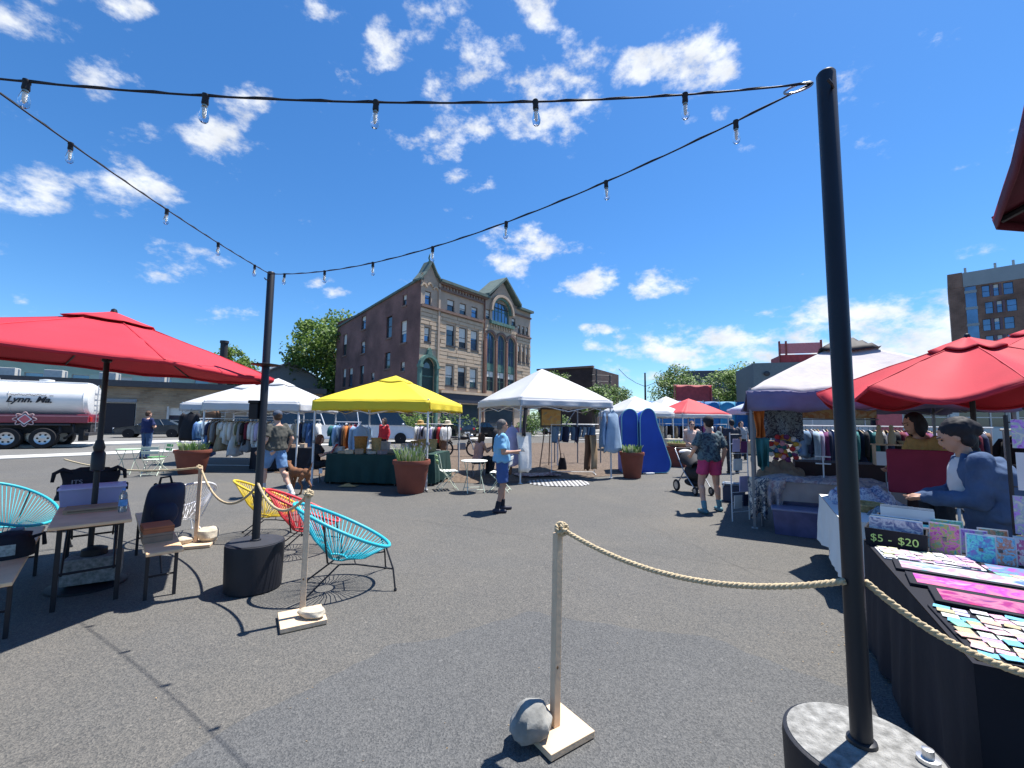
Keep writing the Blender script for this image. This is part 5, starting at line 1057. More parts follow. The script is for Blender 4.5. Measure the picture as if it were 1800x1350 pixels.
t = thing('handbag', 'small black handbag standing on the mulch behind the checked rug', 'bag', (1.72, 14.6, .04)); b = MB(); b.grid(lambda u, v: (.15*cos(2*pi*u)*(1-.4*v*v), .08*sin(2*pi*u), .38*v), 18, 8); b.build('bag_body', M_CLOTHK, t, smooth=180); b = MB(); b.tube([(-.07, 0, .36), (-.05, 0, .52), (.05, 0, .52), (.07, 0, .36)], .012, 6); b.build('handle', M_CLOTHK, t, smooth=180)
t = thing('easel', 'dark easel holding an orange abstract painting behind the middle tent', 'easel', (1.4, 15.4, .03), .05)
for x, y in ((-.4, -.1), (.4, -.1), (0, .5)): b = MB(); b.cyl((x, y, 0), (x*.3, 0, 2.1), .02, n=6); b.build('leg', M_BRSTONE, t)
b = MB(); b.box((0, -.12, 1.4), (.9, .05, .03)); b.build('ledge', M_BRSTONE, t)
o = thing('painting', 'orange and grey abstract painting in a dark frame on the easel', 'painting', (1.4, 15.25, 1.45), .05); b = MB(); b.box((0, 0, .33), (.78, .03, .66)); b.build('frame', M_WF, o, bevel=.004); b = MB(); b.box((0, -.018, .33), (.68, .01, .56)); b.build('canvas', pat('abstract_print', 'soft', [(.34, .35, .32), (.6, .33, .1), (.66, .45, .16), (.3, .33, .25)], 4), o)
t = thing('scrap_frame', 'bare grey steel display frame behind the middle tent', 'frame', (2.6, 17, .03)); b = MB()
for x in (-.9, 0, .9): b = MB(); b.cyl((x, 0, 0), (x, 0, 2.2), .025, n=6); b.build('upright', M_LEGD, t)
for z in (.9, 1.5, 2.15): b = MB(); b.cyl((-.9, 0, z), (.9, 0, z), .02, n=6); b.build('rail', M_LEGD, t)
b = MB(); b.cyl((-.9, 0, .9), (0, 0, 2.15), .018, n=6); b.build('brace', M_LEGD, t)

# blue pop-up changing booth
t = thing('changing_booth', 'blue pop-up changing booth with rounded panels beside the terracotta pot', 'booth', (4.35, 14.0, 0), .1); M_BOOTH = mat('blue_nylon', (.012, .07, .42), .5, var=.15, sc=2, bump=.2, bsc=8); M_PIPE = mat('cyan_piping', (.2, .5, .62), .5)
def petal(out, y0, y1, nm, k=.85):
    b = MB(); b.prism(out, lambda x, z: (x*k+.05, y1, z*.93), lambda x, z: (x, y0+.08*sin(z*1.5), z)); p = b.build(nm, M_BOOTH, t, smooth=35)
    b = MB(); b.tube([(x, y0-.006+.08*sin(z*1.5), z) for x, z in out], .018, 6, closed=True); b.build('piping', M_PIPE, p, smooth=180)
arc_ = lambda cx, cz, rx, rz_, a0, a1, n: [(cx+rx*cos(a0+(a1-a0)*i/n), cz+rz_*sin(a0+(a1-a0)*i/n)) for i in range(n+1)]
petal([(-.74, .02), (-.2, .02)]+arc_(-.47, 1.78, .27, .3, 0, pi, 12), .14, 1.0, 'door_panel')
petal([(-.18, .02), (.62, .03)]+arc_(.62, .33, .22, .3, -pi/2, .5, 8)+[(.62, 1.05), (.42, 1.6)]+arc_(.1, 1.72, .27, .38, .35, pi, 12), 0, .95, 'side_panel')
b = MB(); b.box((.02, -.15, .03), (.3, .2, .05), .2); b.build('ground_flap', M_LEGW, t, bevel=.01)

# stroller
t = thing('stroller', 'black baby stroller with raised hood pushed beside the man in pink shorts', 'stroller', (4.35, 10.3, 0), .15); M_STR = mat('stroller_fabric', (.014, .015, .02), .75, var=.3, sc=8); M_SIL = mat('stroller_silver', (.45, .47, .5), .3, m=.8)
for x, y, r in ((-.26, .38, .14), (.26, .38, .14), (-.2, -.32, .1), (.2, -.32, .1)):
    b = MB(); b.tube([(x, y+(r-.025)*cos(a), r+(r-.025)*sin(a)) for a in [2*pi*i/20 for i in range(20)]], .026, 8, closed=True); w_ = b.build('wheel', M_CABLE, t, smooth=180); b = MB(); b.cyl((x-.015, y, r), (x+.015, y, r), r*.62, n=16); b.build('hub', M_SIL, w_)
for sx in (-1, 1): b = MB(); b.tube([(sx*.2, -.32, .14), (sx*.22, .1, .5), (sx*.23, .45, .98), (sx*.2, .5, 1.02)], .014, 8); b.build('frame', M_SIL, t, smooth=60); b = MB(); b.tube([(sx*.24, .38, .16), (sx*.22, .1, .5)], .014, 8); b.build('rear_strut', M_SIL, t)
b = MB(); b.cyl((-.2, .5, 1.02), (.2, .5, 1.02), .018); b.build('handlebar', M_CABLE, t)
b = MB(); b.grid(lambda u, v: (.24*cos(pi*u)*(1-.1*v), -.25+.62*v, .62+.26*sin(pi*u)*(.35+.65*sin(pi*(.1+.55*v)))+.1*v), 18, 10); b.build('hood', M_STR, t, smooth=180, solid=.015)
b = MB(); b.ell((0, -.05, .5), (.22, .36, .2), 20, 12); b.build('seat_tub', M_STR, t, smooth=180)
b = MB(); b.ell((0, .05, .25), (.2, .26, .1), 16, 10); b.build('basket', M_STR, t, smooth=180); b = MB(); b.ell((.0, .38, .94), (.17, .12, .06), 14, 8, None, .25, 4); b.build('bundle', mat('white_blanket', (.66, .66, .68), .9), t, smooth=180)

# motorbike behind the yellow tent
t = thing('motorbike', 'small black motorbike parked on the far side of the mulch bed', 'motorbike', (-2.3, 19.3, .03), .2)
for x in (-.62, .62):
    b = MB(); b.tube([(x+.31*cos(a), 0, .34+.31*sin(a)) for a in [2*pi*i/24 for i in range(24)]], .04, 8, closed=True); w_ = b.build('wheel', M_CABLE, t, smooth=180); b = MB()
    for k in range(10): a = 2*pi*k/10; b.cyl((x, 0, .34), (x+.29*cos(a), 0, .34+.29*sin(a)), .005, n=4)
    b.cyl((x, -.04, .34), (x, .04, .34), .05); b.build('spokes', M_SIL, w_)
    b = MB(); b.tube([(x+.37*cos(a), 0, .36+.37*sin(a)) for a in [pi*.2+pi*.6*i/10 for i in range(11)]], .03, 6); b.build('mudguard', M_BLACK, t, smooth=60)
b = MB(); b.tube([(.62, .06, .34), (.42, .06, .85), (.38, .06, 1.02)], .022, 8); b.tube([(.62, -.06, .34), (.42, -.06, .85), (.38, -.06, 1.02)], .022, 8); b.build('fork', M_SIL, t); b = MB(); b.tube([(.42, 0, .8), (.05, 0, .78), (-.4, 0, .74), (-.62, 0, .34), (-.1, 0, .3), (.3, 0, .4), (.42, 0, .8)], .025, 8); b.build('frame', M_BLACK, t, smooth=60)
b = MB(); b.ell((.15, 0, .84), (.26, .12, .11), 14, 8); b.build('tank', M_BLACK, t, smooth=180); b = MB(); b.ell((-.32, 0, .84), (.34, .12, .06), 14, 8); b.build('seat', M_CLOTHK, t, smooth=180); b = MB(); b.box((.08, 0, .45), (.36, .22, .3)); b.build('engine', M_LEGD, t, bevel=.03)
b = MB(); b.tube([(.3, -.36, 1.06), (.38, -.1, 1.04), (.38, .1, 1.04), (.3, .36, 1.06)], .015, 6); b.build('handlebar', M_BLACK, t); b = MB(); b.ell((.52, 0, .92), (.08, .09, .09), 12, 8); b.build('headlamp', M_SIL, t, smooth=180)

# yellow tent: green-draped tables, baskets, small goods
M_GCLOTH = mat('dark_green_cloth', (.012, .045, .04), .85, var=.2, sc=3, bump=.3, bsc=10)
def draped(label, x, y, rz, w, d, h, m, hem=.06, wave=.025, name='draped_table', seed=0, group=None, corner=0.):
    t = thing(name, label, 'table', (x, y, 0), rz, group); b = MB(); b.box((0, 0, h-.02), (w-.03, d-.03, .03)); b.build('tabletop', M_WOODB, t)
    for sx in (-1, 1):
        for sy in (-1, 1): b = MB(); b.cyl((sx*(w/2-.08), sy*(d/2-.08), 0), (sx*(w/2-.08), sy*(d/2-.08), h-.035), .016, n=8); b.build('leg', M_LEGD, t)
    P = [(-w/2, -d/2), (w/2, -d/2), (w/2, d/2), (-w/2, d/2)]; per = [w, d, w, d]; tot = sum(per)
    def edge(s):
        s = (s % 1)*tot
        for i in range(4):
            if s <= per[i]: a, c = V(P[i]), V(P[(i+1) % 4]); return a.lerp(c, s/per[i]), V((c-a).normalized()[1::-1])*V((1, 1)) if 0 else a.lerp(c, s/per[i]), (c-a).normalized()
            s -= per[i]
        return V(P[0]), None, V((1, 0))
    def fn(u, v):
        e = edge(u); p = e[0]; dr = e[2]; nrm = V((dr.y, -dr.x)); k = wave*v*(2.2*noise.noise(V((u*tot*5.5, seed, v*.6)))+1.1*noise.noise(V((u*tot*12, seed+5, v)))+.5*sin(u*tot*17+seed)); z = h+.006-(h-hem-corner*abs(sin(u*2*pi*2+.3)))*v
        q = p+nrm*(.006+k+.03*v); return V((q.x, q.y, z))
    b = MB(); b.grid(fn, 110, 6); b.add([(x_, y_, h+.006) for x_, y_ in [(p[0]*1.002, p[1]*1.004) for p in P]], [(0, 1, 2, 3)]); b.build('tablecloth', m, t, smooth=50, recalc=False); return t
draped('long dark green draped table at the front of the yellow tent', -3.75, 11.35, A8, 1.9, .7, .76, M_GCLOTH, seed=1)
draped('dark green draped table at the right of the yellow tent', -2.15, 11.7, A8+pi/2, 1.4, .6, .78, M_GCLOTH, seed=2)
M_AMBER = mat('amber_wicker', (.35, .16, .04), .8, var=.4, sc=30, bump=.8, bsc=60)
def basket(label, x, y, z, r, h, m, sq=False):
    t = thing('wicker_basket', label, 'basket', (x, y, z), .3, 'wicker baskets'); n = 4 if sq else 24; b = MB(); b.lathe([(r*.85, 0), (r, h), (r*.95, h), (r*.8, .02)], n, cap1=True); b.build('basket_wall', m, t, smooth=40 if not sq else 0); b = MB(); b.tube([(r*1.0*cos(a), r*1.0*sin(a), h) for a in [2*pi*(i+.0)/n for i in range(n)]], .014, 6, closed=True); b.build('rim', m, t)
    b = MB(); 
    for k in range(1, 5): b.tube([(r*(.86+.14*k/5)*cos(a), r*(.86+.14*k/5)*sin(a), h*k/5) for a in [2*pi*i/n for i in range(n)]], .01, 5, closed=True)
    b.build('weave_band', m, t)
basket('tall amber wicker basket on the green table', -4.0, 11.5, .77, .17, .42, M_AMBER); basket('tall pale wicker basket beside the amber one', -3.62, 11.6, .77, .13, .38, M_WICK)
basket('square wicker basket on the right green table', -2.3, 11.95, .79, .26, .32, M_WICK, True)
basket('small wicker basket at the back of the yellow tent', -2.9, 13.2, .75, .16, .25, M_WICK)
def crate(label, x, y, z, w, d, h, c, rz=0., cat='box', name='goods_box', group='small boxes on the stalls'):
    t = thing(name, label, cat, (x, y, z), rz, group); m = mat('crate_%d' % (hash_(label)), c, .8, var=.25, sc=12); b = MB(); b.box((0, 0, h/2), (w, d, h)); b.build('box_body', m, t, bevel=min(.006, h*.1)); b = MB(); b.box((0, 0, h+.004), (w*1.03, d*1.03, .012)); b.build('lid', m, t, bevel=.002); return t
def hash_(s): return sum((i+1)*ord(c) for i, c in enumerate(s)) % 99991
draped('back table under the yellow tent with grey cover', -3.4, 13.2, A8, 2.4, .6, .74, mat('grey_cover', (.3, .29, .28), .85), seed=3)
draped('dark draped table behind the walking man under the white tent', -7.2, 13.9, .05, 1.9, .6, .72, M_CLOTHK, seed=4)
crate('white box with lid beside the reading woman', -4.6, 11.55, .77, .26, .2, .14, (.6, .6, .58)); crate('grey carton on the back table under the yellow tent', -3.9, 13.2, .75, .34, .26, .22, (.35, .35, .36)); crate('white sign box on the wicker basket table', -2.45, 12.3, .79, .2, .1, .3, (.66, .65, .62)); crate('pale carton on the back table near the baskets', -3.2, 13.25, .75, .3, .24, .16, (.5, .48, .42))
for i, (x, y, c) in enumerate(((-4.35, 11.2, (.35, .27, .18)), (-4.15, 11.15, (.5, .4, .28)), (-3.9, 11.12, (.3, .22, .16)), (-3.6, 11.15, (.55, .48, .4)), (-3.3, 11.1, (.25, .2, .2)), (-7.8, 13.75, (.36, .25, .17)), (-7.4, 13.75, (.45, .32, .2)), (-7.0, 13.8, (.3, .2, .14)), (-6.6, 13.75, (.5, .38, .28)))):
    crate(('%s small brown trinket box from the left on the %s table' % (ORD[i] if i < 5 else ORD[i-5], 'front green' if i < 5 else 'dark draped')), x, y, .77 if i < 5 else .73, .2, .16, .06+.03*(i % 3), c, .2*i, 'box', 'trinket_box', 'trinket boxes')
for k in range(2): 
    t = thing('hat_stand', ['straw hat on a stand behind the wicker baskets', 'floral cloth on a stand behind the grey tops'][k], 'stand', (-3.0+k*.9, 14.2, 0)); b = MB(); b.cyl((0, 0, 0), (0, 0, 1.5), .015, n=6); b.lathe([(.16, 0), (.15, .02)], 16); b.build('stand', M_LEGD, t)
    b = MB(); b.lathe([(.19, 0), (.2, .01), (.11, .03), (.1, .12), (.03, .15)], 18, (0, 0, 1.5)); b.build('hat', M_WICK if k == 0 else cmat('cream'), t, smooth=50)
t = thing('paper_tag', 'small white paper sign pinned to the front green table', 'sign', (-4.75, 10.86, .36), A8); b = MB(); b.box((0, 0, 0), (.09, .006, .12)); b.build('paper', M_LEGW, t)
b = MB(); b.grid(lambda u, v: (.42*(u-.5), .3*(v-.5), .02+.16*max(0, noise.noise(V((u*3, v*3, 2)))+.2)*sin(pi*u)*sin(pi*v)), 12, 10); o = b.build('crumpled_bag', M_WICK, smooth=180); o.location = (-4.0, 10.75, .0); tag(o, 'crumpled tan cloth bag on the ground before the green table', 'bag')
# ================================================================ right-hand stalls
R30 = radians(-30); EX, EY = V((cos(R30), sin(R30))), V((-sin(R30), cos(R30)))
def rw(o, x, y): q = V(o)+EX*x+EY*y; return (q.x, q.y)
O1 = (1.82, 1.76); O2 = (3.16, 4.2); O3 = (3.82, 6.98)
M_BLKCL = mat('black_tablecloth', (.008, .009, .016), .9, var=.3, sc=3, bump=.4, bsc=8); M_WHCL = mat('white_tablecloth', (.7, .72, .7), .85, var=.06, sc=3, bump=.4, bsc=8)
draped('long black draped card table in the right foreground', *rw(O1, .38, 1.02), R30, .78, 2.06, .75, M_BLKCL, .02, .02, seed=5, group='draped stall tables')
draped('white draped table behind the tall black pole', *rw(O2, .38, .88), R30, .76, 1.72, .75, M_WHCL, .18, .03, seed=6, group='draped stall tables', corner=.12)
draped('table heaped with rumpled fabric at the front of the purple-edged tent', *rw(O3, 1.0, .55), R30, 1.85, .7, .74, mat('taupe_cloth', (.3, .26, .25), .85, var=.15), .45, .03, seed=7, group='draped stall tables')
draped('dark brown draped table inside the purple-edged tent', *rw(O3, 1.55, 1.7), R30, 1.7, .6, .98, mat('dark_brown_cloth', (.06, .035, .035), .9), .05, .03, seed=8, group='draped stall tables')
# --- fabric heaps
def heap(label, loc, sx, sy, sz, m, seed, cat='fabric', name='fabric_pile', rz=0.):
    b = MB()
    def f(u, v):
        x, y = 2*u-1, 2*v-1; e = max(0, 1-(abs(x)**2.6+abs(y)**2.6)); n_ = noise.noise(V((x*2.2+seed, y*2.2, 0)))+.5*noise.noise(V((x*5, y*5+seed, 1)))+.3*abs(noise.noise(V((x*9+seed, y*9, 4))))
        return (x*sx*(1+.1*noise.noise(V((y*3, seed, 0)))), y*sy*(1+.1*noise.noise(V((x*3, seed, 2)))), max(.002, sz*(e**.45)*(.62+.5*n_)))
    b.grid(f, 40, 30); o = b.build(name, m, smooth=180); o.location = loc; o.rotation_euler.z = rz; return tag(o, label, cat, 'fabric piles on the stalls')
M_PRINT1 = pat('blue_white_print', 'soft', [(.55, .55, .6), (.1, .13, .28), (.62, .62, .66), (.2, .22, .35)], 16); M_PRINT2 = pat('dusty_print', 'soft', [(.42, .36, .36), (.2, .2, .26), (.5, .44, .42), (.3, .2, .22)], 9)
M_SKULL = pat('slate_print', 'noise', [(.10, .13, .17), (.2, .25, .29), (.05, .06, .09), (.26, .31, .34)], 13); M_FLORAL = pat('floral_print', 'noise', [(.5, .48, .42), (.08, .1, .14), (.6, .56, .5), (.3, .24, .2)], 10)
heap('blue and white printed fabric heap on the white table', (*rw(O2, .36, 1.3), .756), .3, .34, .26, M_PRINT1, 1, rz=R30); heap('rumpled dusty fabric spread over the tent front table', (*rw(O3, 1.0, .5), .748), .85, .32, .12, M_PRINT2, 2, rz=R30)
heap('brown covered mound under the pompom wreath', (*rw(O3, .45, .85), .742), .36, .28, .34, mat('tan_burlap', (.26, .18, .12), .9, var=.2), 3, rz=R30)
heap('black and grey paper goods heaped beside the seller', (*rw(O2, .5, .42), .756), .22, .2, .13, M_SKULL, 5, rz=R30)
def drape(label, p, w, h, z, m, rz, seed, name='hanging_cloth', cat='cloth', taper=.8):
    b = MB(); b.grid(lambda u, v: ((u-.5)*w*(1-(1-taper)*v), .05*sin(u*13+seed)*(.3+v)+.03*sin(v*6+u*5), -h*v*(1+.08*sin(u*7+seed))), 24, 12); o = b.build(name, m, smooth=180, solid=.004); o.location = (*p, z); o.rotation_euler.z = rz; return tag(o, label, cat, 'cloths hung on the stalls')
drape('pale floral scarf draped off the left end of the tent front table', rw(O3, .12, .1), .3, .62, .8, M_FLORAL, R30+.1, 1); drape('dusty scarf hanging beside the pale floral scarf', rw(O3, .34, .13), .32, .42, .78, M_PRINT2, R30, 2, taper=.6)
drape('slate print cloth hanging at the front left of the purple-edged tent', rw(O3, .5, .9), .62, .62, 1.98, M_SKULL, R30, 3, taper=1.0); drape('orange cloth hanging near the left tent leg', rw(O3, .16, .5), .16, .5, 1.9, cmat('orange'), R30+.3, 4); drape('teal cloth hanging below the orange cloth', rw(O3, .2, .42), .2, .5, 1.42, cmat('teal'), R30, 5)
t = thing('banner', 'orange and cream banner strung inside the purple-edged tent', 'banner', (*rw(O3, 1.35, 1.9), 1.78), R30); b = MB(); b.grid(lambda u, v: ((u-.5)*1.25, .02*sin(u*9), .2*v-.02*sin(u*pi)), 16, 3); b.build('cloth', pat('banner_print', 'soft', [(.62, .3, .09), (.6, .44, .22), (.5, .22, .1), (.62, .5, .34)], 5), t, smooth=180, solid=.004); b = MB(); b.box((0, 0, -.03), (1.3, .03, .02)); b.build('batten', M_LEGD, t)
# pompom wreath
t = thing('pompom_wreath', 'wreath of coloured pompoms standing on the tent front table', 'wreath', (*rw(O3, .52, .78), 1.12), R30); RP = random.Random(4)
PC = ['red', 'orange', 'mustard', 'white', 'teal', 'plum', 'pink', 'blue', 'cream']
for i in range(44):
    a = 2.4*i; rr = .19*sqrt(RP.random()); b = MB(); b.ell((rr*1.25*cos(a), RP.uniform(-.05, .05), .12+rr*sin(a)*1.1), (.045, .045, .045), 10, 7, None, .2, i); b.build('pompom', cmat(PC[i % 9]), t, smooth=180)
b = MB(); b.tube([(.17*cos(a), .02, .12+.16*sin(a)) for a in [2*pi*i/20 for i in range(20)]], .015, 6, closed=True); b.build('ring', M_WICK, t)
# jewellery T-stand
t = thing('jewellery_stand', 'white two-bar jewellery stand on the tent front table', 'stand', (*rw(O3, 1.02, .45), .8), R30); b = MB(); b.cyl((0, 0, 0), (0, 0, .36), .01, n=8); b.build('stem', M_LEGW, t); b = MB(); b.lathe([(.08, 0), (.08, .012), (.02, .02)], 16); b.build('base', M_LEGW, t, smooth=40)
for z in (.24, .35): b = MB(); b.cyl((-.1, 0, z), (.1, 0, z), .011, n=8); b.build('bar', M_LEGW, t)
# plastic tubs below
def clear_bin(label, x, y, z, w, d, h):
    t = thing('plastic_tub', label, 'tub', (*rw(O3, x, y), z), R30, 'plastic tubs under the tent table'); b = MB(); tub(b, w, d, h); b.build('tub', mat('smoky_plastic', (.10, .11, .24), .25, var=.4, sc=5, trl=.2), t, bevel=.005); b = MB(); b.box((0, 0, h+.012), (w*1.13, d*1.13, .03)); b.build('lid', mat('lid_plastic', (.2, .22, .36), .3), t, bevel=.008)
    b = MB(); b.ell((-.05, 0, h*.45), (w*.3, d*.3, h*.3), 12, 8, None, .3, 3); b.build('contents', cmat('plum'), t, smooth=180)
clear_bin('big smoky plastic tub on the ground under the tent front table', .62, .02, 0, .6, .4, .36); clear_bin('second smoky plastic tub behind the front one', .68, .5, 0, .6, .4, .45)
# wire grid stand with paper goods at the tent corner
t = thing('wire_stand', 'white wire display stand with papers at the left corner of the purple-edged tent', 'stand', (*rw(O3, -.16, .55), 0), R30+.9)
for x in (-.2, .2): b = MB(); b.cyl((x, 0, 0), (x, 0, 1.5), .011, n=6); b.build('upright', M_LEGW, t)
for k in range(9): b = MB(); b.cyl((-.2, 0, .15+k*.165), (.2, 0, .15+k*.165), .006, n=5); b.build('wire', M_LEGW, t)
for k, (x, z, w, h, c) in enumerate(((-.08, 1.28, .16, .22, 'lavender'), (.1, 1.25, .14, .2, 'plum'), (-.06, .95, .2, .2, 'white'), (.08, .62, .22, .26, 'lavender'), (-.08, .32, .18, .22, 'white'), (.1, .34, .12, .2, 'navy'))): b = MB(); b.box((x, -.02, z), (w, .012, h), 0, .05); b.build('card_pack', cmat(c), t)
# wooden hut ornament / llama figures on small shelf
t = thing('display_shelf', 'small table shelf with wooden ornaments inside the tent', 'shelf', (*rw(O3, 2.05, 1.45), .99), R30); b = MB(); b.box((0, 0, .34), (.5, .22, .02)); b.build('shelf_top', M_PINE, t, bevel=.003)
for sx in (-1, 1): b = MB(); b.box((sx*.22, 0, .165), (.02, .2, .33)); b.build('side', M_PINE, t)
for i, x in enumerate((-.14, .02, .17)):
    q = thing('carved_figure', ['tall pale carved figure on the shelf in the tent', 'small pale carved figure beside the tall one', 'flat wooden bowl on the shelf in the tent'][i], 'ornament', (*rw(O3, 2.05+x, 1.45), 1.341), R30, 'ornaments on the shelf'); b = MB()
    if i < 2: b.lathe([(.05, 0), (.055, .1), (.04, .2), (.025, .24), (.035, .29), (.01, .32)], 12)
    else: b.lathe([(.04, 0), (.09, .06), (.085, .06), (.03, .012)], 18)
    b.build('carving', mat('carved_wood', (.5, .42, .3), .7), q, smooth=50); b = MB(); b.lathe([(.06, 0), (.06, .008)], 12); b.build('foot', M_PINE, q)
# red display board
t = thing('display_board', 'dark red cloth board standing between the stalls', 'board', (4.62, 4.9, 0), R30-.15); b = MB(); b.box((0, 0, 1.14), (.58, .04, .5)); b.build('board', mat('dark_red_cloth', (.25, .02, .045), .85, var=.15), t, bevel=.03)
for sx in (-1, 1): b = MB(); b.cyl((sx*.28, .02, 0), (sx*.28, .02, 1.0), .014, n=8); b.build('leg', M_LEGW, t)
t = thing('price_sign', 'small white price card on a stand behind the fabric heap', 'sign', (*rw(O3, 1.75, .3), .75), R30); b = MB(); b.box((0, 0, .42), (.2, .012, .2)); b.build('card', M_LEGW, t); b = MB(); b.cyl((0, .01, 0), (0, .01, .34), .008, n=6); b.build('stem', M_LEGD, t)
# white table goods
basket('shallow gold wicker tray on the white table', *rw(O2, .3, .72), .757, .17, .07, M_WICK)
# --- black table: price box, prints, stickers, cards
t = thing('price_box', 'black box of prints with green price writing on the black table', 'box', (*rw(O1, .17, 1.93), .757), R30-.25); b = MB(); tub(b, .34, .24, .13, .01, 1.03); b.build('box', M_BLKCL, t)
for tx_, x_ in (('$5', -.105), ('-', -.03), ('$20', .07)): text_mesh(tx_, .075, 'price_text', mat('green_marker', (.42, .62, .2), .6, var=0), t, (x_, -.1265, .062), (pi/2-.03, 0, 0), .001)
for k in range(9): b = MB(); b.box((0, -.08+k*.02, .12), (.3, .003, .17), 0, -.15); b.build('print_sleeve', [M_PRINT1, cmat('sky blue'), M_LEGW, cmat('white'), M_LEGW, cmat('teal')][k % 6], t)
t = thing('print_box', 'white-topped box of prints behind the price box', 'box', (*rw(O1, .3, 2.22), .757), R30-.2); b = MB(); tub(b, .36, .2, .17, .01, 1.02); b.build('box', M_BLKCL, t)
for k in range(7): b = MB(); b.box((0, -.06+k*.02, .15), (.32, .003, .2), 0, -.12); b.build('print_sleeve', [M_LEGW, cmat('navy'), cmat('white')][k % 3], t)
RC = random.Random(9); PAL = [(.55, .07, .3), (.1, .35, .6), (.06, .45, .42), (.6, .5, .1), (.3, .12, .5), (.62, .3, .35), (.66, .64, .58), (.1, .3, .18), (.6, .2, .08), (.5, .55, .62), (.66, .6, .45), (.35, .5, .5)]
STK = [pat('sticker_%d' % i, 'soft', [PAL[i], tuple(min(.8, q*1.5+.1) for q in PAL[i]), PAL[(i*5+3) % 12], PAL[(i*7+2) % 12]], 30, .4) for i in range(12)]
smesh = []
for i in range(12):
    b = MB(); b.box((0, 0, .001), (1, 1, .002)); me = b.mesh('sticker'); me.materials.append(STK[i]); smesh.append(me)
def sticker_tray(label, x, y, w, l, nx, ny, seed, pale=False):
    t = thing('sticker_tray', label, 'stickers', (*rw(O1, x, y), .757), R30, 'trays of stickers'); b = MB(); b.box((0, 0, .005), (w, l, .01)); b.build('tray', M_BLKCL if not pale else M_LEGW, t, bevel=.003); R = random.Random(seed)
    for i in range(nx):
        for j in range(ny):
            o = bpy.data.objects.new('sticker', smesh[R.randrange(12) if not pale else R.choice([6, 10, 11, 9, 3, 5])]); COL.objects.link(o); o.parent = t
            o.location = ((i+.5-nx/2)*w/nx*.96+R.uniform(-.008, .008), (j+.5-ny/2)*l/ny*.96+R.uniform(-.008, .008), .0105+.0022*R.randrange(1, 5)); o.rotation_euler.z = R.uniform(-.35, .35); o.scale = (w/nx*R.uniform(.72, .98), l/ny*R.uniform(.72, 1.0), 1)
sticker_tray('tray of mixed stickers at the near end of the black table', .38, .31, .74, .58, 11, 10, 1); sticker_tray('tray of pale stickers before the price box on the black table', .26, 1.62, .5, .3, 8, 6, 2, True); sticker_tray('small tray of dark stickers beside the pink poster', .62, 1.42, .22, .3, 3, 4, 3)
PR = [((.27, 1.3, .6), 'teal and pink', [(.06, .42, .42), (.62, .3, .4), (.5, .62, .6), (.12, .2, .4)]), ((.3, 1.0, .66), 'hot pink', [(.66, .08, .34), (.7, .22, .3), (.5, .06, .42), (.68, .4, .5)]), ((.6, 1.5, .3), 'violet', [(.2, .14, .45), (.4, .1, .42), (.1, .3, .5), (.5, .3, .5)]), ((.32, .74, .62), 'crimson', [(.5, .05, .12), (.3, .04, .2), (.6, .2, .3), (.2, .05, .2)])]
for i, ((x, y, w), nm, cols) in enumerate(PR):
    t = thing('framed_print', '%s abstract print in a black mat lying on the black table' % nm, 'print', (*rw(O1, x+.06, y), .758+.001*i), R30-.12, 'framed prints on the black table'); b = MB(); b.box((0, 0, .008), (w, .25, .016)); b.build('mat_board', M_BLKCL, t, bevel=.003); b = MB(); b.box((0, 0, .0175), (w*.9, .19, .002)); b.build('artwork', pat('art_%d' % i, 'soft', cols, 6, .25), t)
CARDS = [((.42, 1.86), .15, .2, 0, 'magenta card with a blue figure shape, largest in the front row'), ((.56, 1.72), .13, .17, 2, 'green and teal card at the right of the magenta card'), ((.66, 1.74), .13, .17, 1, 'blue card second in the leaning row'), ((.75, 1.78), .13, .16, 9, 'pale blue card third in the leaning row'), ((.83, 1.84), .13, .16, 11, 'grey-green card fourth in the leaning row'), ((.9, 1.92), .13, .17, 7, 'green card at the right end of the leaning row'),
    ((.98, 2.0), .13, .17, 10, 'cream card at the far right of the leaning row'), ((.6, 1.95), .14, .16, 4, 'violet card between the two card rows'), ((.72, 2.0), .14, .17, 8, 'orange card right of the violet card'),
    ((.5, 2.08), .17, .19, 7, 'tall green card in the back row'), ((.4, 2.06), .17, .15, 2, 'teal card in the back row left of the tall green card'), ((.34, 2.02), .16, .13, 1, 'low blue card at the left of the back row')]
for i, ((x, y), w, h, k, lab) in enumerate(CARDS):
    zb = .757; t = thing('greeting_card', lab, 'card', (*rw(O1, x, y), zb), R30-.35 if i < 6 else R30-.1, 'standing cards on the black table'); b = MB(); b.box((0, .018, h/2+.002), (w, .004, h), 0, -.22); b.build('card', STK[k], t); b = MB(); b.box((0, .0245, h/2+.003), (w+.014, .003, h+.014), 0, -.22); b.build('backing', M_LEGW, t); b = MB(); b.box((0, .05, h*.3), (.02, .06, h*.6), 0, .3); b.build('stand', M_LEGD, t)
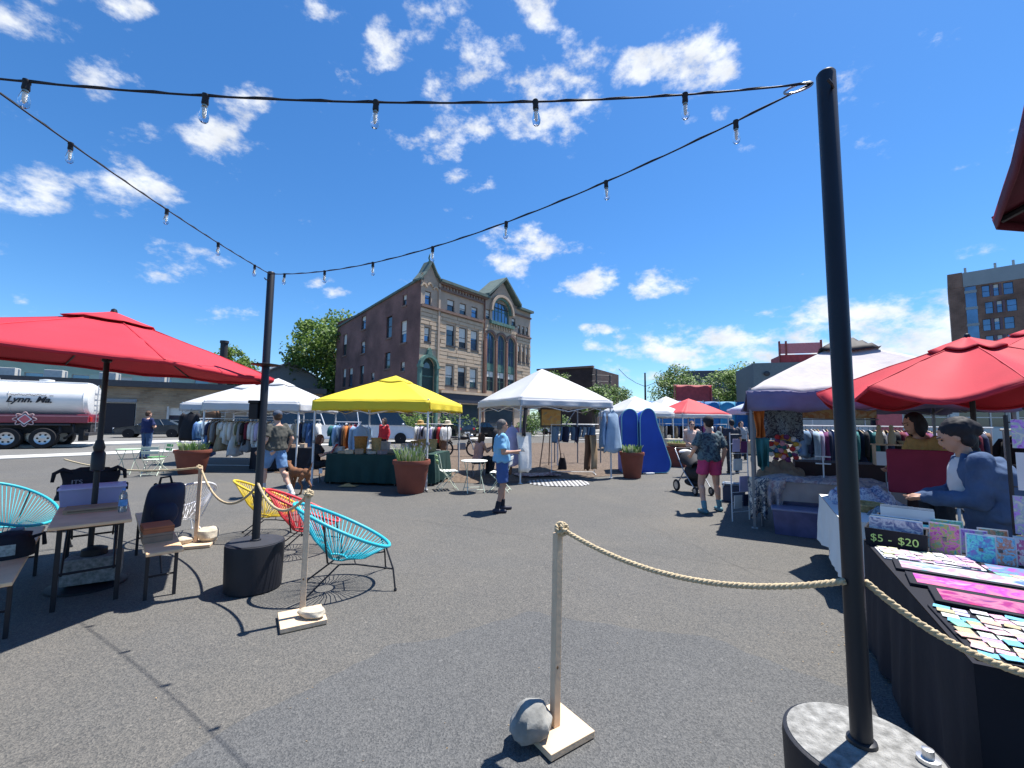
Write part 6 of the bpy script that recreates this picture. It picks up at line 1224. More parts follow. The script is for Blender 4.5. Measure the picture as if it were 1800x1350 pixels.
# wire panel with prints at the right edge of the table
t = thing('print_display', 'black wire stand hung with prints at the right edge', 'display', (*rw(O1, 1.06, 1.92), 0), R30-.25)
for x in (-.25, .25): b = MB(); b.cyl((x, 0, 0), (x, 0, 1.75), .012, n=6); b.build('upright', M_BLACK, t)
for k in range(7): b = MB(); b.cyl((-.25, 0, .8+k*.15), (.25, 0, .8+k*.15), .005, n=5); b.build('wire', M_BLACK, t)
for k in range(4): b = MB(); b.cyl((-.15+k*.1, 0, .75), (-.15+k*.1, 0, 1.72), .005, n=5); b.build('wire', M_BLACK, t)
for k, (x, z, w, h, mm) in enumerate(((-.1, 1.62, .26, .2, 4), (-.1, 1.36, .24, .26, -1), (-.12, 1.06, .26, .26, 4), (-.12, .84, .26, .16, 0), (.14, 1.5, .18, .4, 8))): b = MB(); b.box((x, -.02, z), (w, .006, h)); b.build('print', STK[mm] if mm >= 0 else M_LEGW, t)
for k in range(5): b = MB(); b.box((-.1, -.0245, 1.44-k*.035), (.16, .002, .008)); b.build('print_line', mat('ink', (.2, .2, .24), .8), t)
# --- clothes rails behind
rack('long clothes rail behind the purple-edged tent', (6.1, 9.35), (9.6, 8.6), 1.62, 'denim|navy|pale denim|blue|lavender|plum|navy|blue|denim|pink|tan|teal|teal|navy|black|teal|grey|black|teal|navy|black|burgundy|plum|burgundy|black|burgundy|plum|lavender|brown|mustard|cream|tan|mustard|olive|brown|black|burgundy|navy|black|brown'.split('|'), ['shirt', 'jacket', 'shirt', 'dress', 'jacket'], 'long rail behind the purple-edged tent', 11)
rack('dark clothes rail behind the woman in denim', (6.0, 5.3), (7.3, 4.6), 1.62, 'black|navy|black|grey|black|burgundy|navy|black|orange|black|teal|black'.split('|'), ['jacket', 'dress', 'jacket'], 'dark rail behind the woman in denim', 12)
rack('far clothes rail under the far white tents', (8.2, 24.2), (12.0, 24.0), 1.55, 'cream|grey|black|tan|navy|black|white|burgundy|black|navy|plum|black|white|navy|grey|black'.split('|'), ['shirt', 'jacket'], 'far rail under the far tents', 13)
draped('pale draped table under the far red tent', 9.3, 23.2, .2, 2.2, .7, .75, cmat('cream'), seed=9, group='draped stall tables'); draped('brown goods table right of the far red tent', 12.6, 22.5, .2, 1.8, .7, .75, cmat('tan'), seed=10, group='draped stall tables')
basket('flat basket of bread-coloured goods on the square tub', 6.3, 16.4, .76, .38, .1, M_WICK)
t = thing('cooler_box', 'dark blue cooler box on the ground beside the man in pink shorts', 'cooler', (4.75, 9.3, 0), R30); b = MB(); b.box((0, 0, .17), (.42, .3, .34)); b.build('body', mat('cooler_blue', (.03, .05, .1), .5), t, bevel=.02); b = MB(); b.box((0, 0, .365), (.44, .32, .05)); b.build('lid', mat('cooler_lid', (.1, .14, .2), .5), t, bevel=.015); b = MB(); b.tube([(-.2, -.17, .3), (-.15, -.19, .42), (.15, -.19, .42), (.2, -.17, .3)], .01, 6); b.build('handle', M_LEGW, t)
# leaf litter and scraps on the asphalt
M_LEAFL = mat('dry_litter', (.26, .19, .11), .9, var=.5, sc=30); R_ = random.Random(3); b = MB()
for i in range(420):
    if i < 260: x, y = R_.gauss(2.62, .09)+(i % 7)*.012, R_.gauss(3.1, .35)
    else: x, y = R_.uniform(-4, 4), R_.uniform(1.7, 7)
    a = R_.uniform(0, 6.28); s_ = R_.uniform(.004, .013) if i < 260 else R_.uniform(.003, .008); b.add([(x+s_*cos(a+k*2.1), y+s_*sin(a+k*2.1)*.7, .003+.006*R_.random()) for k in range(3)], [(0, 1, 2)])
tag(b.build('leaf_litter', M_LEAFL, recalc=False), 'dry leaf crumbs scattered on the asphalt', None, None, 'stuff')
# ================================================================ vehicles
M_TYRE = mat('tyre_rubber', (.015, .015, .017), .85); M_RIM = mat('alloy_rim', (.5, .5, .52), .3, m=.8); M_CGLASS = mat('car_glass', (.015, .02, .025), .05, spec=1.)
M_TAIL = mat('tail_lamp', (.4, .02, .02), .25); M_HEAD = mat('head_lamp', (.7, .72, .75), .15)
def wheel(t, x, y, r, w, side):
    b = MB(); b.lathe([(r*.6, -w/2), (r*.93, -w/2), (r, -w*.3), (r, w*.3), (r*.93, w/2), (r*.6, w/2)], 28, cap0=False, cap1=False); o = b.build('wheel', M_TYRE, t, smooth=40); o.location = (x, y, r); o.rotation_euler = (pi/2, 0, 0)
    b = MB(); b.lathe([(r*.62, -.02), (r*.6, .03), (r*.45, .0), (r*.2, .02), (.02, .03)], 20); q = b.build('rim', M_RIM, o, smooth=40); q.location = (0, 0, -side*w*.38); q.rotation_euler = (0 if side < 0 else pi, 0, 0)
    b = MB()
    for k in range(6): a = k*pi/3; b.ell((r*.36*cos(a), r*.36*sin(a), .018), (r*.09, r*.09, .012), 8, 5)
    q2 = b.build('rim_holes', M_TYRE, o); q2.location = q.location; q2.rotation_euler = q.rotation_euler; q2['kind'] = 'stuff'
def car(name, label, cat, x, y, rz, prof, cab, wid, col, wb, wr, group='cars by the street', z=.006):
    """prof: lower body outline (x,z); cab: greenhouse outline; front is +x"""
    t = thing(name, label, cat, (x, y, z), rz, group); m = mat('paint_' + str(hash_(label)), col, .28, var=.05, spec=.6, coat=.8)
    hw = wid/2; b = MB()
    sec = [(-hw, .93), (-hw*.97, 1.0), (hw*.97, 1.0), (hw, .93)]
    n = len(prof); rows = []
    for yy, k in ((-hw*.93, .97), (-hw, .99), (-hw, 1.0), (hw, 1.0), (hw, .99), (hw*.93, .97)):
        rows.append([(p[0]*k, yy, .25+(p[1]-.25)*(k if k < 1 else 1)) for p in prof])
    vs = [q for r in rows for q in r]; fs = []
    for r in range(len(rows)-1):
        for i in range(n): fs.append((r*n+i, r*n+(i+1) % n, (r+1)*n+(i+1) % n, (r+1)*n+i))
    fs += [tuple(range(n-1, -1, -1)), tuple((len(rows)-1)*n+i for i in range(n))]; b.add(vs, fs); b.build('body', m, t, smooth=30, bevel=.03)
    b = MB(); zl = min(p[1] for p in cab); zh = max(p[1] for p in cab)
    def cy(z_): return hw*(.93-.2*(z_-zl)/(zh-zl))
    n = len(cab); vs = [(p[0], -cy(p[1]), p[1]) for p in cab]+[(p[0], cy(p[1]), p[1]) for p in cab]
    b.add(vs, [tuple(range(n-1, -1, -1)), tuple(range(n, 2*n))]+[(i, (i+1) % n, n+(i+1) % n, n+i) for i in range(n)]); b.build('greenhouse', M_CGLASS, t, smooth=30, bevel=.03)
    b = MB(); top = [p for p in cab if p[1] > zh-.08]; x0, x1 = min(p[0] for p in top), max(p[0] for p in top); b.box(((x0+x1)/2, 0, zh+.012), (x1-x0+.1, 2*cy(zh)+.02, .05)); b.build('roof', m, t, bevel=.02)
    xs = sorted(p[0] for p in cab); xb0, xb1 = cab[0][0], cab[1][0]
    for sg in (-1, 1):
        for f in (.34, .66):
            xb = xb0+(xb1-xb0)*f; xt = x0+(x1-x0)*f; b = MB(); b.tube([(xb, sg*(cy(zl)+.004), zl), (xt, sg*(cy(zh)+.004), zh)], .035, 6); b.build('pillar', m, t)
        for xw in (-wb/2, wb/2): wheel(t, xw, sg*(hw-.1), wr, .2, sg)
        xf = max(p[0] for p in prof); xr = min(p[0] for p in prof); b = MB(); b.box((xf-.06, sg*hw*.68, .68), (.14, .3, .13)); b.build('headlight', M_HEAD, t, bevel=.03); b = MB(); b.box((xr+.05, sg*hw*.75, .82), (.12, .2, .18)); b.build('taillight', M_TAIL, t, bevel=.03)
        b = MB(); b.ell((cab[1][0]-.25 if cab[1][0] > 0 else .7, sg*(hw+.1), zl+.1), (.08, .1, .07), 10, 6); b.build('mirror', m, t, smooth=180)
    for s_, xx in ((1, max(p[0] for p in prof)), (-1, min(p[0] for p in prof))): b = MB(); b.box((xx-s_*.0, 0, .5), (.05, .5, .12)); b.build('number_plate', M_LEGW if s_ < 0 else M_TYRE, t)
    b = MB()
    for xw in (-wb/2, wb/2):
        for sg in (-1, 1): b.cyl((xw, sg*(hw-.16), wr), (xw, sg*(hw+.006), wr), wr*1.14, n=22)
    o = b.build('wheel_arches', M_TYRE, t); o['kind'] = 'stuff'
    return t
SEDAN = [(-2.25, .3), (2.2, .3), (2.28, .55), (2.15, .75), (.95, .92), (-1.5, .98), (-2.2, .93), (-2.3, .6)]; SEDC = [(-1.75, .93), (1.05, .88), (.35, 1.38), (-.9, 1.4)]
SUVP = [(-2.3, .35), (2.25, .35), (2.34, .6), (2.25, .98), (1.1, 1.08), (-2.25, 1.12), (-2.36, .7)]; SUVC = [(-2.2, 1.08), (1.25, 1.04), (.55, 1.68), (-2.0, 1.72)]
VANP = [(-2.7, .35), (2.6, .35), (2.68, .7), (2.45, 1.1), (1.9, 1.22), (-2.7, 1.25)]; VANC = [(-2.68, 1.22), (2.0, 1.2), (1.35, 2.12), (-2.6, 2.15)]
car('parked_car', 'dark green sedan parked beyond the tanker truck behind the left umbrella pole', 'car', -28.6, 34.5, pi+.5, SEDAN, SEDC, 1.78, (.02, .035, .045), 2.65, .31, z=.012)
car('parked_car', 'black sport utility car parked behind the yellow tent', 'car', -5.4, 40.2, -.9+pi, SUVP, SUVC, 1.9, (.008, .01, .014), 2.75, .36)
car('parked_car', 'dark blue car parked left of the middle white tent', 'car', -2.2, 41.8, -.85+pi, SEDAN, SEDC, 1.8, (.012, .018, .03), 2.65, .32)
car('parked_car', 'small white car seen through the middle white tent', 'car', 3.2, 52, -.5, SEDAN, SEDC, 1.8, (.7, .71, .72), 2.65, .32)
car('parked_van', 'white van parked behind the white market tents', 'van', -12.6, 28.6, .2, VANP, VANC, 2.0, (.72, .74, .76), 3.2, .34)
car('parked_car', 'grey car parked between the left white tents and the storefront', 'car', -17.5, 31.0, .55, SUVP, SUVC, 1.85, (.2, .22, .24), 2.7, .34)
car('parked_van', 'white panel van behind the left end of the yellow tent', 'van', -9.3, 29.8, .25, VANP, VANC, 2.0, (.66, .69, .72), 3.2, .34)
# ---- tanker truck
TRZ = atan2(.48, .88); t = thing('tanker_truck', 'white fuel tanker truck with maroon band cut off by the left edge', 'truck', (-22.55, 23.35, .006), TRZ)
M_TANK = mat('tanker_white', (.72, .72, .71), .3, var=.08, sc=1.2, coat=.3); M_MAR = mat('maroon_paint', (.22, .025, .05), .35, coat=.5); M_CHAS = mat('chassis', (.035, .035, .04), .7)
Lk = 8.5
b = MB(); prof = []
def esec(x, k): return [(x, 1.2*k*cos(a)*(abs(cos(a))**-.12 if abs(cos(a)) > .02 else 1), 2.48+.86*k*sin(a)) for a in [2*pi*i/40 for i in range(40)]]
secs = [esec(-.02, .3), esec(-.0, .75), esec(-.05, .92), esec(-.18, 1.0), esec(-Lk+.2, 1.0), esec(-Lk, .9), esec(-Lk-.02, .4)]
vs = [q for s_ in secs for q in s_]; b.add(vs, [(r*40+i, r*40+(i+1) % 40, (r+1)*40+(i+1) % 40, (r+1)*40+i) for r in range(len(secs)-1) for i in range(40)]+[tuple(range(39, -1, -1)), tuple(240+i for i in range(40))]); b.build('tank', M_TANK, t, smooth=35)
for x in (-.2, -2.9, -5.6, -8.3): b = MB(); b.tube([(x, 1.215*cos(a)*(abs(cos(a))**-.12 if abs(cos(a)) > .02 else 1), 2.48+.872*sin(a)) for a in [2*pi*i/40 for i in range(40)]], .018, 6, closed=True); b.build('tank_band', M_TANK, t, smooth=180)
b = MB(); b.bb(-Lk, .05, -1.16, 1.16, 1.28, 1.72); b.build('skirt', M_MAR, t, bevel=.03); b = MB(); b.bb(-Lk, .07, -1.19, -1.16, 1.6, 1.66); b.build('skirt_trim', mat('pink_trim', (.5, .2, .22), .4), t)
b = MB(); b.bb(-Lk, .0, -.5, .5, .75, 1.28); b.build('chassis', M_CHAS, t, bevel=.02); b = MB(); b.bb(-4.0, -.6, -1.2, 1.2, 1.14, 1.24); b.build('mudguard', M_CHAS, t, bevel=.03)
b = MB(); b.box((-Lk/2, 0, 3.36), (Lk-.6, .7, .1)); b.build('catwalk', M_TANK, t, bevel=.02)
for x in (-2, -4, -6): b = MB(); b.lathe([(.28, 0), (.28, .12), (.1, .15)], 16, (x, 0, 3.38)); b.build('hatch', M_TANK, t, smooth=40)
for x in (-1.55, -2.82, -7.6):
    for sg in (-1, 1): wheel(t, x, sg*1.02, .52, .5, sg)
b = MB(); b.bb(-.05, .12, -1.1, 1.1, .62, .78); b.build('rear_bumper', M_CHAS, t, bevel=.02); b = MB(); b.bb(-.3, -.1, -1.05, -.35, .35, .95); b.build('mudflap', M_TYRE, t); b = MB(); b.bb(.02, .1, -1.0, -.7, 1.34, 1.6); b.build('taillight', M_TAIL, t, bevel=.02); b = MB(); b.bb(.02, .1, .7, 1.0, 1.34, 1.6); b.build('taillight', M_TAIL, t, bevel=.02)
b = MB()
for sg in (-1, 1): b.cyl((.1, sg*.25, .8), (.1, sg*.25, 3.3), .025, n=6)
for k in range(8): b.cyl((.1, -.25, 1.0+k*.3), (.1, .25, 1.0+k*.3), .018, n=6)
o = b.build('ladder', M_RIM, t); o['kind'] = 'stuff'
for x in (-.5, -1.0): b = MB(); b.tube([(x, -1.1, 1.2), (x+.05, -1.15, .8), (x-.2, -1.15, .55), (x-.3, -1.1, .5)], .06, 8); b.build('hose', M_TYRE, t, smooth=180)
M_INK = mat('black_lettering', (.02, .02, .025), .5, var=0)
text_mesh('Lynn, Ma.', .42, 'lettering', M_INK, t, (-2.15, -1.235, 2.42), (pi/2, 0, 0), .004, shear=.35, bold=.012)
text_mesh('S', .62, 'lettering', mat('red_black_lettering', (.08, .015, .03), .5, var=0), t, (-3.75, -1.235, 2.5), (pi/2, 0, 0), .004, bold=.03)
b = MB(); b.tube([(-2.95+.02*i, -1.222-.003, 2.66+.02*sin(i*1.3)+.02*sin(i*.37)) for i in range(70)], .012, 5); b.build('script_line', M_INK, t)
b = MB(); b.tube([(-1.45+.02*i, -1.222-.003, 2.64+.008*sin(i*2.1)) for i in range(8)], .012, 5); b.build('script_line', M_INK, t)
b = MB(); b.box((-2.25, -1.205, 1.46), (.38, .02, .38), 0, 0, pi/4); b.build('placard', M_LEGW, t); 
b = MB(); b.box((-2.25, -1.218, 1.46), (.3, .012, .3), 0, 0, pi/4); b.build('placard_face', mat('placard_red', (.55, .12, .14), .5), t)
b = MB(); b.tube([(-2.25+.36*cos(a)*(1+.18*cos(8*a)), -1.2, 1.46+.3*sin(a)*(1+.18*cos(8*a))) for a in [2*pi*i/64 for i in range(64)]], .022, 6, closed=True); b.build('placard_ring', mat('pale_pink', (.6, .42, .42), .5), t)
b = MB(); b.bb(-Lk-2.6, -Lk-.3, -1.2, 1.2, .7, 2.9); b.build('cab', M_MAR, t, bevel=.12); b = MB(); b.bb(-Lk-2.0, -Lk-.9, -1.215, -1.19, 1.8, 2.6); b.build('cab_window', M_CGLASS, t)
# ================================================================ people and the dog
def capsule(b, p0, p1, r0, r1, flat=False, n=14):
    p0, p1 = V(p0), V(p1); d = p1-p0; L = d.length or 1e-6; q = d.to_track_quat('Z', 'Y').to_matrix()
    prof = []
    if flat: prof = [(.001, 0), (r0, 0), (r1, L), (.001, L)]
    else:
        for k in range(5): a = -pi/2+pi/2*k/4; prof.append((max(.0008, r0*cos(a)), r0*sin(a)))
        for k in range(5): a = pi/2*k/4; prof.append((max(.0008, r1*cos(a)), L+r1*sin(a)))
    vs = []; fs = []
    for r, z in prof:
        for j in range(n): a = 2*pi*j/n; vs.append(p0+q @ V((r*cos(a), r*sin(a), z)))
    for i in range(len(prof)-1):
        for j in range(n): fs.append((i*n+j, i*n+(j+1) % n, (i+1)*n+(j+1) % n, (i+1)*n+j))
    fs += [tuple(range(n-1, -1, -1)), tuple((len(prof)-1)*n+j for j in range(n))]; b.add(vs, fs)
def loft(b, secs, n=24):
    vs = [(c[0]+rx*cos(2*pi*j/n), c[1]+ry*sin(2*pi*j/n), c[2]) for c, rx, ry in secs for j in range(n)]; fs = []
    for i in range(len(secs)-1):
        for j in range(n): fs.append((i*n+j, i*n+(j+1) % n, (i+1)*n+(j+1) % n, (i+1)*n+j))
    fs += [tuple(range(n-1, -1, -1)), tuple((len(secs)-1)*n+j for j in range(n))]; b.add(vs, fs)
TS = bpy.data.scenes.new('workbench')
def remesh(b, name, m, parent, vox, smooth=4, fold=0., seed=0, ff=9.):
    me0 = b.mesh(name); o = bpy.data.objects.new(name, me0); TS.collection.objects.link(o)
    md = o.modifiers.new('r', 'REMESH'); md.mode = 'VOXEL'; md.voxel_size = vox
    if smooth: ms = o.modifiers.new('s', 'SMOOTH'); ms.factor = .5; ms.iterations = smooth
    TS.view_layers[0].update(); dg = TS.view_layers[0].depsgraph; me = bpy.data.meshes.new_from_object(o.evaluated_get(dg)); o.modifiers.clear(); o.data = me; TS.collection.objects.unlink(o); COL.objects.link(o); bpy.data.meshes.remove(me0); me.name = name
    if fold:
        ns = [v.normal.copy() for v in me.vertices]
        for v, nn in zip(me.vertices, ns):
            c = v.co; w = noise.noise(V((c.x*ff+seed, c.y*ff, c.z*ff*.45)))+.5*noise.noise(V((c.x*ff*2.3, c.y*ff*2.3+seed, c.z*ff*1.6))); v.co = c+nn*fold*w
    me.shade_smooth(); me.materials.clear(); me.materials.append(m); o.parent = parent; return o
SK = {'light': (.56, .33, .24), 'tan': (.44, .25, .17), 'brown': (.23, .12, .08)}
def skin(k): return mat('skin_' + k, SK[k], .55, var=.08, sc=9)
HAIR = {'dark': (.018, .014, .013), 'black': (.008, .008, .012), 'brown': (.07, .038, .022), 'grey': (.11, .10, .095), 'red': (.14, .05, .025)}
def base_pose():
    P = dict(pel=V((0, 0, .96)), wai=V((0, 0, 1.09)), che=V((0, 0, 1.29)), nec=V((0, -.015, 1.46)), hea=V((0, .015, 1.605)))
    for s, k in ((-1, 'L'), (1, 'R')):
        P['hip'+k] = V((s*.095, 0, .92)); P['kne'+k] = V((s*.11, .02, .5)); P['ank'+k] = V((s*.12, -.03, .085)); P['sho'+k] = V((s*.18, -.01, 1.405)); P['elb'+k] = V((s*.235, -.035, 1.12)); P['wri'+k] = V((s*.24, .05, .885))
    return P
def hand(b, wri, elb, s, curl=.5, sc=1.):
    d = (V(wri)-V(elb)).normalized(); side = d.cross(V((0, 1, 0))) if abs(d.y) < .8 else d.cross(V((0, 0, 1))); side.normalize(); pal = d.cross(side).normalized()
    c = V(wri)+d*.045; capsule(b, V(wri), V(wri)+d*.075, .026, .03); 
    for i, (o, L) in enumerate(((-.027, .068), (-.009, .077), (.009, .072), (.026, .056))):
        p0 = V(wri)+d*.08+side*o; p1 = p0+d*L*.5*(1-curl*.3)+pal*L*.3*curl*s; p2 = p1+d*L*.4*(1-curl)+pal*L*.45*curl*s; capsule(b, p0, p1, .0095, .009, n=8); capsule(b, p1, p2, .009, .0075, n=8)
    p0 = V(wri)+d*.03-side*.026; p1 = p0+d*.03-side*.03; capsule(b, p0, p1, .012, .011, n=8); capsule(b, p1, p1+d*.035+pal*.01*s, .011, .008, n=8)
def person(label, x, y, rz, h, P=None, sk='light', hair=('dark', 'short'), top=None, bottom=None, shoes=((.02, .02, .025), None), wide=1., headyaw=0., vox=.0125, z=0., cap=None, glasses=False, seed=0, headtilt=0., jacket=None, group='people at the market', female=False, hem=.86):
    t = thing('person', label, 'person', (x, y, z), rz, group, h/1.75); J = base_pose(); J.update({k: V(v) for k, v in (P or {}).items()})
    spine = [J['pel'], J['wai'], J['che'], J['nec']]
    def sp(f):   # point on the spine, f 0..1
        q = f*3; i = min(2, int(q)); return spine[i].lerp(spine[i+1], q-i)
    W_ = wide
    def tor(b, g, f0=-.12, f1=1.0, flat=True):
        S_ = [(-.25, .15, .105), (-.12, .165*W_, .118*W_), (0, .172*W_, .125*W_), (.18, .162*W_, .12*W_), (.34, .15*W_, .112*W_), (.52, .163*W_, .118*W_), (.72, .178*(.5+.5*W_), .115), (.86, .165, .095), (.94, .105, .075), (1.0, .062, .062)]
        if female: S_ = [(a_, r_*(.94 if a_ > .3 else 1.02), q_*(1.08 if .6 < a_ < .85 else .98)) for a_, r_, q_ in S_]
        secs = []
        for f, rx, ry in S_:
            if f < f0-1e-6 or f > f1+1e-6: continue
            c = sp(f) if f >= 0 else spine[0]+(spine[0]-spine[1])*(-f*1.2)
            secs.append((c, rx+g, ry+g))
        loft(b, secs)
    sm = skin(sk); b = MB(); tor(b, 0)
    hd = J['hea']; hm = Matrix.Rotation(headyaw, 3, 'Z') @ Matrix.Rotation(headtilt, 3, 'X')
    def hp(a): return hd+hm @ V(a)
    def he(b, c, r): 
        mm = b.ell((0, 0, 0), r, 14, 10); i0 = len(b.v)-14*11
        for i in range(i0, len(b.v)): b.v[i] = tuple(hp(V(b.v[i])+V(c)))
    capsule(b, J['nec']-V((0, 0, .03)), hp((0, -.01, -.05)), .056, .052)
    he(b, (0, -.008, .03), (.076, .094, .098)); he(b, (0, .02, -.03), (.064, .072, .075)); he(b, (0, .045, -.075), (.042, .04, .034)); he(b, (0, .094, -.012), (.013, .018, .026)); he(b, (0, .08, .03), (.05, .018, .012)); he(b, (0, .085, -.055), (.024, .012, .012))
    for s in (-1, 1): he(b, (s*.075, -.005, -.005), (.011, .02, .031))
    for s, k in ((-1, 'L'), (1, 'R')):
        capsule(b, J['sho'+k], J['elb'+k], .05, .04); capsule(b, J['elb'+k], J['wri'+k], .041, .026); m_ = J['elb'+k].lerp(J['wri'+k], .25); capsule(b, m_, J['elb'+k].lerp(J['wri'+k], .4), .043, .04); hand(b, J['wri'+k], J['elb'+k], 1 if s < 0 else -1)
        capsule(b, J['hip'+k], J['kne'+k], .088, .057); kn, an = J['kne'+k], J['ank'+k]; capsule(b, kn, an, .055, .037); c_ = kn.lerp(an, .3)+V((0, -.018, 0)); capsule(b, c_-V((0, 0, .06)), c_+V((0, 0, .06)), .048, .05)
        fw = Matrix.Rotation(-s*.12+(P or {}).get('toe'+k, V((0, 0, 0)))[0] if P and ('toe'+k) in P else -s*.12, 3, 'Z') @ V((0, 1, 0)); capsule(b, an-fw*.03-V((0, 0, .04)), an+fw*.14-V((0, 0, .055)), .036, .03)
        J['fw'+k] = fw
    remesh(b, 'body', sm, t, vox)
    # face details
    for s in (-1, 1):
        b = MB(); b.ell(hp((s*.03, .082, .012)), (.012, .007, .008), 8, 6); b.build('eye', mat('eye_dark', (.03, .022, .02), .3), t, smooth=180)
        b = MB(); b.tube([hp((s*.012, .094, .034)), hp((s*.045, .083, .037))], .0045, 5); b.build('eyebrow', mat('hair_' + hair[0], HAIR[hair[0]], .7, var=.3, sc=30), t)
    b = MB(); b.ell(hp((0, .097, -.055)), (.022, .006, .006), 10, 6); b.build('mouth', mat('lips', (.3, .09, .08), .5), t, smooth=180)
    # hair
    hmz = mat('hair_' + hair[0], HAIR[hair[0]], .7, var=.3, sc=30); b = MB(); st_ = hair[1]
    he(b, (0, -.022, .047), (.084, .098, .092))
    if st_ in ('short',): he(b, (0, -.05, .0), (.078, .062, .075))
    if st_ in ('bob', 'long'):
        he(b, (0, -.055, -.01), (.09, .07, .12))
        for s in (-1, 1): he(b, (s*.07, -.005, -.05), (.026, .055, .10))
        if st_ == 'long': he(b, (0, -.075, -.15), (.095, .05, .14))
    if st_ == 'updo': he(b, (0, -.06, .05), (.102, .12, .108)); he(b, (0, -.14, .02), (.07, .06, .07)); he(b, (0, -.06, -.03), (.09, .07, .08))
    if st_ == 'bun': he(b, (0, -.1, .07), (.045, .045, .045)); he(b, (0, -.05, .0), (.078, .062, .08))
    # cut hair away from the face: only keep what lies behind the forehead line
    o = remesh(b, 'hair', hmz, t, max(.009, vox*.8), 2, .004, seed, 40)
    if cap:
        b = MB(); ct, cc = cap; cm = mat('hat_' + str(hash_(label)), cc, .85, var=.15, sc=8, bump=.3)
        if ct == 'cap': he(b, (0, -.012, .06), (.092, .106, .085)); he(b, (0, .105, .06), (.06, .07, .012))
        if ct == 'beret': he(b, (0, -.04, .09), (.125, .15, .068)); he(b, (0, -.02, .05), (.095, .105, .055)); he(b, (0, -.12, .05), (.1, .09, .07))
        remesh(b, 'hat', cm, t, .009, 3)
    if glasses:
        b = MB()
        for s in (-1, 1): he(b, (s*.032, .092, .012), (.026, .008, .018))
        b.build('sunglasses', M_GLASS, t, smooth=180)
    # bottoms
    if bottom:
        kind, bm_ = bottom; b = MB(); tor(b, .018, -.25, .1)
        for k in 'LR':
            hp_, kn, an = J['hip'+k], J['kne'+k], J['ank'+k]
            if kind == 'shorts': e = hp_.lerp(kn, .86); capsule(b, hp_+V((0, 0, .03)), e, .108, .104, True); 
            elif kind == 'short_shorts': e = hp_.lerp(kn, .55); capsule(b, hp_+V((0, 0, .03)), e, .112, .112, True)
            else: capsule(b, hp_, kn, .104, .078); capsule(b, kn, an-V((0, 0, .02)), .076, .066, False)
        remesh(b, {'shorts': 'shorts', 'short_shorts': 'shorts', 'pants': 'trousers'}[kind], bm_, t, vox, 2, .018, seed+3, 9)
    if top:
        kind, tm_ = top; b = MB(); tor(b, .012 if jacket else .026, -.25 if hem < .9 else -.12, .94)
        for k in 'LR':
            s0, e0, w0 = J['sho'+k], J['elb'+k], J['wri'+k]; capsule(b, s0, s0, .07, .07)
            if kind == 'tee': capsule(b, s0, s0.lerp(e0, .78), .068, .076, True)
            elif kind == 'long': capsule(b, s0, e0, .068, .058); capsule(b, e0, w0.lerp(e0, .06), .058, .044)
            elif kind == 'tank': pass
        remesh(b, {'tee': 'shirt', 'long': 'long_sleeve_top', 'tank': 'tank_top'}[kind], tm_, t, vox, 2, .004 if jacket else .022, seed, 10)
    if jacket:
        b = MB(); tor(b, .06, -.25, .94); capsule(b, J['pel']-V((0, .0, .0)), J['pel']-V((0, .02, .2)), .235, .24, True); b.v = [(v[0]*1.04, v[1]-.045, v[2]) for v in b.v]
        for k in 'LR': s0, e0, w0 = J['sho'+k], J['elb'+k], J['wri'+k]; capsule(b, s0, e0, .08, .072); capsule(b, e0, w0.lerp(e0, .02), .072, .052)
        capsule(b, J['nec']+V((-.07, -.03, -.02)), J['nec']+V((.07, -.03, -.02)), .045, .045)
        remesh(b, 'jacket', jacket, t, .012, 3, .03, seed+1, 8)
        b = MB(); b.ell(tuple(J['wai'].lerp(J['che'], .5)+V((0, .12, .03))), (.12, .085, .2), 18, 12); remesh(b, 'shirt_front', top[1], t, .012, 3, .01, seed, 10)
        for s in (-1, 1): b = MB(); b.tube([J['nec']+V((s*.07, .03, .0)), J['che']+V((s*.09, .11, .06)), J['wai']+V((s*.10, .12, 0)), J['pel']+V((s*.1, .1, -.05))], [.022, .02, .016, .016], 8); b.build('lapel', jacket, t, smooth=180)
    if shoes:
        for k in 'LR':
            an, fw = J['ank'+k], J['fw'+k]; b = MB(); capsule(b, an-fw*.045-V((0, 0, .045)), an+fw*.155-V((0, 0, .052)), .046, .036); capsule(b, an-V((0, 0, .05)), an+V((0, 0, .0)), .046, .042)
            for i, v in enumerate(b.v): b.v[i] = (v[0], v[1], max(v[2], .004))
            remesh(b, 'shoe', mat('shoe_' + str(hash_(label)), shoes[0], .6), t, .012, 3)
            if shoes[1]: b = MB(); capsule(b, an, an.lerp(J['kne'+k], .32), .044, .05, True); remesh(b, 'sock', mat('sock_' + str(hash_(label)), shoes[1], .9), t, .011, 2)
    return t
M_POLO = mat('light_blue_polo', (.19, .42, .62), .85, var=.25, sc=2.2, bump=.3, bsc=30); M_BSHORT = mat('blue_shorts', (.05, .10, .27), .85, var=.2, sc=5); M_GTEE = mat('charcoal_tee', (.075, .075, .065), .9, var=.2, sc=6); M_DENIM = mat('denim_shorts', (.13, .24, .42), .9, var=.3, sc=6)
M_FLOR = pat('dark_floral_shirt', 'soft', [(.02, .03, .05), (.025, .045, .075), (.10, .16, .18), (.03, .05, .08)], 11, .85); M_PSH = mat('pink_shorts', (.45, .045, .14), .85, var=.25, sc=4)
person('man in light blue polo shirt and blue shorts standing in the middle of the plaza', -.18, 8.05, radians(-78), 1.70, dict(elbL=(-.25, .02, 1.12), wriL=(-.13, .26, 1.1), elbR=(.25, -.02, 1.12), wriR=(.1, .25, 1.13), kneL=(-.12, .05, .5), ankL=(-.14, .06, .085), ankR=(.13, -.1, .085)), 'tan', ('grey', 'short'), ('tee', M_POLO), ('shorts', M_BSHORT), ((.02, .022, .04), (.02, .02, .03)), 1.12, .1, seed=1)
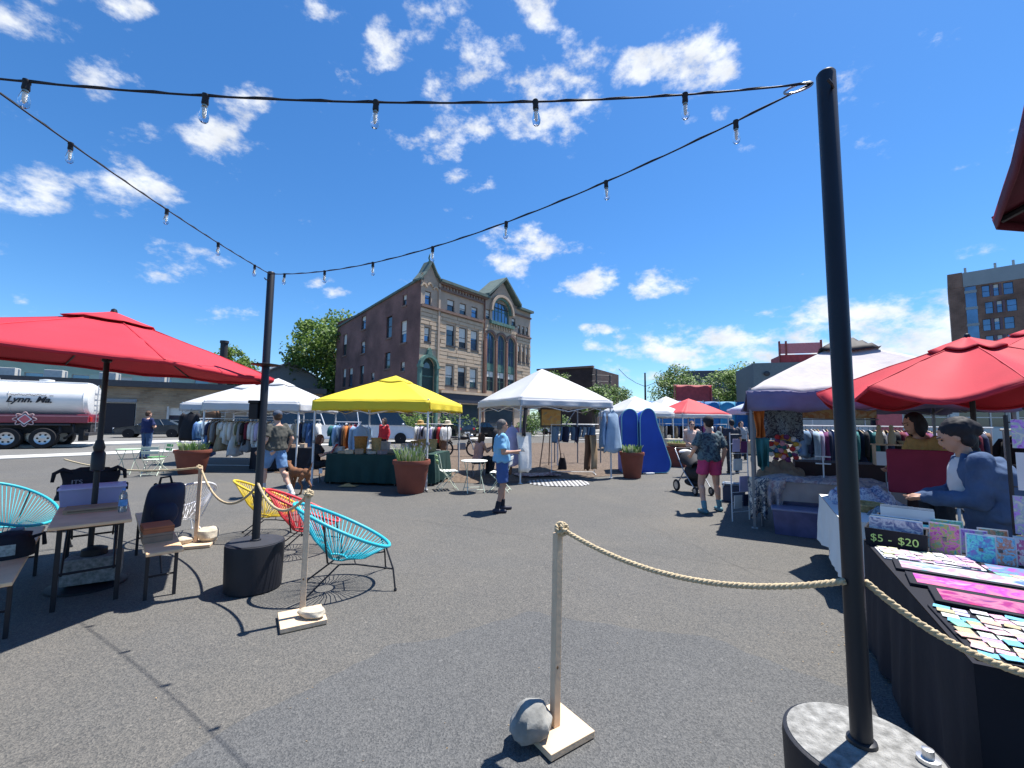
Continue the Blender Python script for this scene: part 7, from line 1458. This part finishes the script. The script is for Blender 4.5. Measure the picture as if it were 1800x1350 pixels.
t = thing('phone', 'small phone held in the hands of the man in blue', 'phone', (.2, 8.16, 1.12), .2); b = MB(); b.box((0, 0, 0), (.08, .15, .012), 0, .3); b.build('phone_body', M_BLACK, t, bevel=.003); b = MB(); b.box((0, 0, .008), (.07, .13, .002), 0, .3); b.build('screen', M_GLASS, t)
person('man in dark floral shirt and pink shorts walking away on the right', 3.72, 8.15, radians(6), 1.80, dict(hipL=(-.1, 0, .92), kneL=(-.14, .06, .5), ankL=(-.16, -.08, .085), kneR=(.17, .08, .5), ankR=(.23, .1, .085), elbR=(.27, -.06, 1.12), wriR=(.27, .04, .9), elbL=(-.27, .02, 1.14), wriL=(-.2, .26, 1.02)), 'light', ('dark', 'short'), ('tee', M_FLOR), ('short_shorts', M_PSH), ((.06, .16, .2), (.12, .26, .32)), 1.12, 0, cap=('cap', (.02, .022, .03)), seed=2)
person('man in charcoal tee, denim shorts and cap walking a dog behind the pole', -5.1, 9.4, radians(62), 1.84, dict(kneL=(-.1, .2, .55), ankL=(-.11, .18, .12), kneR=(.1, -.1, .5), ankR=(.11, -.42, .1), elbR=(.28, -.1, 1.15), wriR=(.3, .05, .95), elbL=(-.26, -.06, 1.14), wriL=(-.28, .1, .95)), 'light', ('brown', 'short'), ('tee', M_GTEE), ('shorts', M_DENIM), ((.6, .6, .58), (.6, .6, .6)), 1.15, -.3, cap=('cap', (.06, .08, .12)), seed=3)
SEAT = dict(pel=(0, 0, .5), wai=(0, .02, .63), che=(0, .06, .83), nec=(0, .08, 1.0), hea=(0, .13, 1.13), hipL=(-.1, .02, .48), hipR=(.1, .02, .48), kneL=(-.14, .43, .5), kneR=(.14, .43, .5), ankL=(-.14, .4, .09), ankR=(.14, .4, .09), shoL=(-.17, .07, .95), shoR=(.17, .07, .95), elbL=(-.22, .2, .72), elbR=(.22, .2, .72), wriL=(-.08, .4, .8), wriR=(.08, .4, .8))
person('seated woman with red-brown hair reading a red book beside the green table', -5.15, 11.35, radians(-75), 1.72, SEAT, 'light', ('red', 'long'), ('tee', mat('black_top', (.015, .015, .02), .9)), ('pants', mat('black_jeans', (.015, .016, .02), .9)), headtilt=-.35, seed=4, female=True)
t = thing('book', 'bright red book held by the seated woman', 'book', (-4.7, 11.5, .88), radians(-75)); 
for s in (-1, 1): b = MB(); b.box((s*.085, 0, 0), (.17, .012, .24), s*.25, -.5); b.build('cover', mat('red_book', (.5, .015, .03), .6), t)
b = MB(); b.box((0, -.012, 0), (.26, .01, .22), 0, -.5); b.build('pages', M_LEGW, t)
def stool(x, y, h=.44):
    t = thing('stool', 'black folding stool under the ' + ('seated woman with the red book' if x < -4 else 'seated person behind the bistro table'), 'stool', (x, y, 0), .3, 'folding stools'); b = MB(); b.box((0, 0, h-.015), (.36, .34, .03)); b.build('seat', M_CLOTHK, t, bevel=.008)
    for sx in (-1, 1):
        for sy in (-1, 1): b = MB(); b.cyl((sx*.16, sy*.14, h-.03), (sx*.17, -sy*.16, .0), .011, n=6); b.build('leg', M_LEGD, t)
stool(-5.17, 11.34, .4); stool(-.98, 12.95, .4)
person('seated person with brown hair and pale pink top behind the bistro table', -1.0, 12.95, radians(-60), 1.78, SEAT, 'tan', ('brown', 'long'), ('tank', mat('pale_pink_top', (.5, .3, .27), .9)), ('pants', mat('dark_trousers', (.03, .03, .035), .9)), seed=5, female=True)
person('distant person in a red top behind the yellow tent', -4.9, 16.6, radians(150), 1.72, None, 'light', ('dark', 'bob'), ('long', mat('red_top', (.5, .03, .04), .85)), ('pants', mat('dark_trousers', (.03, .03, .035), .9)), seed=6, vox=.016, female=True)
person('man in a navy shirt with his back turned far left behind the green chairs', -14.5, 17.2, radians(-15), 1.9, dict(elbL=(-.26, .05, 1.14), wriL=(-.1, .2, 1.15), elbR=(.26, .05, 1.14), wriR=(.1, .2, 1.15)), 'light', ('brown', 'short'), ('tee', mat('navy_tee', (.02, .03, .10), .9)), ('pants', mat('blue_jeans', (.05, .1, .2), .9)), seed=7, vox=.016, wide=1.1)
person('woman in a peach strap top and sunglasses facing the camera behind the stroller', 5.6, 13.4, radians(172), 1.72, dict(elbL=(-.25, .05, 1.12), wriL=(-.16, .26, 1.04), elbR=(.25, .05, 1.12), wriR=(.16, .26, 1.04)), 'light', ('brown', 'bun'), ('tank', mat('peach_top', (.6, .43, .36), .9)), ('pants', mat('dark_trousers', (.03, .03, .035), .9)), seed=8, glasses=True, female=True)
person('distant person in dark clothes walking right of the peach-top woman', 7.3, 14.3, radians(-10), 1.78, None, 'tan', ('black', 'short'), ('tee', mat('dark_tee', (.03, .035, .05), .9)), ('pants', mat('dark_trousers', (.03, .03, .035), .9)), seed=9, vox=.016)
person('distant person in a grey top just right of the dark walking person', 10.4, 19.5, radians(170), 1.74, None, 'light', ('dark', 'short'), ('tee', mat('grey_tee', (.3, .3, .31), .9)), ('pants', mat('dark_trousers', (.03, .03, .035), .9)), seed=10, vox=.018)
person('distant person in a striped pale top beside the far red tent', 11.4, 21.5, radians(190), 1.7, None, 'light', ('brown', 'bob'), ('tee', mat('pale_tee', (.55, .5, .45), .9)), ('pants', mat('blue_jeans', (.05, .1, .2), .9)), seed=11, vox=.018, female=True)
LEAN = dict(wai=(0, .03, 1.08), che=(0, .08, 1.27), nec=(0, .13, 1.43), hea=(0, .2, 1.56), shoL=(-.18, .1, 1.37), shoR=(.18, .1, 1.37), elbL=(-.24, .15, 1.08), elbR=(.24, .15, 1.08), wriL=(-.1, .42, 1.06), wriR=(.09, .42, 1.04))
person('woman in a mustard jumper with black bob behind the stall', 5.18, 5.3, radians(82), 1.88, LEAN, 'tan', ('black', 'bob'), ('long', mat('mustard_knit', (.36, .22, .07), .9, var=.3, sc=14, bump=.6, bsc=60)), ('pants', mat('dark_trousers', (.03, .03, .035), .9)), headtilt=-.25, seed=12, female=True, wide=1.1)
person('woman in a denim jacket with black pinned-up hair arranging cards at the right stall', 3.9, 3.54, radians(58), 1.76, LEAN, 'tan', ('black', 'updo'), ('tank', mat('white_tee', (.62, .6, .6), .9)), ('pants', mat('dark_trousers', (.03, .03, .035), .9)), headtilt=-.45, seed=13, female=True, wide=1.28, jacket=mat('denim_jacket', (.05, .09, .175), .9, var=.35, sc=7, bump=.4, bsc=40), vox=.009)
# ---- dog
t = thing('dog', 'short-haired brown dog with raised tail walking beside the man in charcoal', 'dog', (-4.74, 9.75, 0), radians(62), None, .9); b = MB()
b.ell((0, .2, .5), (.105, .16, .135), 16, 10); b.ell((0, -.02, .5), (.095, .22, .115), 16, 10); b.ell((0, -.24, .51), (.095, .13, .115), 16, 10)
capsule(b, (0, .28, .55), (0, .42, .68), .075, .058); b.ell((0, .47, .72), (.062, .085, .062), 12, 8); capsule(b, (0, .5, .71), (0, .6, .685), .036, .028)
for s in (-1, 1):
    b.ell((s*.055, .43, .74), (.018, .03, .045), 8, 6)
    o_ = .06*s; capsule(b, (s*.07, .22, .45), (s*.075, .2+o_, .26), .05, .032); capsule(b, (s*.075, .2+o_, .26), (s*.075, .22+o_*1.6, .06), .028, .022); capsule(b, (s*.075, .22+o_*1.6, .04), (s*.075, .27+o_*1.6, .025), .026, .022)
    capsule(b, (s*.07, -.24, .46), (s*.075, -.18-o_, .32), .07, .042); capsule(b, (s*.075, -.18-o_, .32), (s*.075, -.3-o_, .2), .036, .024); capsule(b, (s*.075, -.3-o_, .2), (s*.075, -.26-o_, .05), .024, .02); capsule(b, (s*.075, -.26-o_, .035), (s*.075, -.21-o_, .025), .025, .02)
capsule(b, (0, -.34, .57), (0, -.43, .68), .028, .02); capsule(b, (0, -.43, .68), (0, -.47, .8), .02, .01)
remesh(b, 'body', mat('dog_coat', (.19, .085, .04), .85, var=.25, sc=6), t, .012, 4)
b = MB(); b.tube([(.062*cos(a), .37+.02*sin(a), .63+.065*sin(a)) for a in [2*pi*i/16 for i in range(16)]], .012, 6, closed=True); b.build('collar', M_BLACK, t, smooth=180); b = MB(); b.ell((0, .625, .69), (.014, .012, .012), 8, 6); b.build('nose', M_BLACK, t, smooth=180)
for s in (-1, 1): b = MB(); b.ell((s*.04, .53, .735), (.009, .009, .009), 8, 6); b.build('eye', M_BLACK, t, smooth=180)
b = MB(); b.tube(catenary((-5.05, 10.0, .66), (-5.2, 9.62, 1.0), .08, 12), .006, 6); tag(b.build('dog_leash', M_CLOTHK), 'thin dark leash from the walking man to the brown dog', 'leash')

bpy.data.scenes.remove(TS)
